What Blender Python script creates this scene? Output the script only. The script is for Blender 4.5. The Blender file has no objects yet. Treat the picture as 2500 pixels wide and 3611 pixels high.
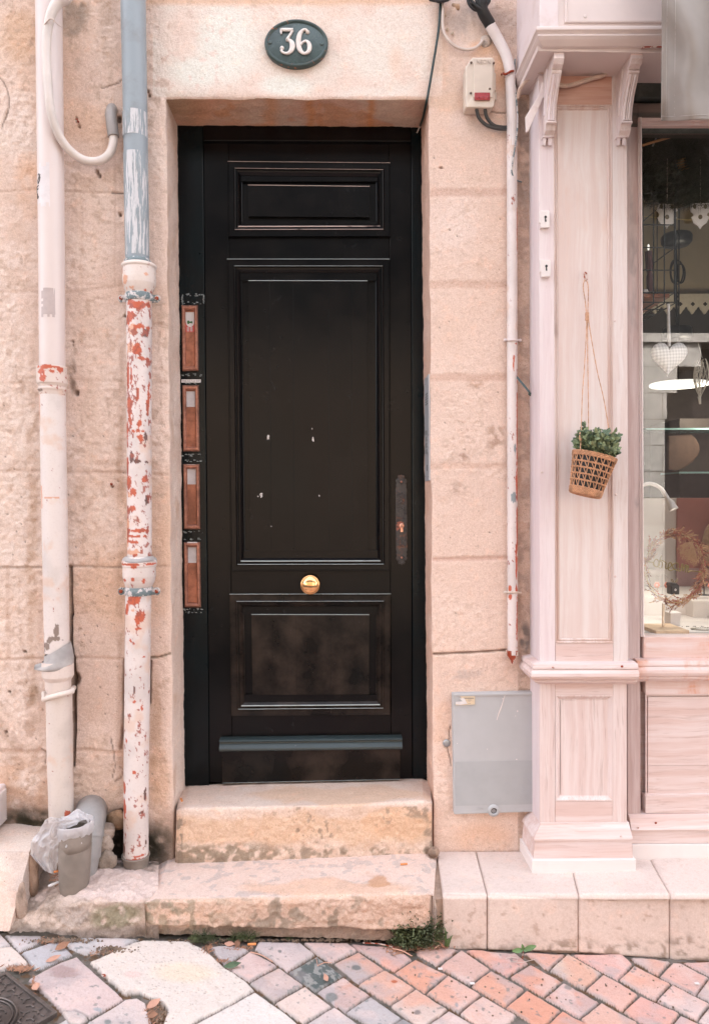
import bpy, bmesh, math, random
import numpy as np
from mathutils import Vector, Matrix

# ------------------------------------------------------------------ camera
sc = bpy.context.scene
F_PX = 2650.0                                   # focal length in photo pixels (photo 2500 x 3611)
YAW, PITCH, ROLL = math.radians(1.92), math.radians(-0.94), math.radians(0.35)
cam_d = bpy.data.cameras.new("camera"); cam = bpy.data.objects.new("camera", cam_d)
sc.collection.objects.link(cam); sc.camera = cam
cam_d.sensor_fit = 'VERTICAL'; cam_d.sensor_height = 36.0; cam_d.lens = 36.0*F_PX/3611.0
cam_d.clip_start = 0.02; cam_d.clip_end = 200
ZC = 1.25
Rm = (Matrix.Rotation(-YAW, 3, 'Z') @ Matrix.Rotation(PITCH, 3, 'X') @ Matrix.Rotation(math.pi/2, 3, 'X') @ Matrix.Rotation(-ROLL, 3, 'Z'))
cam.matrix_world = Matrix.Translation((0, 0, ZC)) @ Rm.to_4x4()

# ------------------------------------------------------------------ world, sun, exposure
w = bpy.data.worlds.new("World"); sc.world = w; w.use_nodes = True
nt = w.node_tree; nt.nodes.clear()
sky = nt.nodes.new('ShaderNodeTexSky'); sky.sky_type = 'NISHITA'; sky.sun_disc = False
SUN_EL, SUN_AZ = math.radians(52), math.radians(-14)     # the sun stands behind this house and lights the other side of the street
sky.sun_elevation = SUN_EL; sky.sun_rotation = SUN_AZ; sky.air_density = 1.0; sky.dust_density = 4.0; sky.ozone_density = 1.0
hs = nt.nodes.new('ShaderNodeHueSaturation'); hs.inputs['Saturation'].default_value = 0.34
tint = nt.nodes.new('ShaderNodeMix'); tint.data_type = 'RGBA'; tint.blend_type = 'MULTIPLY'
tint.inputs[0].default_value = 1.0; tint.inputs[7].default_value = (1.0, 0.975, 0.96, 1)
bg = nt.nodes.new('ShaderNodeBackground'); bg.inputs['Strength'].default_value = 0.15
wo = nt.nodes.new('ShaderNodeOutputWorld')
nt.links.new(sky.outputs[0], hs.inputs['Color']); nt.links.new(hs.outputs[0], tint.inputs[6])
nt.links.new(tint.outputs[2], bg.inputs['Color']); nt.links.new(bg.outputs[0], wo.inputs[0])
sun_d = bpy.data.lights.new("sun", 'SUN'); sun_d.energy = 2.3; sun_d.angle = math.radians(0.6); sun_d.color = (1.0, 0.99, 0.97)
sun = bpy.data.objects.new("sun", sun_d); sc.collection.objects.link(sun)
sdir = Vector((math.sin(SUN_AZ)*math.cos(SUN_EL), math.cos(SUN_AZ)*math.cos(SUN_EL), math.sin(SUN_EL)))
sun.rotation_euler = sdir.to_track_quat('Z', 'Y').to_euler()
sc.view_settings.view_transform = 'Standard'; sc.view_settings.look = 'None'
sc.view_settings.gamma = 1.0; sc.view_settings.use_curve_mapping = False
sc.view_settings.exposure = 3.05
sc.render.engine = 'CYCLES'
sc.cycles.max_bounces = 8; sc.cycles.diffuse_bounces = 4; sc.cycles.glossy_bounces = 4
sc.cycles.transparent_max_bounces = 16; sc.cycles.caustics_reflective = False; sc.cycles.caustics_refractive = False
sc.cycles.sample_clamp_indirect = 6

# ------------------------------------------------------------------ helpers
RN = np.array(Rm)
def P(u, v, Y):
    """photo pixel (2500x3611) -> world point at distance plane y = Y"""
    d = RN @ np.array([(u-1250.0)/F_PX, -(v-1805.5)/F_PX, -1.0])
    t = Y/d[1]
    return Vector((d[0]*t, Y, ZC + d[2]*t))
def PA(u, v, Y):
    u = np.asarray(u, float); v = np.asarray(v, float); Y = np.asarray(Y, float)
    u, v, Y = np.broadcast_arrays(u, v, Y)
    d = np.stack([(u-1250.0)/F_PX, -(v-1805.5)/F_PX, -np.ones_like(u)], -1) @ RN.T
    t = Y/d[..., 1]
    return np.stack([d[..., 0]*t, Y, ZC + d[..., 2]*t], -1)
def to_px(p):
    q = (np.asarray(p, float) - np.array([0, 0, ZC])) @ RN
    return 1250 + F_PX*q[..., 0]/-q[..., 2], 1805.5 - F_PX*q[..., 1]/-q[..., 2]
def pw(px, Y): return px*Y/F_PX                       # pixel length -> metres at distance Y

YD, YW = 2.65, 2.454                                  # door plane, wall plane

_g = [P(50, 3288, 2.143), P(2500, 3383, 2.165)]
GS = (_g[1].z-_g[0].z)/(_g[1].x-_g[0].x)              # the street falls gently to the right
def gz(x): return _g[0].z + GS*(x-_g[0].x)
def G(u, v):
    u = np.asarray(u, float); v = np.asarray(v, float); u, v = np.broadcast_arrays(u, v)
    d = np.stack([(u-1250.0)/F_PX, -(v-1805.5)/F_PX, -np.ones_like(u)], -1) @ RN.T
    t = (gz(0)-ZC)/(d[..., 2]-GS*d[..., 0])
    return np.stack([d[..., 0]*t, d[..., 1]*t, ZC+d[..., 2]*t], -1)
def GV(u, v): return Vector(G(u, v))

def S(r, g, b, k=1.0):
    """display sRGB 0-255 -> linear albedo"""
    f = lambda c: (c/255/12.92 if c/255 <= .04045 else ((c/255+.055)/1.055)**2.4)
    return np.array([f(r), f(g), f(b)])*ALB*k
ALB = 0.80

# ---- numpy noise
def _h(ix, iy, iz, seed):
    n = (ix*374761393 + iy*668265263 + iz*1274126177 + seed*974634777) & 0xFFFFFFFF
    n = ((n ^ (n >> 13))*1103515245) & 0xFFFFFFFF
    n = ((n ^ (n >> 15))*2654435761) & 0xFFFFFFFF
    return ((n ^ (n >> 16)) & 0xFFFFFF)/float(0xFFFFFF)
def vnoise(p, seed=0):
    q = np.floor(p).astype(np.int64); f = p-q; f = f*f*(3-2*f)
    x, y, z = q[..., 0], q[..., 1], q[..., 2]; fx, fy, fz = f[..., 0], f[..., 1], f[..., 2]
    r = 0
    for dz in (0, 1):
        for dy in (0, 1):
            a = _h(x, y+dy, z+dz, seed); b = _h(x+1, y+dy, z+dz, seed)
            r = r + (a+(b-a)*fx)*(fy if dy else 1-fy)*(fz if dz else 1-fz)
    return r
def fbm(p, scale, octv=4, seed=0, gain=0.5, stretch=(1, 1, 1)):
    p = np.asarray(p)*scale*np.array(stretch); a = 1.0; s = 0; t = 0
    for i in range(octv):
        s = s + a*vnoise(p*(2.03**i)+17.3*i, seed+i); t += a; a *= gain
    return s/t                                           # 0..1, mean .5
def sstep(a, b, x):
    t = np.clip((x-a)/(b-a), 0, 1); return t*t*(3-2*t)
def mixc(c, c2, m): return c*(1-m[..., None]) + np.asarray(c2)*m[..., None]
def seg_dist(u, v, pts):
    d = np.full(np.shape(u), 1e9)
    for (x0, y0), (x1, y1) in zip(pts[:-1], pts[1:]):
        L = (x1-x0)**2+(y1-y0)**2+1e-9
        t = np.clip(((u-x0)*(x1-x0)+(v-y0)*(y1-y0))/L, 0, 1)
        d = np.minimum(d, np.hypot(u-(x0+t*(x1-x0)), v-(y0+t*(y1-y0))))
    return d
def inside(u, v, poly):
    r = np.zeros(np.shape(u), bool); n = len(poly)
    for i in range(n):
        x0, y0 = poly[i]; x1, y1 = poly[(i+1) % n]
        if y0 == y1: continue
        c = ((y0 > v) != (y1 > v)) & (u < (x1-x0)*(v-y0)/(y1-y0)+x0)
        r ^= c
    return r

# ---- object creation
col = sc.collection
def link(o, parent=None):
    col.objects.link(o)
    if parent is not None: o.parent = parent
    return o
def tag(o, label=None, cat=None, group=None, kind=None):
    if label: o['label'] = label
    if cat: o['category'] = cat
    if group: o['group'] = group
    if kind: o['kind'] = kind
    return o
def thing(name, label, cat, loc, group=None):
    """an Empty at the thing's base; loc in world"""
    o = bpy.data.objects.new(name, None); o.empty_display_size = .05
    col.objects.link(o); o.location = loc
    return tag(o, label, cat, group)
def put(o, parent):
    """parent keeping world-space mesh coordinates"""
    if parent is not None:
        o.parent = parent
        q = parent; off = Vector((0, 0, 0))
        while q is not None: off += q.location; q = q.parent
        o.location = -off
        o['_w'] = 0; del o['_w']
    return o
def from_np(name, V, Fq, mat, parent=None, colr=None, smooth=True):
    V = np.asarray(V, np.float32).reshape(-1, 3); Fq = np.asarray(Fq, np.int32)
    off = Vector((0, 0, 0)); q = parent
    while q is not None: off += q.location; q = q.parent
    V = V - np.array(off, np.float32)
    me = bpy.data.meshes.new(name); n = len(Fq); k = Fq.shape[1]
    me.vertices.add(len(V)); me.vertices.foreach_set('co', V.ravel())
    me.loops.add(n*k); me.loops.foreach_set('vertex_index', Fq.ravel())
    me.polygons.add(n); me.polygons.foreach_set('loop_start', np.arange(0, n*k, k, dtype=np.int32))
    me.polygons.foreach_set('use_smooth', np.full(n, smooth))
    if colr is not None:
        ca = me.color_attributes.new('Col', 'FLOAT_COLOR', 'POINT')
        c4 = np.ones((len(V), 4), np.float32); c4[:, :3] = np.asarray(colr).reshape(-1, 3)
        ca.data.foreach_set('color', c4.ravel())
    me.update(calc_edges=True); me.validate()
    me.materials.append(mat)
    o = bpy.data.objects.new(name, me)
    return link(o, parent)
def gridF(n, m, keep=None):
    i = np.arange(n*m).reshape(n, m)
    q = np.stack([i[:-1, :-1], i[1:, :-1], i[1:, 1:], i[:-1, 1:]], -1)
    if keep is not None: return q[keep]
    return q.reshape(-1, 4)
def gnormal(X):
    a = np.gradient(X, axis=0); b = np.gradient(X, axis=1)
    n = np.cross(a, b); return n/(np.linalg.norm(n, axis=-1, keepdims=True)+1e-12)

class MB:
    """collects shapes (world coordinates) into ONE mesh"""
    def __init__(s): s.v = []; s.f = []; s.sm = []
    def add(s, V, Fs, smooth=False):
        b = len(s.v); s.v += [tuple(x) for x in V]
        for f in Fs: s.f.append(tuple(i+b for i in f)); s.sm.append(smooth)
        return s
    def hexa(s, c8):
        """8 corners: front 4 (ccw), back 4"""
        return s.add(c8, [(0, 1, 2, 3), (7, 6, 5, 4), (0, 4, 5, 1), (1, 5, 6, 2), (2, 6, 7, 3), (3, 7, 4, 0)])
    def qbox(s, q, Y, th):
        """px quad (4 corners, order tl,tr,br,bl) with its front face at depth Y and thickness th behind"""
        f = [P(u, v, Y) for u, v in q]; b = [p+Vector((0, th, 0)) for p in f]
        return s.hexa([f[0], f[3], f[2], f[1], b[0], b[3], b[2], b[1]])
    def rbox(s, u0, v0, u1, v1, Y, th): return s.qbox([(u0, v0), (u1, v0), (u1, v1), (u0, v1)], Y, th)
    def box(s, x0, y0, z0, x1, y1, z1):
        return s.hexa([(x0, y0, z1), (x0, y0, z0), (x1, y0, z0), (x1, y0, z1), (x0, y1, z1), (x0, y1, z0), (x1, y1, z0), (x1, y1, z1)])
    def prism(s, pts, Y, th, smooth=False):
        """px polygon extruded back from depth Y"""
        f = [P(u, v, Y) for u, v in pts]; n = len(f); b = [p+Vector((0, th, 0)) for p in f]
        ar = sum(pts[i][0]*pts[(i+1) % n][1]-pts[(i+1) % n][0]*pts[i][1] for i in range(n))
        F = []
        o = list(range(n))
        F.append(tuple(o[::-1]) if ar > 0 else tuple(o)); F.append(tuple(i+n for i in o) if ar > 0 else tuple(i+n for i in o[::-1]))
        for i in range(n):
            j = (i+1) % n
            F.append((i, j, j+n, i+n) if ar > 0 else (j, i, i+n, j+n))
        return s.add(f+b, F, smooth)
    def rings(s, R, close=True, cap=True, smooth=True):
        """list of rings (each list of points)"""
        n = len(R[0]); V = [p for r in R for p in r]; F = []
        for i in range(len(R)-1):
            for j in range(n if close else n-1):
                k = (j+1) % n
                F.append((i*n+j, i*n+k, (i+1)*n+k, (i+1)*n+j))
        s.add(V, F, smooth)
        if cap and close:
            s.add(R[0], [tuple(range(n))[::-1]]); s.add(R[-1], [tuple(range(n))])
        return s
    def tube(s, pts, r, n=10, cap=True, twist=0.0):
        pts = [Vector(p) for p in pts]; R = []; m = len(pts)
        rr = r if hasattr(r, '__len__') else [r]*m
        t0 = (pts[1]-pts[0]).normalized()
        a = t0.orthogonal().normalized()
        for i in range(m):
            t = (pts[min(i+1, m-1)]-pts[max(i-1, 0)])
            if t.length < 1e-9: t = t0.copy()
            t.normalize()
            a = (a-t*a.dot(t)); a.normalize(); b = t.cross(a)
            R.append([pts[i]+(a*math.cos(2*math.pi*j/n+twist*i)+b*math.sin(2*math.pi*j/n+twist*i))*rr[i] for j in range(n)])
        return s.rings(R, cap=cap)
    def lathe(s, c, axis, prof, n=32, sx=1, sz=1, cap=True):
        """prof: (radius, distance along axis)"""
        c = Vector(c); ax = Vector(axis).normalized(); a = ax.orthogonal().normalized(); b = ax.cross(a)
        return s.rings([[c+ax*h+(a*math.cos(2*math.pi*j/n)+b*math.sin(2*math.pi*j/n))*r for j in range(n)] for r, h in prof], cap=cap)
    def sphere(s, c, r, n=12, m=8, sc3=(1, 1, 1)):
        c = Vector(c)
        return s.rings([[c+Vector((math.sin(math.pi*i/m)*math.cos(2*math.pi*j/n)*r*sc3[0], math.sin(math.pi*i/m)*math.sin(2*math.pi*j/n)*r*sc3[1], math.cos(math.pi*i/m)*r*sc3[2])) for j in range(n)] for i in [.02]+list(range(1, m))+[m-.02]])
    def build(s, name, mat, parent=None, bevel=0, seg=2, smooth=None):
        off = Vector((0, 0, 0)); q = parent
        while q is not None: off += q.location; q = q.parent
        me = bpy.data.meshes.new(name)
        me.from_pydata([tuple(Vector(x)-off) for x in s.v], [], s.f); me.update()
        bm = bmesh.new(); bm.from_mesh(me); bmesh.ops.recalc_face_normals(bm, faces=bm.faces); bm.to_mesh(me); bm.free()
        me.polygons.foreach_set('use_smooth', [bool(x) if smooth is None else smooth for x in s.sm][:len(me.polygons)])
        me.materials.append(mat)
        o = bpy.data.objects.new(name, me); link(o, parent)
        if bevel:
            m = o.modifiers.new('bevel', 'BEVEL'); m.width = bevel; m.segments = seg; m.limit_method = 'ANGLE'; m.angle_limit = math.radians(40); m.harden_normals = False
        return o
def spline(pts, k=8):
    """Catmull-Rom through points"""
    p = [Vector(q) for q in pts]; p = [p[0]*2-p[1]]+p+[p[-1]*2-p[-2]]; out = []
    for i in range(1, len(p)-2):
        for j in range(k):
            t = j/k
            out.append(.5*((2*p[i])+(-p[i-1]+p[i+1])*t+(2*p[i-1]-5*p[i]+4*p[i+1]-p[i+2])*t*t+(-p[i-1]+3*p[i]-3*p[i+1]+p[i+2])*t**3))
    out.append(p[-2]); return out
def spx(pts, k=8):
    """pts (u,v,Y) -> smooth world path"""
    return spline([P(*q) for q in pts], k)
def rod(m, pts, Y, n=32, cap=True):
    """round body along a px axis: (u_left, u_right, v) rows at distance Y"""
    R = []
    for ul, ur, v in pts:
        c = P((ul+ur)/2, v, Y); r = (ur-ul)/2*Y/F_PX
        R.append([c+Vector((math.cos(2*math.pi*j/n)*r, math.sin(2*math.pi*j/n)*r, 0)) for j in range(n)])
    return m.rings(R, cap=cap)

# ------------------------------------------------------------------ materials
class NT:
    def __init__(s, name):
        s.m = bpy.data.materials.new(name); s.m.use_nodes = True
        s.t = s.m.node_tree; s.t.nodes.clear()
        s.out = s.t.nodes.new('ShaderNodeOutputMaterial'); s.b = s.t.nodes.new('ShaderNodeBsdfPrincipled')
        s.t.links.new(s.b.outputs[0], s.out.inputs[0]); s.tc = s.t.nodes.new('ShaderNodeNewGeometry')
        s.pos = s.tc.outputs['Position']
    def n(s, typ, **kw):
        q = s.t.nodes.new(typ)
        for k, v in kw.items(): setattr(q, k, v)
        return q
    def l(s, a, b): s.t.links.new(a, b)
    def setv(s, inp, val):
        if hasattr(val, 'links') or isinstance(val, bpy.types.NodeSocket): s.l(val, inp)
        else:
            if hasattr(inp.default_value, '__len__') and len(inp.default_value) == 4 and len(val) == 3: val = (*[float(x) for x in val], 1)
            inp.default_value = val
    def mapv(s, scale=(1, 1, 1), loc=(0, 0, 0), rot=(0, 0, 0)):
        q = s.n('ShaderNodeMapping'); s.l(s.pos, q.inputs[0]); q.inputs['Scale'].default_value = scale
        q.inputs['Location'].default_value = loc; q.inputs['Rotation'].default_value = rot
        return q.outputs[0]
    def noise(s, scale, detail=4, rough=.5, vec=None, dist=0.0):
        q = s.n('ShaderNodeTexNoise'); q.inputs['Scale'].default_value = scale; q.inputs['Detail'].default_value = detail
        q.inputs['Roughness'].default_value = rough; q.inputs['Distortion'].default_value = dist
        s.l(vec if vec is not None else s.pos, q.inputs['Vector']); return q.outputs[0]
    def vor(s, scale, vec=None, feat='F1', out=0):
        q = s.n('ShaderNodeTexVoronoi'); q.feature = feat; q.inputs['Scale'].default_value = scale
        s.l(vec if vec is not None else s.pos, q.inputs['Vector']); return q.outputs[out]
    def ramp(s, x, a, b, inv=False):
        q = s.n('ShaderNodeMapRange'); q.interpolation_type = 'SMOOTHSTEP'
        s.l(x, q.inputs[0]); q.inputs[1].default_value = a; q.inputs[2].default_value = b
        q.inputs[3].default_value = 1.0 if inv else 0.0; q.inputs[4].default_value = 0.0 if inv else 1.0
        return q.outputs[0]
    def math(s, op, a, b=0.5, c=None):
        q = s.n('ShaderNodeMath'); q.operation = op; s.setv(q.inputs[0], a); s.setv(q.inputs[1], b)
        if c is not None: s.setv(q.inputs[2], c)
        return q.outputs[0]
    def mix(s, f, a, b, bt='MIX'):
        q = s.n('ShaderNodeMix'); q.data_type = 'RGBA'; q.blend_type = bt
        s.setv(q.inputs[0], f); s.setv(q.inputs[6], a); s.setv(q.inputs[7], b); return q.outputs[2]
    def attr(s, name='Col'):
        q = s.n('ShaderNodeAttribute'); q.attribute_name = name; return q.outputs[0]
    def bump(s, h, strength=.5, dist=.002, prev=None):
        q = s.n('ShaderNodeBump'); q.inputs['Strength'].default_value = strength; q.inputs['Distance'].default_value = dist
        s.l(h, q.inputs['Height'])
        if prev is not None: s.l(prev, q.inputs['Normal'])
        return q.outputs[0]
    def fin(s, color=None, rough=None, normal=None, metal=None, spec=None, **kw):
        if color is not None: s.setv(s.b.inputs['Base Color'], color)
        if rough is not None: s.setv(s.b.inputs['Roughness'], rough)
        if normal is not None: s.l(normal, s.b.inputs['Normal'])
        if metal is not None: s.setv(s.b.inputs['Metallic'], metal)
        if spec is not None: s.setv(s.b.inputs['Specular IOR Level'], spec)
        return s.m

def m_attr_stone(name, fine=1.0, scale=1.0, rough=.92, pits=True, var=.5):
    t = NT(name); c = t.attr()
    n1 = t.noise(90*scale, 6, .65); n2 = t.noise(420*scale, 4, .6); n3 = t.noise(22*scale, 5, .6)
    c = t.mix(t.math('MULTIPLY', t.ramp(n1, .48, .74), .6), c, (.82, .76, .71), 'MULTIPLY') if var else c
    c = t.mix(t.ramp(n3, .52, .75), c, (1.10, 1.04, 1.0), 'MULTIPLY')
    sp = t.ramp(t.noise(240*scale, 3, .7), .64, .74)
    c = t.mix(t.math('MULTIPLY', sp, .55*var), c, (.30, .24, .18), 'MULTIPLY')
    gr_ = t.noise(260*scale, 5, .75); c = t.mix(t.ramp(gr_, .40, .62, inv=True), c, (.85, .81, .78) if var > .5 else (.91, .89, .87), 'MULTIPLY')
    pt = t.math('MULTIPLY', t.ramp(t.vor(95*scale), .10, .20, inv=True), t.ramp(t.noise(12*scale, 4, .6), .50, .62)); c = t.mix(t.math('MULTIPLY', pt, .7*var), c, (.42, .34, .28), 'MULTIPLY')
    nb = t.bump(n2, .8*fine, .0018); nb = t.bump(n1, .75*fine, .0042, nb); nb = t.bump(n3, .4*fine, .006, nb)
    if pits: nb = t.bump(t.ramp(t.vor(130*scale, vec=None), .0, .28), .3*fine, .0015, nb)
    return t.fin(c, rough, nb, spec=.25)

def m_plain(name, c, rough=.6, metal=0.0, bump=0.15, scale=60, var=.12, spec=.5):
    t = NT(name); n1 = t.noise(scale, 5, .6); n2 = t.noise(scale*.12, 4, .6)
    cc = t.mix(t.ramp(n1, .35, .75), tuple(c), tuple(np.asarray(c)*(1-var)))
    cc = t.mix(t.ramp(n2, .45, .7), cc, tuple(np.asarray(c)*(1-var*1.3)))
    rr = t.math('MULTIPLY_ADD', n1, .18, rough-.09)
    return t.fin(cc, rr, t.bump(n1, bump, .001), metal, spec)

def m_wood(name, base, light, dark, axis='z', wear=.5, seed=0.0, rough=.7, grain=1.0, stain=None, stain_amt=.0):
    """washed, painted old wood: long streaks along the grain, worn patches"""
    t = NT(name)
    st = {'z': (1, 1, .035), 'x': (.035, 1, 1), 'y': (1, .035, 1)}[axis]
    off = (seed*3.17, seed*1.31, seed*2.7)
    dv = t.n('ShaderNodeVectorMath'); dv.operation = 'ADD'
    dn = t.n('ShaderNodeTexNoise'); dn.inputs['Scale'].default_value = 5.0; dn.inputs['Detail'].default_value = 2; t.l(t.pos, dn.inputs['Vector'])
    sc_ = t.n('ShaderNodeVectorMath'); sc_.operation = 'SCALE'; t.l(dn.outputs[1], sc_.inputs[0]); sc_.inputs['Scale'].default_value = .022
    t.l(t.pos, dv.inputs[0]); t.l(sc_.outputs[0], dv.inputs[1])
    mp = t.n('ShaderNodeMapping'); t.l(dv.outputs[0], mp.inputs[0]); mp.inputs['Scale'].default_value = st; mp.inputs['Location'].default_value = off
    v = mp.outputs[0]
    s1 = t.noise(38, 5, .62, v); s2 = t.noise(190, 4, .6, v); s3 = t.noise(11, 3, .5, v); big = t.noise(3.2, 4, .6, t.mapv((1, 1, .5), off))
    mott = t.noise(30, 5, .65, t.mapv((1, 1, 1), off))
    c = t.mix(t.ramp(s1, .36, .64), tuple(base), tuple(light))
    c = t.mix(t.math('MULTIPLY', t.ramp(s2, .50, .78), .36*grain), c, tuple(dark))
    c = t.mix(t.math('MULTIPLY', t.ramp(s3, .52, .72), .22*wear), c, tuple(dark))
    wm = t.math('MULTIPLY', t.ramp(big, .56, .66), t.ramp(mott, .38, .60))
    c = t.mix(t.math('MULTIPLY', wm, wear), c, tuple(light))
    if stain is not None:
        sm = t.math('MULTIPLY', t.ramp(t.noise(6, 5, .65, t.mapv((1, 1, .35), (off[1], off[0], 4))), .5, .66), t.ramp(s1, .38, .6))
        c = t.mix(t.math('MULTIPLY', sm, stain_amt), c, tuple(stain))
    nb = t.bump(s2, .30*grain, .0012); nb = t.bump(s1, .25*grain, .002, nb); nb = t.bump(mott, .12, .002, nb)
    return t.fin(c, rough, nb, spec=.3)

def m_chips(name, base, under, lo, hi, scale=60, stretch=(1, 1, 1), rough=.45, under2=None, bandz=None, rust=None, seed=0.0, ubump=.5):
    """paint that has flaked off: under-colour shows where noise > lo..hi"""
    t = NT(name); off = (seed*7.1, seed*2.3, seed*5.9)
    v = t.mapv(stretch, off)
    n1 = t.noise(scale, 8, .68, v); n2 = t.noise(scale*.16, 4, .6, v)
    s = t.math('ADD', t.math('MULTIPLY', n1, .66), t.math('MULTIPLY', n2, .34))
    m = t.ramp(s, lo, hi)
    u = tuple(under)
    if under2 is not None: u = t.mix(t.ramp(t.noise(scale*.5, 5, .6, v), .45, .6), tuple(under), tuple(under2))
    dirt = t.mix(t.ramp(t.noise(14, 6, .65), .45, .75), tuple(base), tuple(np.asarray(base)*np.array([.86, .81, .77])))
    if rust is not None:
        dirt = t.mix(t.math('MULTIPLY', t.ramp(t.noise(26, 6, .7, t.mapv((1, 1, .4), off)), .56, .74), .7), dirt, tuple(rust))
    c = t.mix(m, dirt, u)
    nb = t.bump(t.math('SUBTRACT', 1.0, m), ubump, .0008); nb = t.bump(t.noise(260, 3, .5), .12, .0008, nb)
    return t.fin(c, t.math('MULTIPLY_ADD', m, .35, rough), nb, spec=.4)

def m_door(name, c=(.0014, .0015, .0022), rough=.17, c2=(.0050, .0043, .0044), axis='z', blue=0.0):
    t = NT(name)
    st = (1, 1, .05) if axis == 'z' else (.05, 1, 1)
    s1 = t.noise(120, 5, .6, t.mapv(st)); n2 = t.noise(9, 5, .6); n3 = t.noise(300, 3, .5); big = t.noise(2.6, 4, .6, t.mapv((1, 1, .5)))
    cc = t.mix(t.ramp(n2, .35, .7), tuple(c), tuple(c2))
    cc = t.mix(t.math('MULTIPLY', t.ramp(big, .5, .7), .6), cc, (.0012, .0034, .0042))
    dm = t.math('MULTIPLY', t.ramp(t.noise(34, 9, .78), .56, .80), t.ramp(t.noise(3.6, 4, .6), .47, .62))
    cc = t.mix(t.math('MULTIPLY', dm, .65), cc, (.038, .044, .048))
    specks = t.ramp(t.vor(46, out=0), .018, .028, inv=True)
    cc = t.mix(t.math('MULTIPLY', specks, t.ramp(t.noise(5, 2), .48, .6)), cc, (.22, .2, .19))
    r = t.math('ADD', t.math('MULTIPLY', n2, .14), rough-.06)
    r = t.math('ADD', r, t.math('MULTIPLY', s1, .06))
    nb = t.bump(s1, .06, .0008); nb = t.bump(n3, .05, .0005, nb); nb = t.bump(n2, .07, .003, nb)
    return t.fin(cc, r, nb, spec=.21)

def m_emit(name, c, k):
    t = NT(name); t.fin((.8, .8, .8), .5); t.setv(t.b.inputs['Emission Color'], tuple(c)); t.b.inputs['Emission Strength'].default_value = k; return t.m

M = {}
M['wall'] = m_attr_stone('limestone wall', 1.0, 1.0, var=.8)
M['step'] = m_attr_stone('worn step stone', 1.1, 1.0, var=1.0)
M['pave'] = m_attr_stone('paving', .7, 1.2, rough=.85, var=.4)
M['tile'] = m_attr_stone('pale sill tiles', .3, .8, rough=.6, pits=False, var=.15)
M['lump'] = m_attr_stone('old mortar', 1.3, 1.2, var=1.0)
M['door'] = m_door('black door paint'); M['door_h'] = m_door('black door paint on rails', axis='x')
M['door_refl'] = m_door('black door paint with brown ground reflection', (.0050, .0040, .0036), .2, (.032, .023, .018))  # brown tone paints in the ground's reflection on the lower door
M['edge_w'] = m_chips('painted pale edge highlight', (.55, .44, .41), (.03, .025, .03), .60, .64, 90, (.12, 1, 1), .3, seed=31)  # edge colours paint sky highlights onto the door mouldings
M['edge_t'] = m_chips('painted teal grey edge highlight', (.42, .48, .49), (.02, .02, .025), .60, .64, 90, (.12, 1, 1), .3, seed=32)
M['door_b'] = m_door('blue black frame paint', (.0022, .0066, .0084), .2, (.002, .0030, .0038))
M['teal'] = m_chips('chipped paint with teal sky sheen', (.034, .050, .054), (.55, .5, .47), .60, .62, 70, (.3, 1, 1), .28)  # teal is the drip's sky reflection put into the colour, plus chipped spots
M['copper'] = m_plain('old copper', (.52, .25, .18), .36, .6, .25, 90, .4)
M['copper_d'] = m_plain('matt copper flap', (.44, .175, .105), .5, .4, .3, 50, .45)
M['brass'] = m_plain('polished brass', (.95, .55, .26), .12, 1.0, .12, 60, .15)
M['iron'] = m_chips('hammered black iron, rusting', (.045, .042, .042), (.15, .075, .05), .53, .60, 50, seed=40, rough=.36) if True else m_plain('x', (.05, .046, .046), .34, .6, 1.0, 55, .3)
M['white_pipe'] = m_plain('cream pipe plastic', S(238, 222, 217), .38, 0, .06, 9, .04)
M['white_pipe2'] = m_chips('cream cast pipe paint', S(236, 222, 212), S(206, 170, 148), .60, .66, 30, (1, 1, .6), .5, rust=S(216, 178, 152), seed=2)
M['white_pipe3'] = m_chips('dirty cream pipe paint', S(228, 210, 196), S(190, 160, 140), .60, .68, 34, (1, 1, .35), .55, seed=3)
t = NT('flaking pipe paint'); c_ = t.attr(); c_ = t.mix(t.math('MULTIPLY', t.ramp(t.noise(150, 5, .7), .5, .7), .5), c_, (.86, .82, .80), 'MULTIPLY')
M['pipe_col'] = t.fin(c_, .45, t.bump(t.noise(260, 3, .5), .2, .0008, t.bump(t.noise(40, 4, .6), .15, .002)), spec=.4)
M['dirty_w'] = m_wood('grimy washed moulding', S(214, 184, 172), S(232, 214, 208), S(160, 122, 106), 'z', .6, 12, stain=S(140, 112, 96), stain_amt=.6)
M['grey_scr'] = m_chips('scraped grey plastic pipe', S(158, 168, 174), S(222, 220, 222), .50, .535, 150, (1, 1, .07), .38, seed=21, ubump=.2)
M['grey_pipe'] = m_chips('blue grey plastic pipe', S(160, 170, 177), S(218, 218, 222), .66, .69, 40, (1, 1, .10), .38, seed=4)
M['red_pipe'] = m_chips('white pipe paint over red primer', S(240, 226, 224), S(200, 92, 66), .532, .545, 42, (1, 1, .6), .42, under2=S(226, 132, 90), seed=5)
M['red_pipe2'] = m_chips('white pipe paint with red chips', S(238, 224, 222), S(186, 88, 68), .562, .575, 60, (1, 1, .7), .42, under2=S(120, 80, 72), seed=6)
M['socket'] = m_chips('rust stained white socket', S(240, 226, 218), S(196, 92, 56), .57, .61, 40, (1, 1, .8), .45, rust=S(226, 160, 110), seed=7)
M['rust_rim'] = m_chips('rusty collar', S(230, 212, 200), S(158, 70, 46), .47, .50, 70, (1, 1, 1), .6, seed=8)
M['zinc'] = m_chips('painted zinc clamp', S(122, 138, 142), S(226, 218, 216), .50, .53, 60, (1, 1, 1), .45, seed=9)
M['lead'] = m_plain('beaten lead', S(206, 200, 198), .6, .0, .6, 40, .3)
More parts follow.
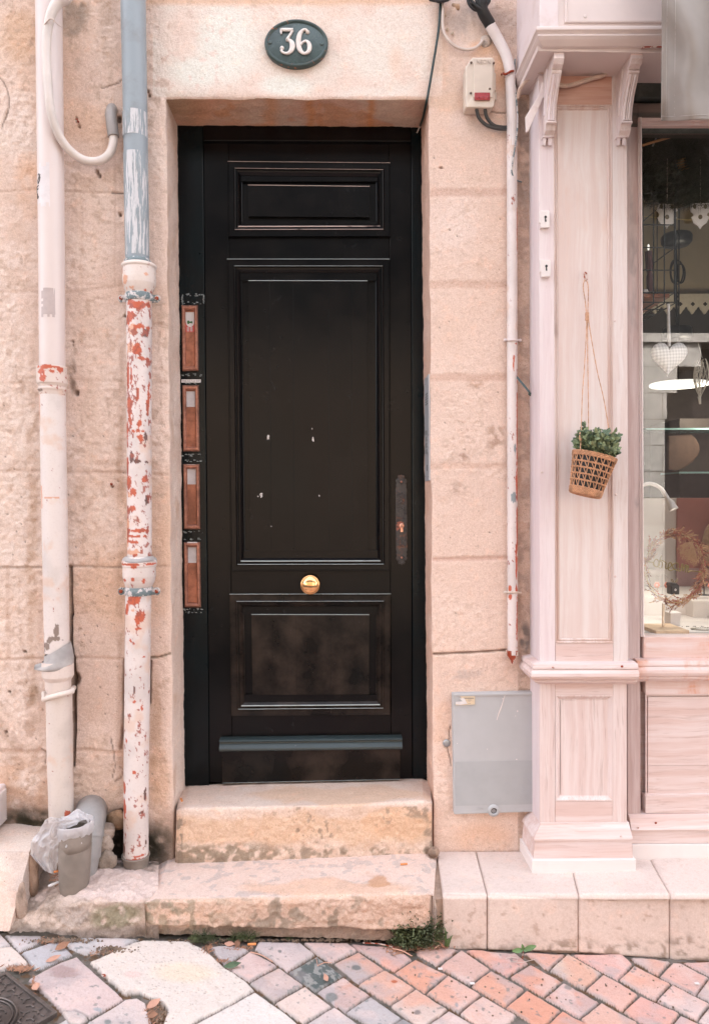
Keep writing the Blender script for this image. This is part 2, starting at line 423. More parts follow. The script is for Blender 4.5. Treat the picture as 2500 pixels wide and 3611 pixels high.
M['conduit'] = m_chips('white conduit paint with rust', S(240, 226, 224), S(140, 62, 44), .575, .59, 60, (1, 1, .12), .42, seed=10)
M['black'] = m_plain('black rubber', (.012, .012, .013), .5, 0, .2)
M['cable_g'] = m_plain('green black cable', (.010, .028, .026), .4, 0, .2)
M['cable_k'] = m_plain('dark grey cable', (.045, .045, .045), .5, 0, .3)
M['cable_w'] = m_plain('off white cable', S(236, 218, 208), .5, 0, .15, 30, .15)
M['grey_pl'] = m_plain('grey plastic', S(168, 164, 162), .42, 0, .12, 30, .14)
M['grey_pl2'] = m_plain('dirty grey plastic', S(160, 148, 138), .48, 0, .3, 24, .3)
M['grey_sl'] = m_plain('grey corrugated sleeve', S(178, 170, 166), .5, 0, .2)
M['cream_pl'] = m_plain('cream box plastic', S(232, 216, 200), .38, 0, .1, 30, .1)
M['red_pl'] = m_plain('red translucent plastic', S(178, 62, 66), .25, 0, .2, 120, .35)
M['meter'] = m_plain('pale grey meter box paint', S(196, 197, 199), .42, 0, .10, 26, .05)
M['meter_lo'] = m_plain('faded grey meter box paint', S(184, 186, 188), .45, 0, .10, 20, .07)
M['steel'] = m_plain('brushed steel', (.52, .52, .54), .40, .25, .1)
M['greymetal'] = m_plain('grey metal', (.35, .36, .37), .4, .6, .2)
M['plate'] = m_plain('green enamel', (.066, .098, .097), .28, 0, .3, 36, .4)
M['plate_rim'] = m_chips('chipped enamel rim', (.045, .07, .068), (.40, .13, .06), .56, .59, 60, (1, 1, 1), .35, seed=11)
M['digit'] = m_chips('white enamel digits', S(242, 232, 226), (.06, .06, .06), .70, .72, 80, (1, 1, 1), .35, seed=12)
M['white_paint'] = m_plain('white paint', S(246, 236, 233), .5, 0, .1, 20, .05)
M['white_board'] = m_chips('white painted board', S(242, 228, 226), S(206, 180, 168), .66, .70, 30, (1, 1, 1), .5, seed=13)
PK, PL, PDK = S(230, 211, 205), S(238, 227, 224), S(200, 168, 158)
M['pilaster'] = m_wood('pink washed wood', PK, PL, PDK, 'z', .55, 1)
M['pil_side'] = m_wood('pale washed wood', S(236, 218, 219), S(242, 228, 228), S(206, 180, 176), 'z', .5, 2)
M['pil_panel'] = m_wood('rosy washed wood', S(231, 210, 203), S(239, 226, 221), S(214, 180, 168), 'z', .4, 3, grain=.7, stain=S(226, 182, 164), stain_amt=.45)
M['pil_low'] = m_wood('worn washed pine', S(230, 206, 200), S(240, 224, 220), S(164, 122, 108), 'z', .5, 4, grain=1.25)
M['pil_lowh'] = m_wood('worn washed pine rail', S(228, 200, 192), S(238, 220, 216), S(168, 124, 108), 'x', .5, 5, grain=1.2)
M['frieze'] = m_wood('bare brown frieze', S(208, 160, 142), S(228, 190, 176), S(176, 122, 100), 'x', .4, 6)
M['stile_br'] = m_wood('weathered window stile', S(204, 178, 173), S(224, 206, 204), S(160, 130, 122), 'z', .6, 7, stain=S(120, 118, 116), stain_amt=.7)
M['dark_wood'] = m_wood('grey green bare wood', S(98, 98, 92), S(140, 120, 112), S(60, 60, 58), 'x', .6, 8, stain=S(168, 120, 104), stain_amt=.5)
M['orange_w'] = m_wood('wood with orange wear', S(232, 200, 190), S(240, 222, 218), S(206, 148, 118), 'x', .6, 9, stain=S(226, 150, 108), stain_amt=.9)
M['cornice'] = m_plain('cream pink paint', S(236, 219, 214), .45, 0, .1, 14, .06)
M['cornice_w'] = m_chips('white pink peeling paint', S(240, 224, 224), S(204, 176, 170), .64, .67, 40, (1, .3, 1), .5, seed=14)
M['dark_box'] = m_plain('dark shutter housing', S(92, 98, 92), .6, 0, .4, 60, .4)
M['void'] = m_plain('shadow gap', (.01, .01, .01), .9, 0, 0)
M['rope'] = m_plain('straw rope', S(234, 184, 150), .8, 0, .8, 300, .3)
M['rope_w'] = m_plain('painted rope', S(228, 202, 186), .7, 0, .8, 200, .2)
M['straw'] = m_plain('woven straw', S(234, 176, 134), .7, 0, .9, 220, .35)
M['leaf'] = m_plain('eucalyptus leaf', (.27, .33, .17), .55, 0, .3, 80, .35)
M['leaf2'] = m_plain('dark eucalyptus leaf', (.10, .15, .085), .55, 0, .3, 80, .35)
M['weed'] = m_plain('weed green', (.085, .105, .035), .6, 0, .3, 80, .5)
M['weed_l'] = m_plain('young leaf green', (.13, .23, .08), .5, 0, .3, 80, .3)
M['dry'] = m_plain('dry leaf', S(186, 136, 108), .7, 0, .5, 60, .3)
M['dry_p'] = m_plain('pale dry leaf', S(230, 176, 152), .7, 0, .5, 60, .2)
M['dirt'] = m_plain('dark grit', (.10, .085, .065), .95, 0, 1.0, 160, .5)
M['butt'] = m_plain('cigarette filter', S(232, 150, 92), .8)
M['paper'] = m_plain('white paper', S(240, 234, 232), .6, 0, .05)
M['ink'] = m_plain('dark ink', (.03, .03, .03), .6)
M['ink_f'] = m_plain('faded ink', (.22, .20, .19), .6)
M['cast'] = m_plain('worn cast iron', (.15, .125, .115), .42, .4, .5, 60, .4)
M['stk_y'] = m_plain('yellowed sticker', S(238, 216, 184), .5)
M['stk_r'] = m_plain('red sticker', S(222, 92, 84), .4)
M['flap_w'] = m_plain('scratched white film', S(214, 208, 210), .4, 0, .2, 90, .12)
M['green_p'] = m_plain('printed green', (.05, .14, .05), .5)

# fabric of the awning
t = NT('grey awning fabric')
n = t.noise(700, 2, .5); c = t.mix(t.ramp(t.noise(3.5, 4, .6), .4, .7), tuple(S(156, 147, 140)), tuple(S(144, 134, 126)))
M['hose'] = m_plain('cream hose rubber', S(238, 226, 219), .45, 0, .1, 20, .10)
M['awning'] = t.fin(c, .5, t.bump(n, .2, .0005), spec=.25)
M['thread'] = m_plain('stitch thread', S(214, 206, 200), .7)
# thin plastic bag
t = NT('thin white plastic'); tr = t.n('ShaderNodeBsdfTranslucent'); tr.inputs[0].default_value = (.85, .85, .87, 1)
tp = t.n('ShaderNodeBsdfTransparent'); mx = t.n('ShaderNodeMixShader'); mx2 = t.n('ShaderNodeMixShader')
t.fin(tuple(S(242, 238, 240)), .3, t.bump(t.noise(60, 5, .6), .5, .003), spec=.6)
mx.inputs[0].default_value = .35; mx2.inputs[0].default_value = .12
t.l(t.b.outputs[0], mx.inputs[1]); t.l(tr.outputs[0], mx.inputs[2]); t.l(mx.outputs[0], mx2.inputs[1]); t.l(tp.outputs[0], mx2.inputs[2]); t.l(mx2.outputs[0], t.out.inputs[0])
M['bag'] = t.m
# window glass: reflection by Fresnel over clear transmission
t = NT('window glass'); fr = t.n('ShaderNodeFresnel'); fr.inputs[0].default_value = 2.1
tp = t.n('ShaderNodeBsdfTransparent'); tp.inputs[0].default_value = (.96, .975, .97, 1); gl = t.n('ShaderNodeBsdfGlossy'); gl.inputs['Roughness'].default_value = .004
mx = t.n('ShaderNodeMixShader'); bf = t.math('SUBTRACT', 1.0, t.tc.outputs['Backfacing']); t.l(t.math('MULTIPLY', fr.outputs[0], bf), mx.inputs[0]); t.l(tp.outputs[0], mx.inputs[1]); t.l(gl.outputs[0], mx.inputs[2]); t.l(mx.outputs[0], t.out.inputs[0])
t.t.nodes.remove(t.b); M['glass'] = t.m

# ------------------------------------------------------------------ stone wall with the door opening
def axis_nodes(segs):
    out = []
    for a, b, n in segs: out += list(np.linspace(a, b, n, endpoint=False))
    out.append(segs[-1][1]); return np.array(out)
VT, VB = 346.0, 3240.0
vrow = axis_nodes([(-1900, -40, 40), (-40, VT, 96), (VT, 3100, 640), (3100, VB, 20)])
iT = int(np.argmin(abs(vrow-VT)))
s_l = axis_nodes([(-2600, -40, 50), (-40, 560, 138), (560, 585, 8)])        # u at v=VT
s_m = axis_nodes([(585, 600, 5), (600, 1497, 205), (1497, 1512, 5)])[1:-1]
s_r = axis_nodes([(1512, 1540, 9), (1540, 1900, 84), (1900, 1960, 4)])
su = np.concatenate([s_l, s_m, s_r]); nl, nm = len(s_l), len(s_m)
UU, VV = np.meshgrid(su, vrow)
tt = np.clip((VV-VT)/2555, 0, 1.1)
dl = 27*tt; dr = 17*tt
wgt = np.where(UU <= 585, sstep(300, 585, UU), np.where(UU >= 1512, 1-sstep(1512, 1800, UU), 0))
mid = np.clip((UU-585)/(1512-585), 0, 1)
UU2 = UU + np.where(UU < 585, dl*wgt, np.where(UU > 1512, dr*wgt, dl*(1-mid)+dr*mid))
# worn, slightly wandering arrises
wob = lambda x, s, sd: (fbm(np.stack([x*0, x, x*0], -1), s, 4, sd)-.5)
edgeL = (1-sstep(0, 60, np.abs(UU-585)))*wob(VV, .011, 3)*10*(VV > VT)
edgeR = (1-sstep(0, 40, np.abs(UU-1512)))*wob(VV, .012, 5)*9*(VV > VT)
UU2 += edgeL+edgeR
VV2 = VV + (1-sstep(0, 26, np.abs(VV-VT)))*wob(UU, .012, 8)*13 + (1-sstep(0, 60, np.abs(VV-VT)))*(mid*5-1)*((UU > 585) & (UU < 1512))
W0 = PA(UU2, VV2, YW)
p = W0.copy()
u, v = UU2, VV2
uw = u + (fbm(p, 7, 4, 21)-.5)*26; vw = v + (fbm(p, 6, 4, 31)-.5)*22
n_f = fbm(p, 70, 4, 1); n_m = fbm(p, 22, 4, 11); n_c = fbm(p, 5, 4, 41); n_b = fbm(p, 1.7, 4, 51)
left = u < 600; right = u > 1500; lint = (v < 340)
rough_m = np.where(left, .75, .42)*(.6+.8*sstep(.35, .65, n_c))
patch = lambda cu, cv, ru, rv, soft=.5: 1-sstep(1-soft, 1+soft*.4, np.hypot((uw-cu)/ru, (vw-cv)/rv))
er = np.maximum.reduce([patch(1650, 1455, 110, 120), patch(1640, 1580, 120, 60), patch(1600, 1740, 80, 60)*.7, patch(1700, 880, 90, 40)*.4, patch(1650, 620, 120, 40)*.4])
rough_m = np.maximum(rough_m, er*1.15)
rough_m = np.where(lint & (u > 560) & (u < 1600), .3, rough_m)
H = (n_m-.5)*.0045*rough_m + (n_f-.5)*.0085*rough_m + (n_c-.5)*.005 - er*.004*sstep(.45, .6, n_f)
C = np.zeros(p.shape); C[:] = S(226, 203, 189)
C = mixc(C, S(236, 219, 207), sstep(.40, .68, n_c)*.8)
C = mixc(C, S(208, 182, 162), sstep(.56, .70, fbm(p, 13, 5, 66))*.38*np.where(left, 1, .5))
C = mixc(C, S(216, 186, 164), sstep(.52, .72, fbm(p, 3.2, 4, 61))*.75)
C = mixc(C, S(224, 184, 150), sstep(.60, .78, fbm(p, 2.4, 5, 71))*.6*np.where(left, 1, .5))
rt = right & (v > 380)
C = mixc(C, S(230, 202, 186), rt*.6)
C = mixc(C, S(238, 220, 212), (patch(1600, 800, 120, 120, .8)+patch(1660, 430, 90, 60, .7)).clip(0, 1)*.6)
# lintel: pale limewash with orange band at the very top
lm = lint*(u > 540)*(u < 1560)
C = mixc(C, S(241, 224, 214), lm*(.45+.55*sstep(.35, .6, fbm(p, 9, 4, 81))))
C = mixc(C, S(247, 238, 230), lm*np.maximum.reduce([patch(800, 150, 120, 160), patch(700, 250, 110, 60), patch(1010, 300, 110, 40), patch(1330, 200, 120, 90)*.6]))
C = mixc(C, S(220, 178, 142), (u > 520)*(1-sstep(2, 26, vw))*(u < 1560)*.85)
C = mixc(C, S(226, 190, 160), patch(1395, 210, 30, 60, .9)*.5)
# joints : (polyline, half width px, groove depth m, darkness, tint)
J = []
def joint(pts, w, d, a, c=(196, 160, 136)): J.append((pts, w, d, a, c))
joint([(-900, 672), (0, 676), (140, 668), (250, 676), (428, 680)], 5, .0016, .35)
joint([(395, 679), (445, 681)], 3, .004, .9, (70, 55, 48))
joint([(-900, 1035), (60, 1030), (250, 1030), (440, 1004)], 7, .0012, .3)
joint([(535, 1080), (590, 1070)], 6, .0012, .25)
joint([(-900, 1350), (130, 1352), (230, 1338), (440, 1345), (590, 1350)], 6, .001, .25)
joint([(-900, 1668), (140, 1662), (250, 1665), (440, 1668), (590, 1672)], 7, .002, .35)
joint([(-900, 2003), (0, 2002), (150, 2001), (250, 1996), (440, 2000)], 5, .003, .55, (150, 124, 106))
joint([(525, 1998), (598, 1996)], 4, .003, .4)
joint([(-900, 2330), (0, 2326), (150, 2322), (300, 2320), (445, 2324)], 6, .003, .4)
joint([(526, 2320), (560, 2318), (600, 2306)], 4, .007, .8, (120, 104, 76))
joint([(-900, 2660), (0, 2652), (160, 2650), (300, 2640), (440, 2655)], 8, .003, .35)
joint([(250, 2000), (254, 2168)], 7, .016, .95, (110, 92, 76))
joint([(252, 2170), (250, 2260), (262, 2340), (264, 2520), (262, 2700)], 6, .020, 1.0, (26, 20, 20))
joint([(440, 2330), (436, 2560), (430, 2640)], 5, .015, .9, (40, 30, 28))
joint([(532, 2330), (530, 2480)], 4, .012, .8, (60, 45, 40))
joint([(30, 2002), (34, 2320)], 8, .001, .3)
joint([(285, 690), (288, 1010)], 6, .001, .3, (238, 210, 190))
joint([(405, 320), (408, 700), (404, 1000)], 4, .001, .25)
for vj, wj, dj, aj, cj in [(678, 17, .0016, .75, (222, 186, 168)), (1002, 16, .0016, .75, (222, 186, 166)), (1331, 15, .0016, .7, (222, 184, 164)), (1642, 12, .0016, .6, (222, 184, 162))]:
    joint([(1519, vj+2), (1600, vj-1), (1700, vj+3), (1790, vj)], wj, dj, aj, cj)
joint([(1530, 1973), (1640, 1972), (1790, 1968)], 9, .003, .7, (216, 176, 158))
joint([(1528, 2306), (1600, 2304), (1700, 2300), (1790, 2292)], 4, .010, .9, (120, 92, 78))
for pts, wj, dj, aj, cj in J:
    d = seg_dist(uw*.25+u*.75, vw*.25+v*.75, pts)
    m = 1-sstep(wj*.45, wj*1.25, d)
    H -= m*dj; C = mixc(C, S(*[q_*.94 for q_ in cj]), m*min(1, aj*1.25))
# strip of cement between wall and shopfront
st = sstep(1822, 1828, u)
C = mixc(C, S(196, 168, 148), st*.8); C = mixc(C, S(150, 126, 110), st*sstep(.45, .6, fbm(p, 34, 4, 91))*.7)
C = mixc(C, S(96, 80, 70), st*patch(1845, 500, 40, 260, .6)*sstep(.35, .6, fbm(p, 30, 3, 92))*.8)
C = mixc(C, S(40, 34, 32), st*patch(1850, 2250, 24, 70, .5)*sstep(.4, .55, fbm(p, 24, 3, 93)))
H += st*(fbm(p, 40, 4, 94)-.4)*.010*sstep(1822, 1850, u)
# stains with shapes of their own
def stain(cu, cv, ru, rv, c, a, th=.45, sc=18, sd=0, soft=.6):
    global C
    C = mixc(C, S(*c), patch(cu, cv, ru, rv, soft)*sstep(th-.1, th+.12, fbm(p, sc, 4, 101+sd))*a)
stain(265, 40, 62, 130, (120, 108, 92), .85, .42, 22, 1)
stain(255, 120, 40, 170, (150, 130, 108), .6, .42, 22, 2)
stain(1680, 70, 170, 60, (150, 136, 130), .7, .42, 16, 3)
stain(1790, 110, 60, 90, (176, 160, 150), .6, .4, 16, 4)
stain(385, 80, 34, 130, (176, 150, 128), .55, .45, 16, 5)
stain(75, 110, 90, 160, (214, 176, 142), .8, .45, 8, 6)
stain(110, 650, 60, 120, (222, 172, 130), .8, .40, 8, 7)
stain(60, 900, 60, 140, (205, 172, 146), .6, .42, 8, 8)
stain(1765, 250, 40, 90, (226, 176, 132), .8, .4, 9, 9)
stain(1690, 170, 60, 34, (232, 184, 140), .8, .4, 9, 10)
stain(1545, 200, 40, 190, (228, 196, 168), .5, .4, 9, 11)
stain(80, 2800, 140, 180, (192, 150, 116), .85, .38, 14, 12)
stain(95, 2885, 130, 60, (42, 42, 26), 1.0, .33, 30, 13, .8)
stain(350, 2860, 160, 200, (206, 178, 152), .5, .4, 14, 14)
stain(455, 2700, 40, 170, (180, 140, 112), .8, .4, 14, 15)
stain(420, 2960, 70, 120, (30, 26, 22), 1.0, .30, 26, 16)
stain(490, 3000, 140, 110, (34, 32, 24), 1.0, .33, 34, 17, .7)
stain(570, 2990, 50, 120, (96, 84, 64), .9, .36, 26, 18)
stain(560, 2760, 50, 150, (222, 184, 152), .8, .38, 9, 19)
stain(60, 2560, 110, 160, (170, 142, 122), .7, .48, 40, 20)
stain(120, 2440, 26, 40, (120, 96, 66), .9, .36, 40, 21)
stain(1640, 2380, 90, 24, (176, 160, 154), .6, .5, 40, 22)
stain(1700, 2470, 100, 16, (196, 158, 138), .7, .4, 30, 23)
stain(1700, 2950, 120, 60, (222, 178, 146), .8, .36, 10, 24)
stain(1560, 2560, 40, 160, (226, 184, 156), .6, .42, 18, 25)
stain(1745, 1540, 40, 60, (160, 122, 96), .8, .5, 60, 26)
stain(1680, 1355, 36, 20, (168, 128, 102), .7, .45, 60, 27)
stain(1620, 1610, 40, 16, (158, 120, 98), .8, .42, 60, 28)
stain(1610, 1720, 36, 26, (164, 132, 112), .7, .46, 60, 29)
stain(1590, 365, 80, 40, (222, 186, 156), .5, .4, 10, 30)
# broken plaster edge and drill holes
H += (1-sstep(2600, 2680, vw+30*np.sin(u*.03)))*0 + patch(350, 2760, 130, 200, .25)*.010 + patch(150, 2780, 80, 200, .3)*.006
holes = [(270, 422, 5, 12), (280, 445, 4, 6), (344, 606, 6, 9), (352, 618, 6, 9), (424, 757, 5, 8), (273, 1386, 8, 12), (259, 1205, 4, 4), (261, 1218, 3, 4), (397, 1716, 4, 6), (442, 1115, 5, 6),
         (36, 2440, 5, 5), (24, 2582, 5, 4), (378, 2102, 3, 3), (522, 322, 4, 6), (527, 336, 4, 6), (1615, 30, 6, 6), (420, 420, 9, 14), (1586, 812, 4, 3), (90, 2298, 5, 5), (1555, 592, 5, 3), (430, 2880, 26, 30), (445, 2440, 8, 90), (274, 2395, 12, 24)]
rg = np.random.RandomState(5)
holes += [(rg.uniform(0, 585), rg.uniform(1300, 2800), rg.uniform(1.5, 3.2), rg.uniform(1.5, 3)) for _ in range(120)]
holes += [(rg.uniform(1530, 1780), rg.uniform(400, 2400), rg.uniform(1.2, 2.4), rg.uniform(1.2, 2.4)) for _ in range(26)]
for hu, hv, hr, hr2 in holes:
    sel = (np.abs(u-hu) < hr*3) & (np.abs(v-hv) < hr2*3)
    m = np.zeros(u.shape); m[sel] = 1-sstep(.6, 1.25, np.hypot((u[sel]-hu)/hr, (v[sel]-hv)/hr2)+(n_f[sel]-.5)*.5)
    H -= m*(.012 if hr > 3.5 else .004); C = mixc(C, S(66, 44, 34), m*.9)
# cracks
for pts in [[(0, 275), (14, 292), (26, 322), (33, 352), (30, 392), (16, 432), (10, 455)], [(1590, 2560), (1583, 2590), (1588, 2605), (1574, 2618), (1580, 2650), (1588, 2680), (1590, 2700)],
            [(150, 2640), (168, 2655), (160, 2690)], [(425, 2700), (440, 2712), (430, 2740), (410, 2752)], [(1790, 395), (1770, 400), (1730, 392)], [(395, 2600), (405, 2640), (412, 2700), (400, 2740)], [(360, 310), (425, 290), (432, 278)]]:
    d = seg_dist(uw*.4+u*.6, vw*.4+v*.6, pts); m = 1-sstep(.8, 3.2, d); H -= m*.004; C = mixc(C, S(90, 62, 48), m*.8)
# arris rounding around the opening
inop = (UU > 585) & (UU < 1512) & (VV > VT)
dx = np.where(VV > VT, np.where(UU <= 585, 585-UU, np.where(UU >= 1512, UU-1512, 1e3)), 1e3)
dz = np.where((UU > 585) & (UU < 1512) & (VV <= VT), VT-VV, 1e3)
dc = np.where((VV <= VT) & (UU <= 585), np.hypot(585-UU, VT-VV), np.where((VV <= VT) & (UU >= 1512), np.hypot(UU-1512, VT-VV), 1e3))
de = np.minimum(np.minimum(dx, dz), dc)
Rr = np.where(UU < 900, 24.0, 12.0); t_ = np.clip(de/Rr, 0, 1)
H += -(1-np.sqrt(np.clip(1-(1-t_)**2, 0, 1)))*Rr*.00092*np.where(UU < 900, .8, .7)
H *= sstep(-.2, 1, t_)*.6+.4
W = W0.copy(); W[..., 1] -= H
keep = np.ones((len(vrow)-1, len(su)-1), bool)
keep[iT:, nl-1:nl+nm] = False
fine_ = fbm(p, 48, 4, 97); C = mixc(C, S(176, 146, 122), sstep(.60, .70, fine_)*sstep(.42, .6, n_c+.1*left)*np.where(left, .55, .3))
C = (C*.74+S(232, 214, 203)*.26)*1.19*np.array([1.06, 1.055, 1.07]); C = np.minimum(C, .82)
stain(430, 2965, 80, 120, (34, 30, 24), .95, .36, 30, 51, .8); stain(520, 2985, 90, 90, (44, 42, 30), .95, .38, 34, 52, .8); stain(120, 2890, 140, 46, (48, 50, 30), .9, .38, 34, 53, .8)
stain(548, 2600, 26, 260, (206, 168, 136), .6, .42, 12, 54); stain(1812, 1700, 22, 900, (206, 166, 138), .55, .45, 16, 55); stain(118, 1900, 22, 700, (206, 168, 138), .5, .44, 14, 56); stain(262, 1330, 14, 70, (120, 96, 78), .8, .4, 40, 57); stain(262, 2450, 16, 160, (120, 92, 72), .7, .4, 40, 58); stain(426, 1900, 14, 900, (198, 162, 136), .5, .46, 20, 59)
V_all = [W.reshape(-1, 3)]; C_all = [C.reshape(-1, 3)]; F_all = [gridF(*W.shape[:2], keep)]
base = W.shape[0]*W.shape[1]
# reveals : left, right, soffit
bLt, bLb, bRt, bRb = P(628, 446, YD), P(655, 2765, YD), P(1484, 452, YD), P(1506, 2740, YD)
NT_ = 44
def reveal(front, back, flip, sd, tone):
    global base
    n = len(front); tq = np.linspace(0, 1, NT_)[None, :, None]
    X = front[:, None]*(1-tq) + back[:, None]*tq
    N = gnormal(X); N = -N if flip else N
    msk = (np.sin(np.pi*np.clip(tq[..., 0], 0, 1))**.6)*np.minimum(1, np.arange(n)/12.)[:, None]
    nf = fbm(X, 22, 4, sd)-.5; nn = fbm(X, 70, 4, sd+5)-.5
    X = X + N*((nf*.012+nn*.006)*msk)[..., None]
    c = np.zeros(X.shape); c[:] = S(*tone[0]); nc = fbm(X, 5, 4, sd+9)
    c = mixc(c, S(*tone[1]), sstep(.45, .62, nc)*.8); c = mixc(c, S(*tone[2]), sstep(.58, .7, fbm(X, 9, 4, sd+3))*.7)
    V_all.append(X.reshape(-1, 3)); F = gridF(n, NT_)
    F_all.append((F if not flip else F[:, ::-1])+base); base += n*NT_
    return X, c
rows = slice(iT, len(vrow))
zf = W[rows, nl-1, 2]
def backcol(front, bt, bb):
    zt, zb = front[0, 2], P(612, 2900, YW).z
    t = (zt-front[:, 2])/(zt-zb)
    zb2 = bb.z-(2900-2850)*0
    z = bt.z+(P(650, 2900, YD).z-bt.z)*t
    k = (bt.z-z)/(bt.z-bb.z)
    return np.stack([bt.x+(bb.x-bt.x)*k, np.full(len(z), YD+.012), z], -1)
fl = W[rows, nl-1]; fr_ = W[rows, nl+nm]
XL, cL = reveal(fl, backcol(fl, bLt, bLb), True, 301, ((226, 204, 190), (236, 218, 206), (216, 186, 164)))
C_all.append(cL.reshape(-1, 3)*1.19*np.array([1.06, 1.05, 1.06]))
XR, cR = reveal(fr_, backcol(fr_, bRt, bRb), False, 311, ((228, 194, 176), (236, 206, 190), (222, 182, 160)))
C_all.append(cR.reshape(-1, 3)*1.19*np.array([1.07, 1.04, 1.03]))
fs = W[iT, nl-1:nl+nm+1]
tx = (fs[:, 0]-fs[0, 0])/(fs[-1, 0]-fs[0, 0])
bs = np.stack([bLt.x+(bRt.x-bLt.x)*tx, np.full(len(tx), YD+.012), bLt.z+(bRt.z-bLt.z)*tx], -1)
XS, cS = reveal(fs, bs, False, 321, ((212, 172, 148), (222, 188, 166), (204, 150, 112)))
su_, _ = to_px(XS)
for c0, w0, a0 in [(1100, 20, .8), (1135, 10, .3), (955, 26, .6), (700, 70, .5), (1310, 16, .8), (830, 60, .35)]:
    m = np.exp(-((su_-c0+(fbm(XS, 14, 3, 7)-.5)*50)/w0)**2); cS = mixc(cS, S(214, 146, 96), m*a0)
m = (1-sstep(620, 760, su_))*sstep(.3, .5, fbm(XS, 12, 3, 9)); cS = mixc(cS, S(168, 140, 112), m*.85)
C_all.append(np.minimum(cS.reshape(-1, 3)*1.45*np.array([1.04, 1.10, 1.18]), .8))
wall = from_np('stone_wall', np.concatenate(V_all), np.concatenate(F_all), M['wall'], None, np.concatenate(C_all))
tag(wall, 'pale pink limestone house wall with worn block joints around the black door', 'wall')
# the wall has real thickness and goes on above and to the sides: a core behind the face
mb = MB()
xl, xr = P(-2600, 1000, YW).x, P(1960, 1000, YW).x
jl = min(bLt.x, bLb.x)-.02; jr = max(bRt.x, bRb.x)+.02; zt = bLt.z+.012
mb.box(xl, YW+.03, -.1, jl, YD+.15, 5.6); mb.box(jr, YW+.03, -.1, xr, YD+.15, 5.6); mb.box(jl, YW+.03, zt, jr, YD+.15, 5.6)
mb.box(xl, YD+.15, -.1, xr, YD+.2, 5.6); mb.box(xr, YD+.1, 3.3, xr+3.2, YD+.2, 5.6); mb.box(xl-4, YD+.1, -.1, xl, YD+.2, 5.6)
mb.build('wall_core', M['dirt'], wall)

# ------------------------------------------------------------------ generic stone sheet between two profiles
def resample(pts, n):
    pts = np.array([tuple(p) for p in pts], float); d = np.r_[0, np.cumsum(np.linalg.norm(np.diff(pts, axis=0), axis=1))]
    s = np.linspace(0, d[-1], n); return np.stack([np.interp(s, d, pts[:, k]) for k in range(3)], -1)
def sheet(name, profs, us, nu, nt_, hfun, cfun, mat, parent=None, flip=False, ends=True):
    """profs: profiles (same meaning, each resampled to nt_ points) at parameters us (0..1)"""
    R = [resample(q, nt_) for q in profs]
    s = np.linspace(0, 1, nu); X = np.zeros((nu, nt_, 3))
    for k in range(3):
        for j in range(nt_): X[:, j, k] = np.interp(s, us, [r[j, k] for r in R])
    N = gnormal(X)
    if flip: N = -N
    uu, vv = to_px(X)
    h = hfun(X, uu, vv, s); c = cfun(X, uu, vv, s)
    X2 = X+N*h[..., None]
    V = X2.reshape(-1, 3); F = gridF(nu, nt_); cc = c.reshape(-1, 3)
    if flip: F = F[:, ::-1]
    if ends:   # close both ends and the back
        Vs = [V]; Cs = [cc]; Fs = [F]; b = len(V)
        for e, idx in ((0, 0), (1, nu-1)):
            line = X2[idx]; mnz = line[:, 2].min(); bk = line.copy(); bk[:, 2] = mnz
            K = 14; tq = np.linspace(0, 1, K)[:, None, None]
            Y_ = line[None]*(1-tq)+bk[None]*tq
            nd = (fbm(Y_, 40, 3, 77)-.5)*.004*np.sin(np.pi*np.linspace(0, 1, K))[:, None]; Y_[..., 0] += nd
            Vs.append(Y_.reshape(-1, 3)); Fs.append(gridF(K, nt_)+b); Cs.append(np.broadcast_to(c[idx][None], Y_.shape).reshape(-1, 3)); b += K*nt_
        V = np.concatenate(Vs); F = np.concatenate(Fs); cc = np.concatenate(Cs)
    return from_np(name, V, F, mat, parent, cc)

def rounded(p0, p1, r=.014):
    """profile tread-back -> edge -> riser bottom helper: returns points of a rounded nosing"""
    return None
def stepprof(ub, vb, Yb, uf, vf, Yf, ubt, vbt, Ybt, r=.012):
    a = P(ub, vb, Yb); e = P(uf, vf, Yf); b = P(ubt, vbt, Ybt)
    d1 = (a-e).normalized(); d2 = (b-e).normalized()
    return [a, a*.5+e*.5, e+d1*r, e+d1*r*.35+d2*r*.12, e+d1*r*.12+d2*r*.35, e+d2*r, e*.5+b*.5, b]
def c_step(base, hi, lo, extra_):
    extra = lambda *a: np.minimum((extra_(*a)*.75+S(230, 214, 206)*.25)*1.20*np.array([1.03, 1.01, 1.0]), .78)
    def f(X, u, v, s):
        c = np.zeros(X.shape); c[:] = S(*base); n = fbm(X, 7, 4, 201); n2 = fbm(X, 24, 4, 205)
        c = mixc(c, S(*hi), sstep(.45, .65, n)*.8); c = mixc(c, S(*lo), sstep(.52, .66, n2)*.6)
        return extra(c, X, u, v)
    return f
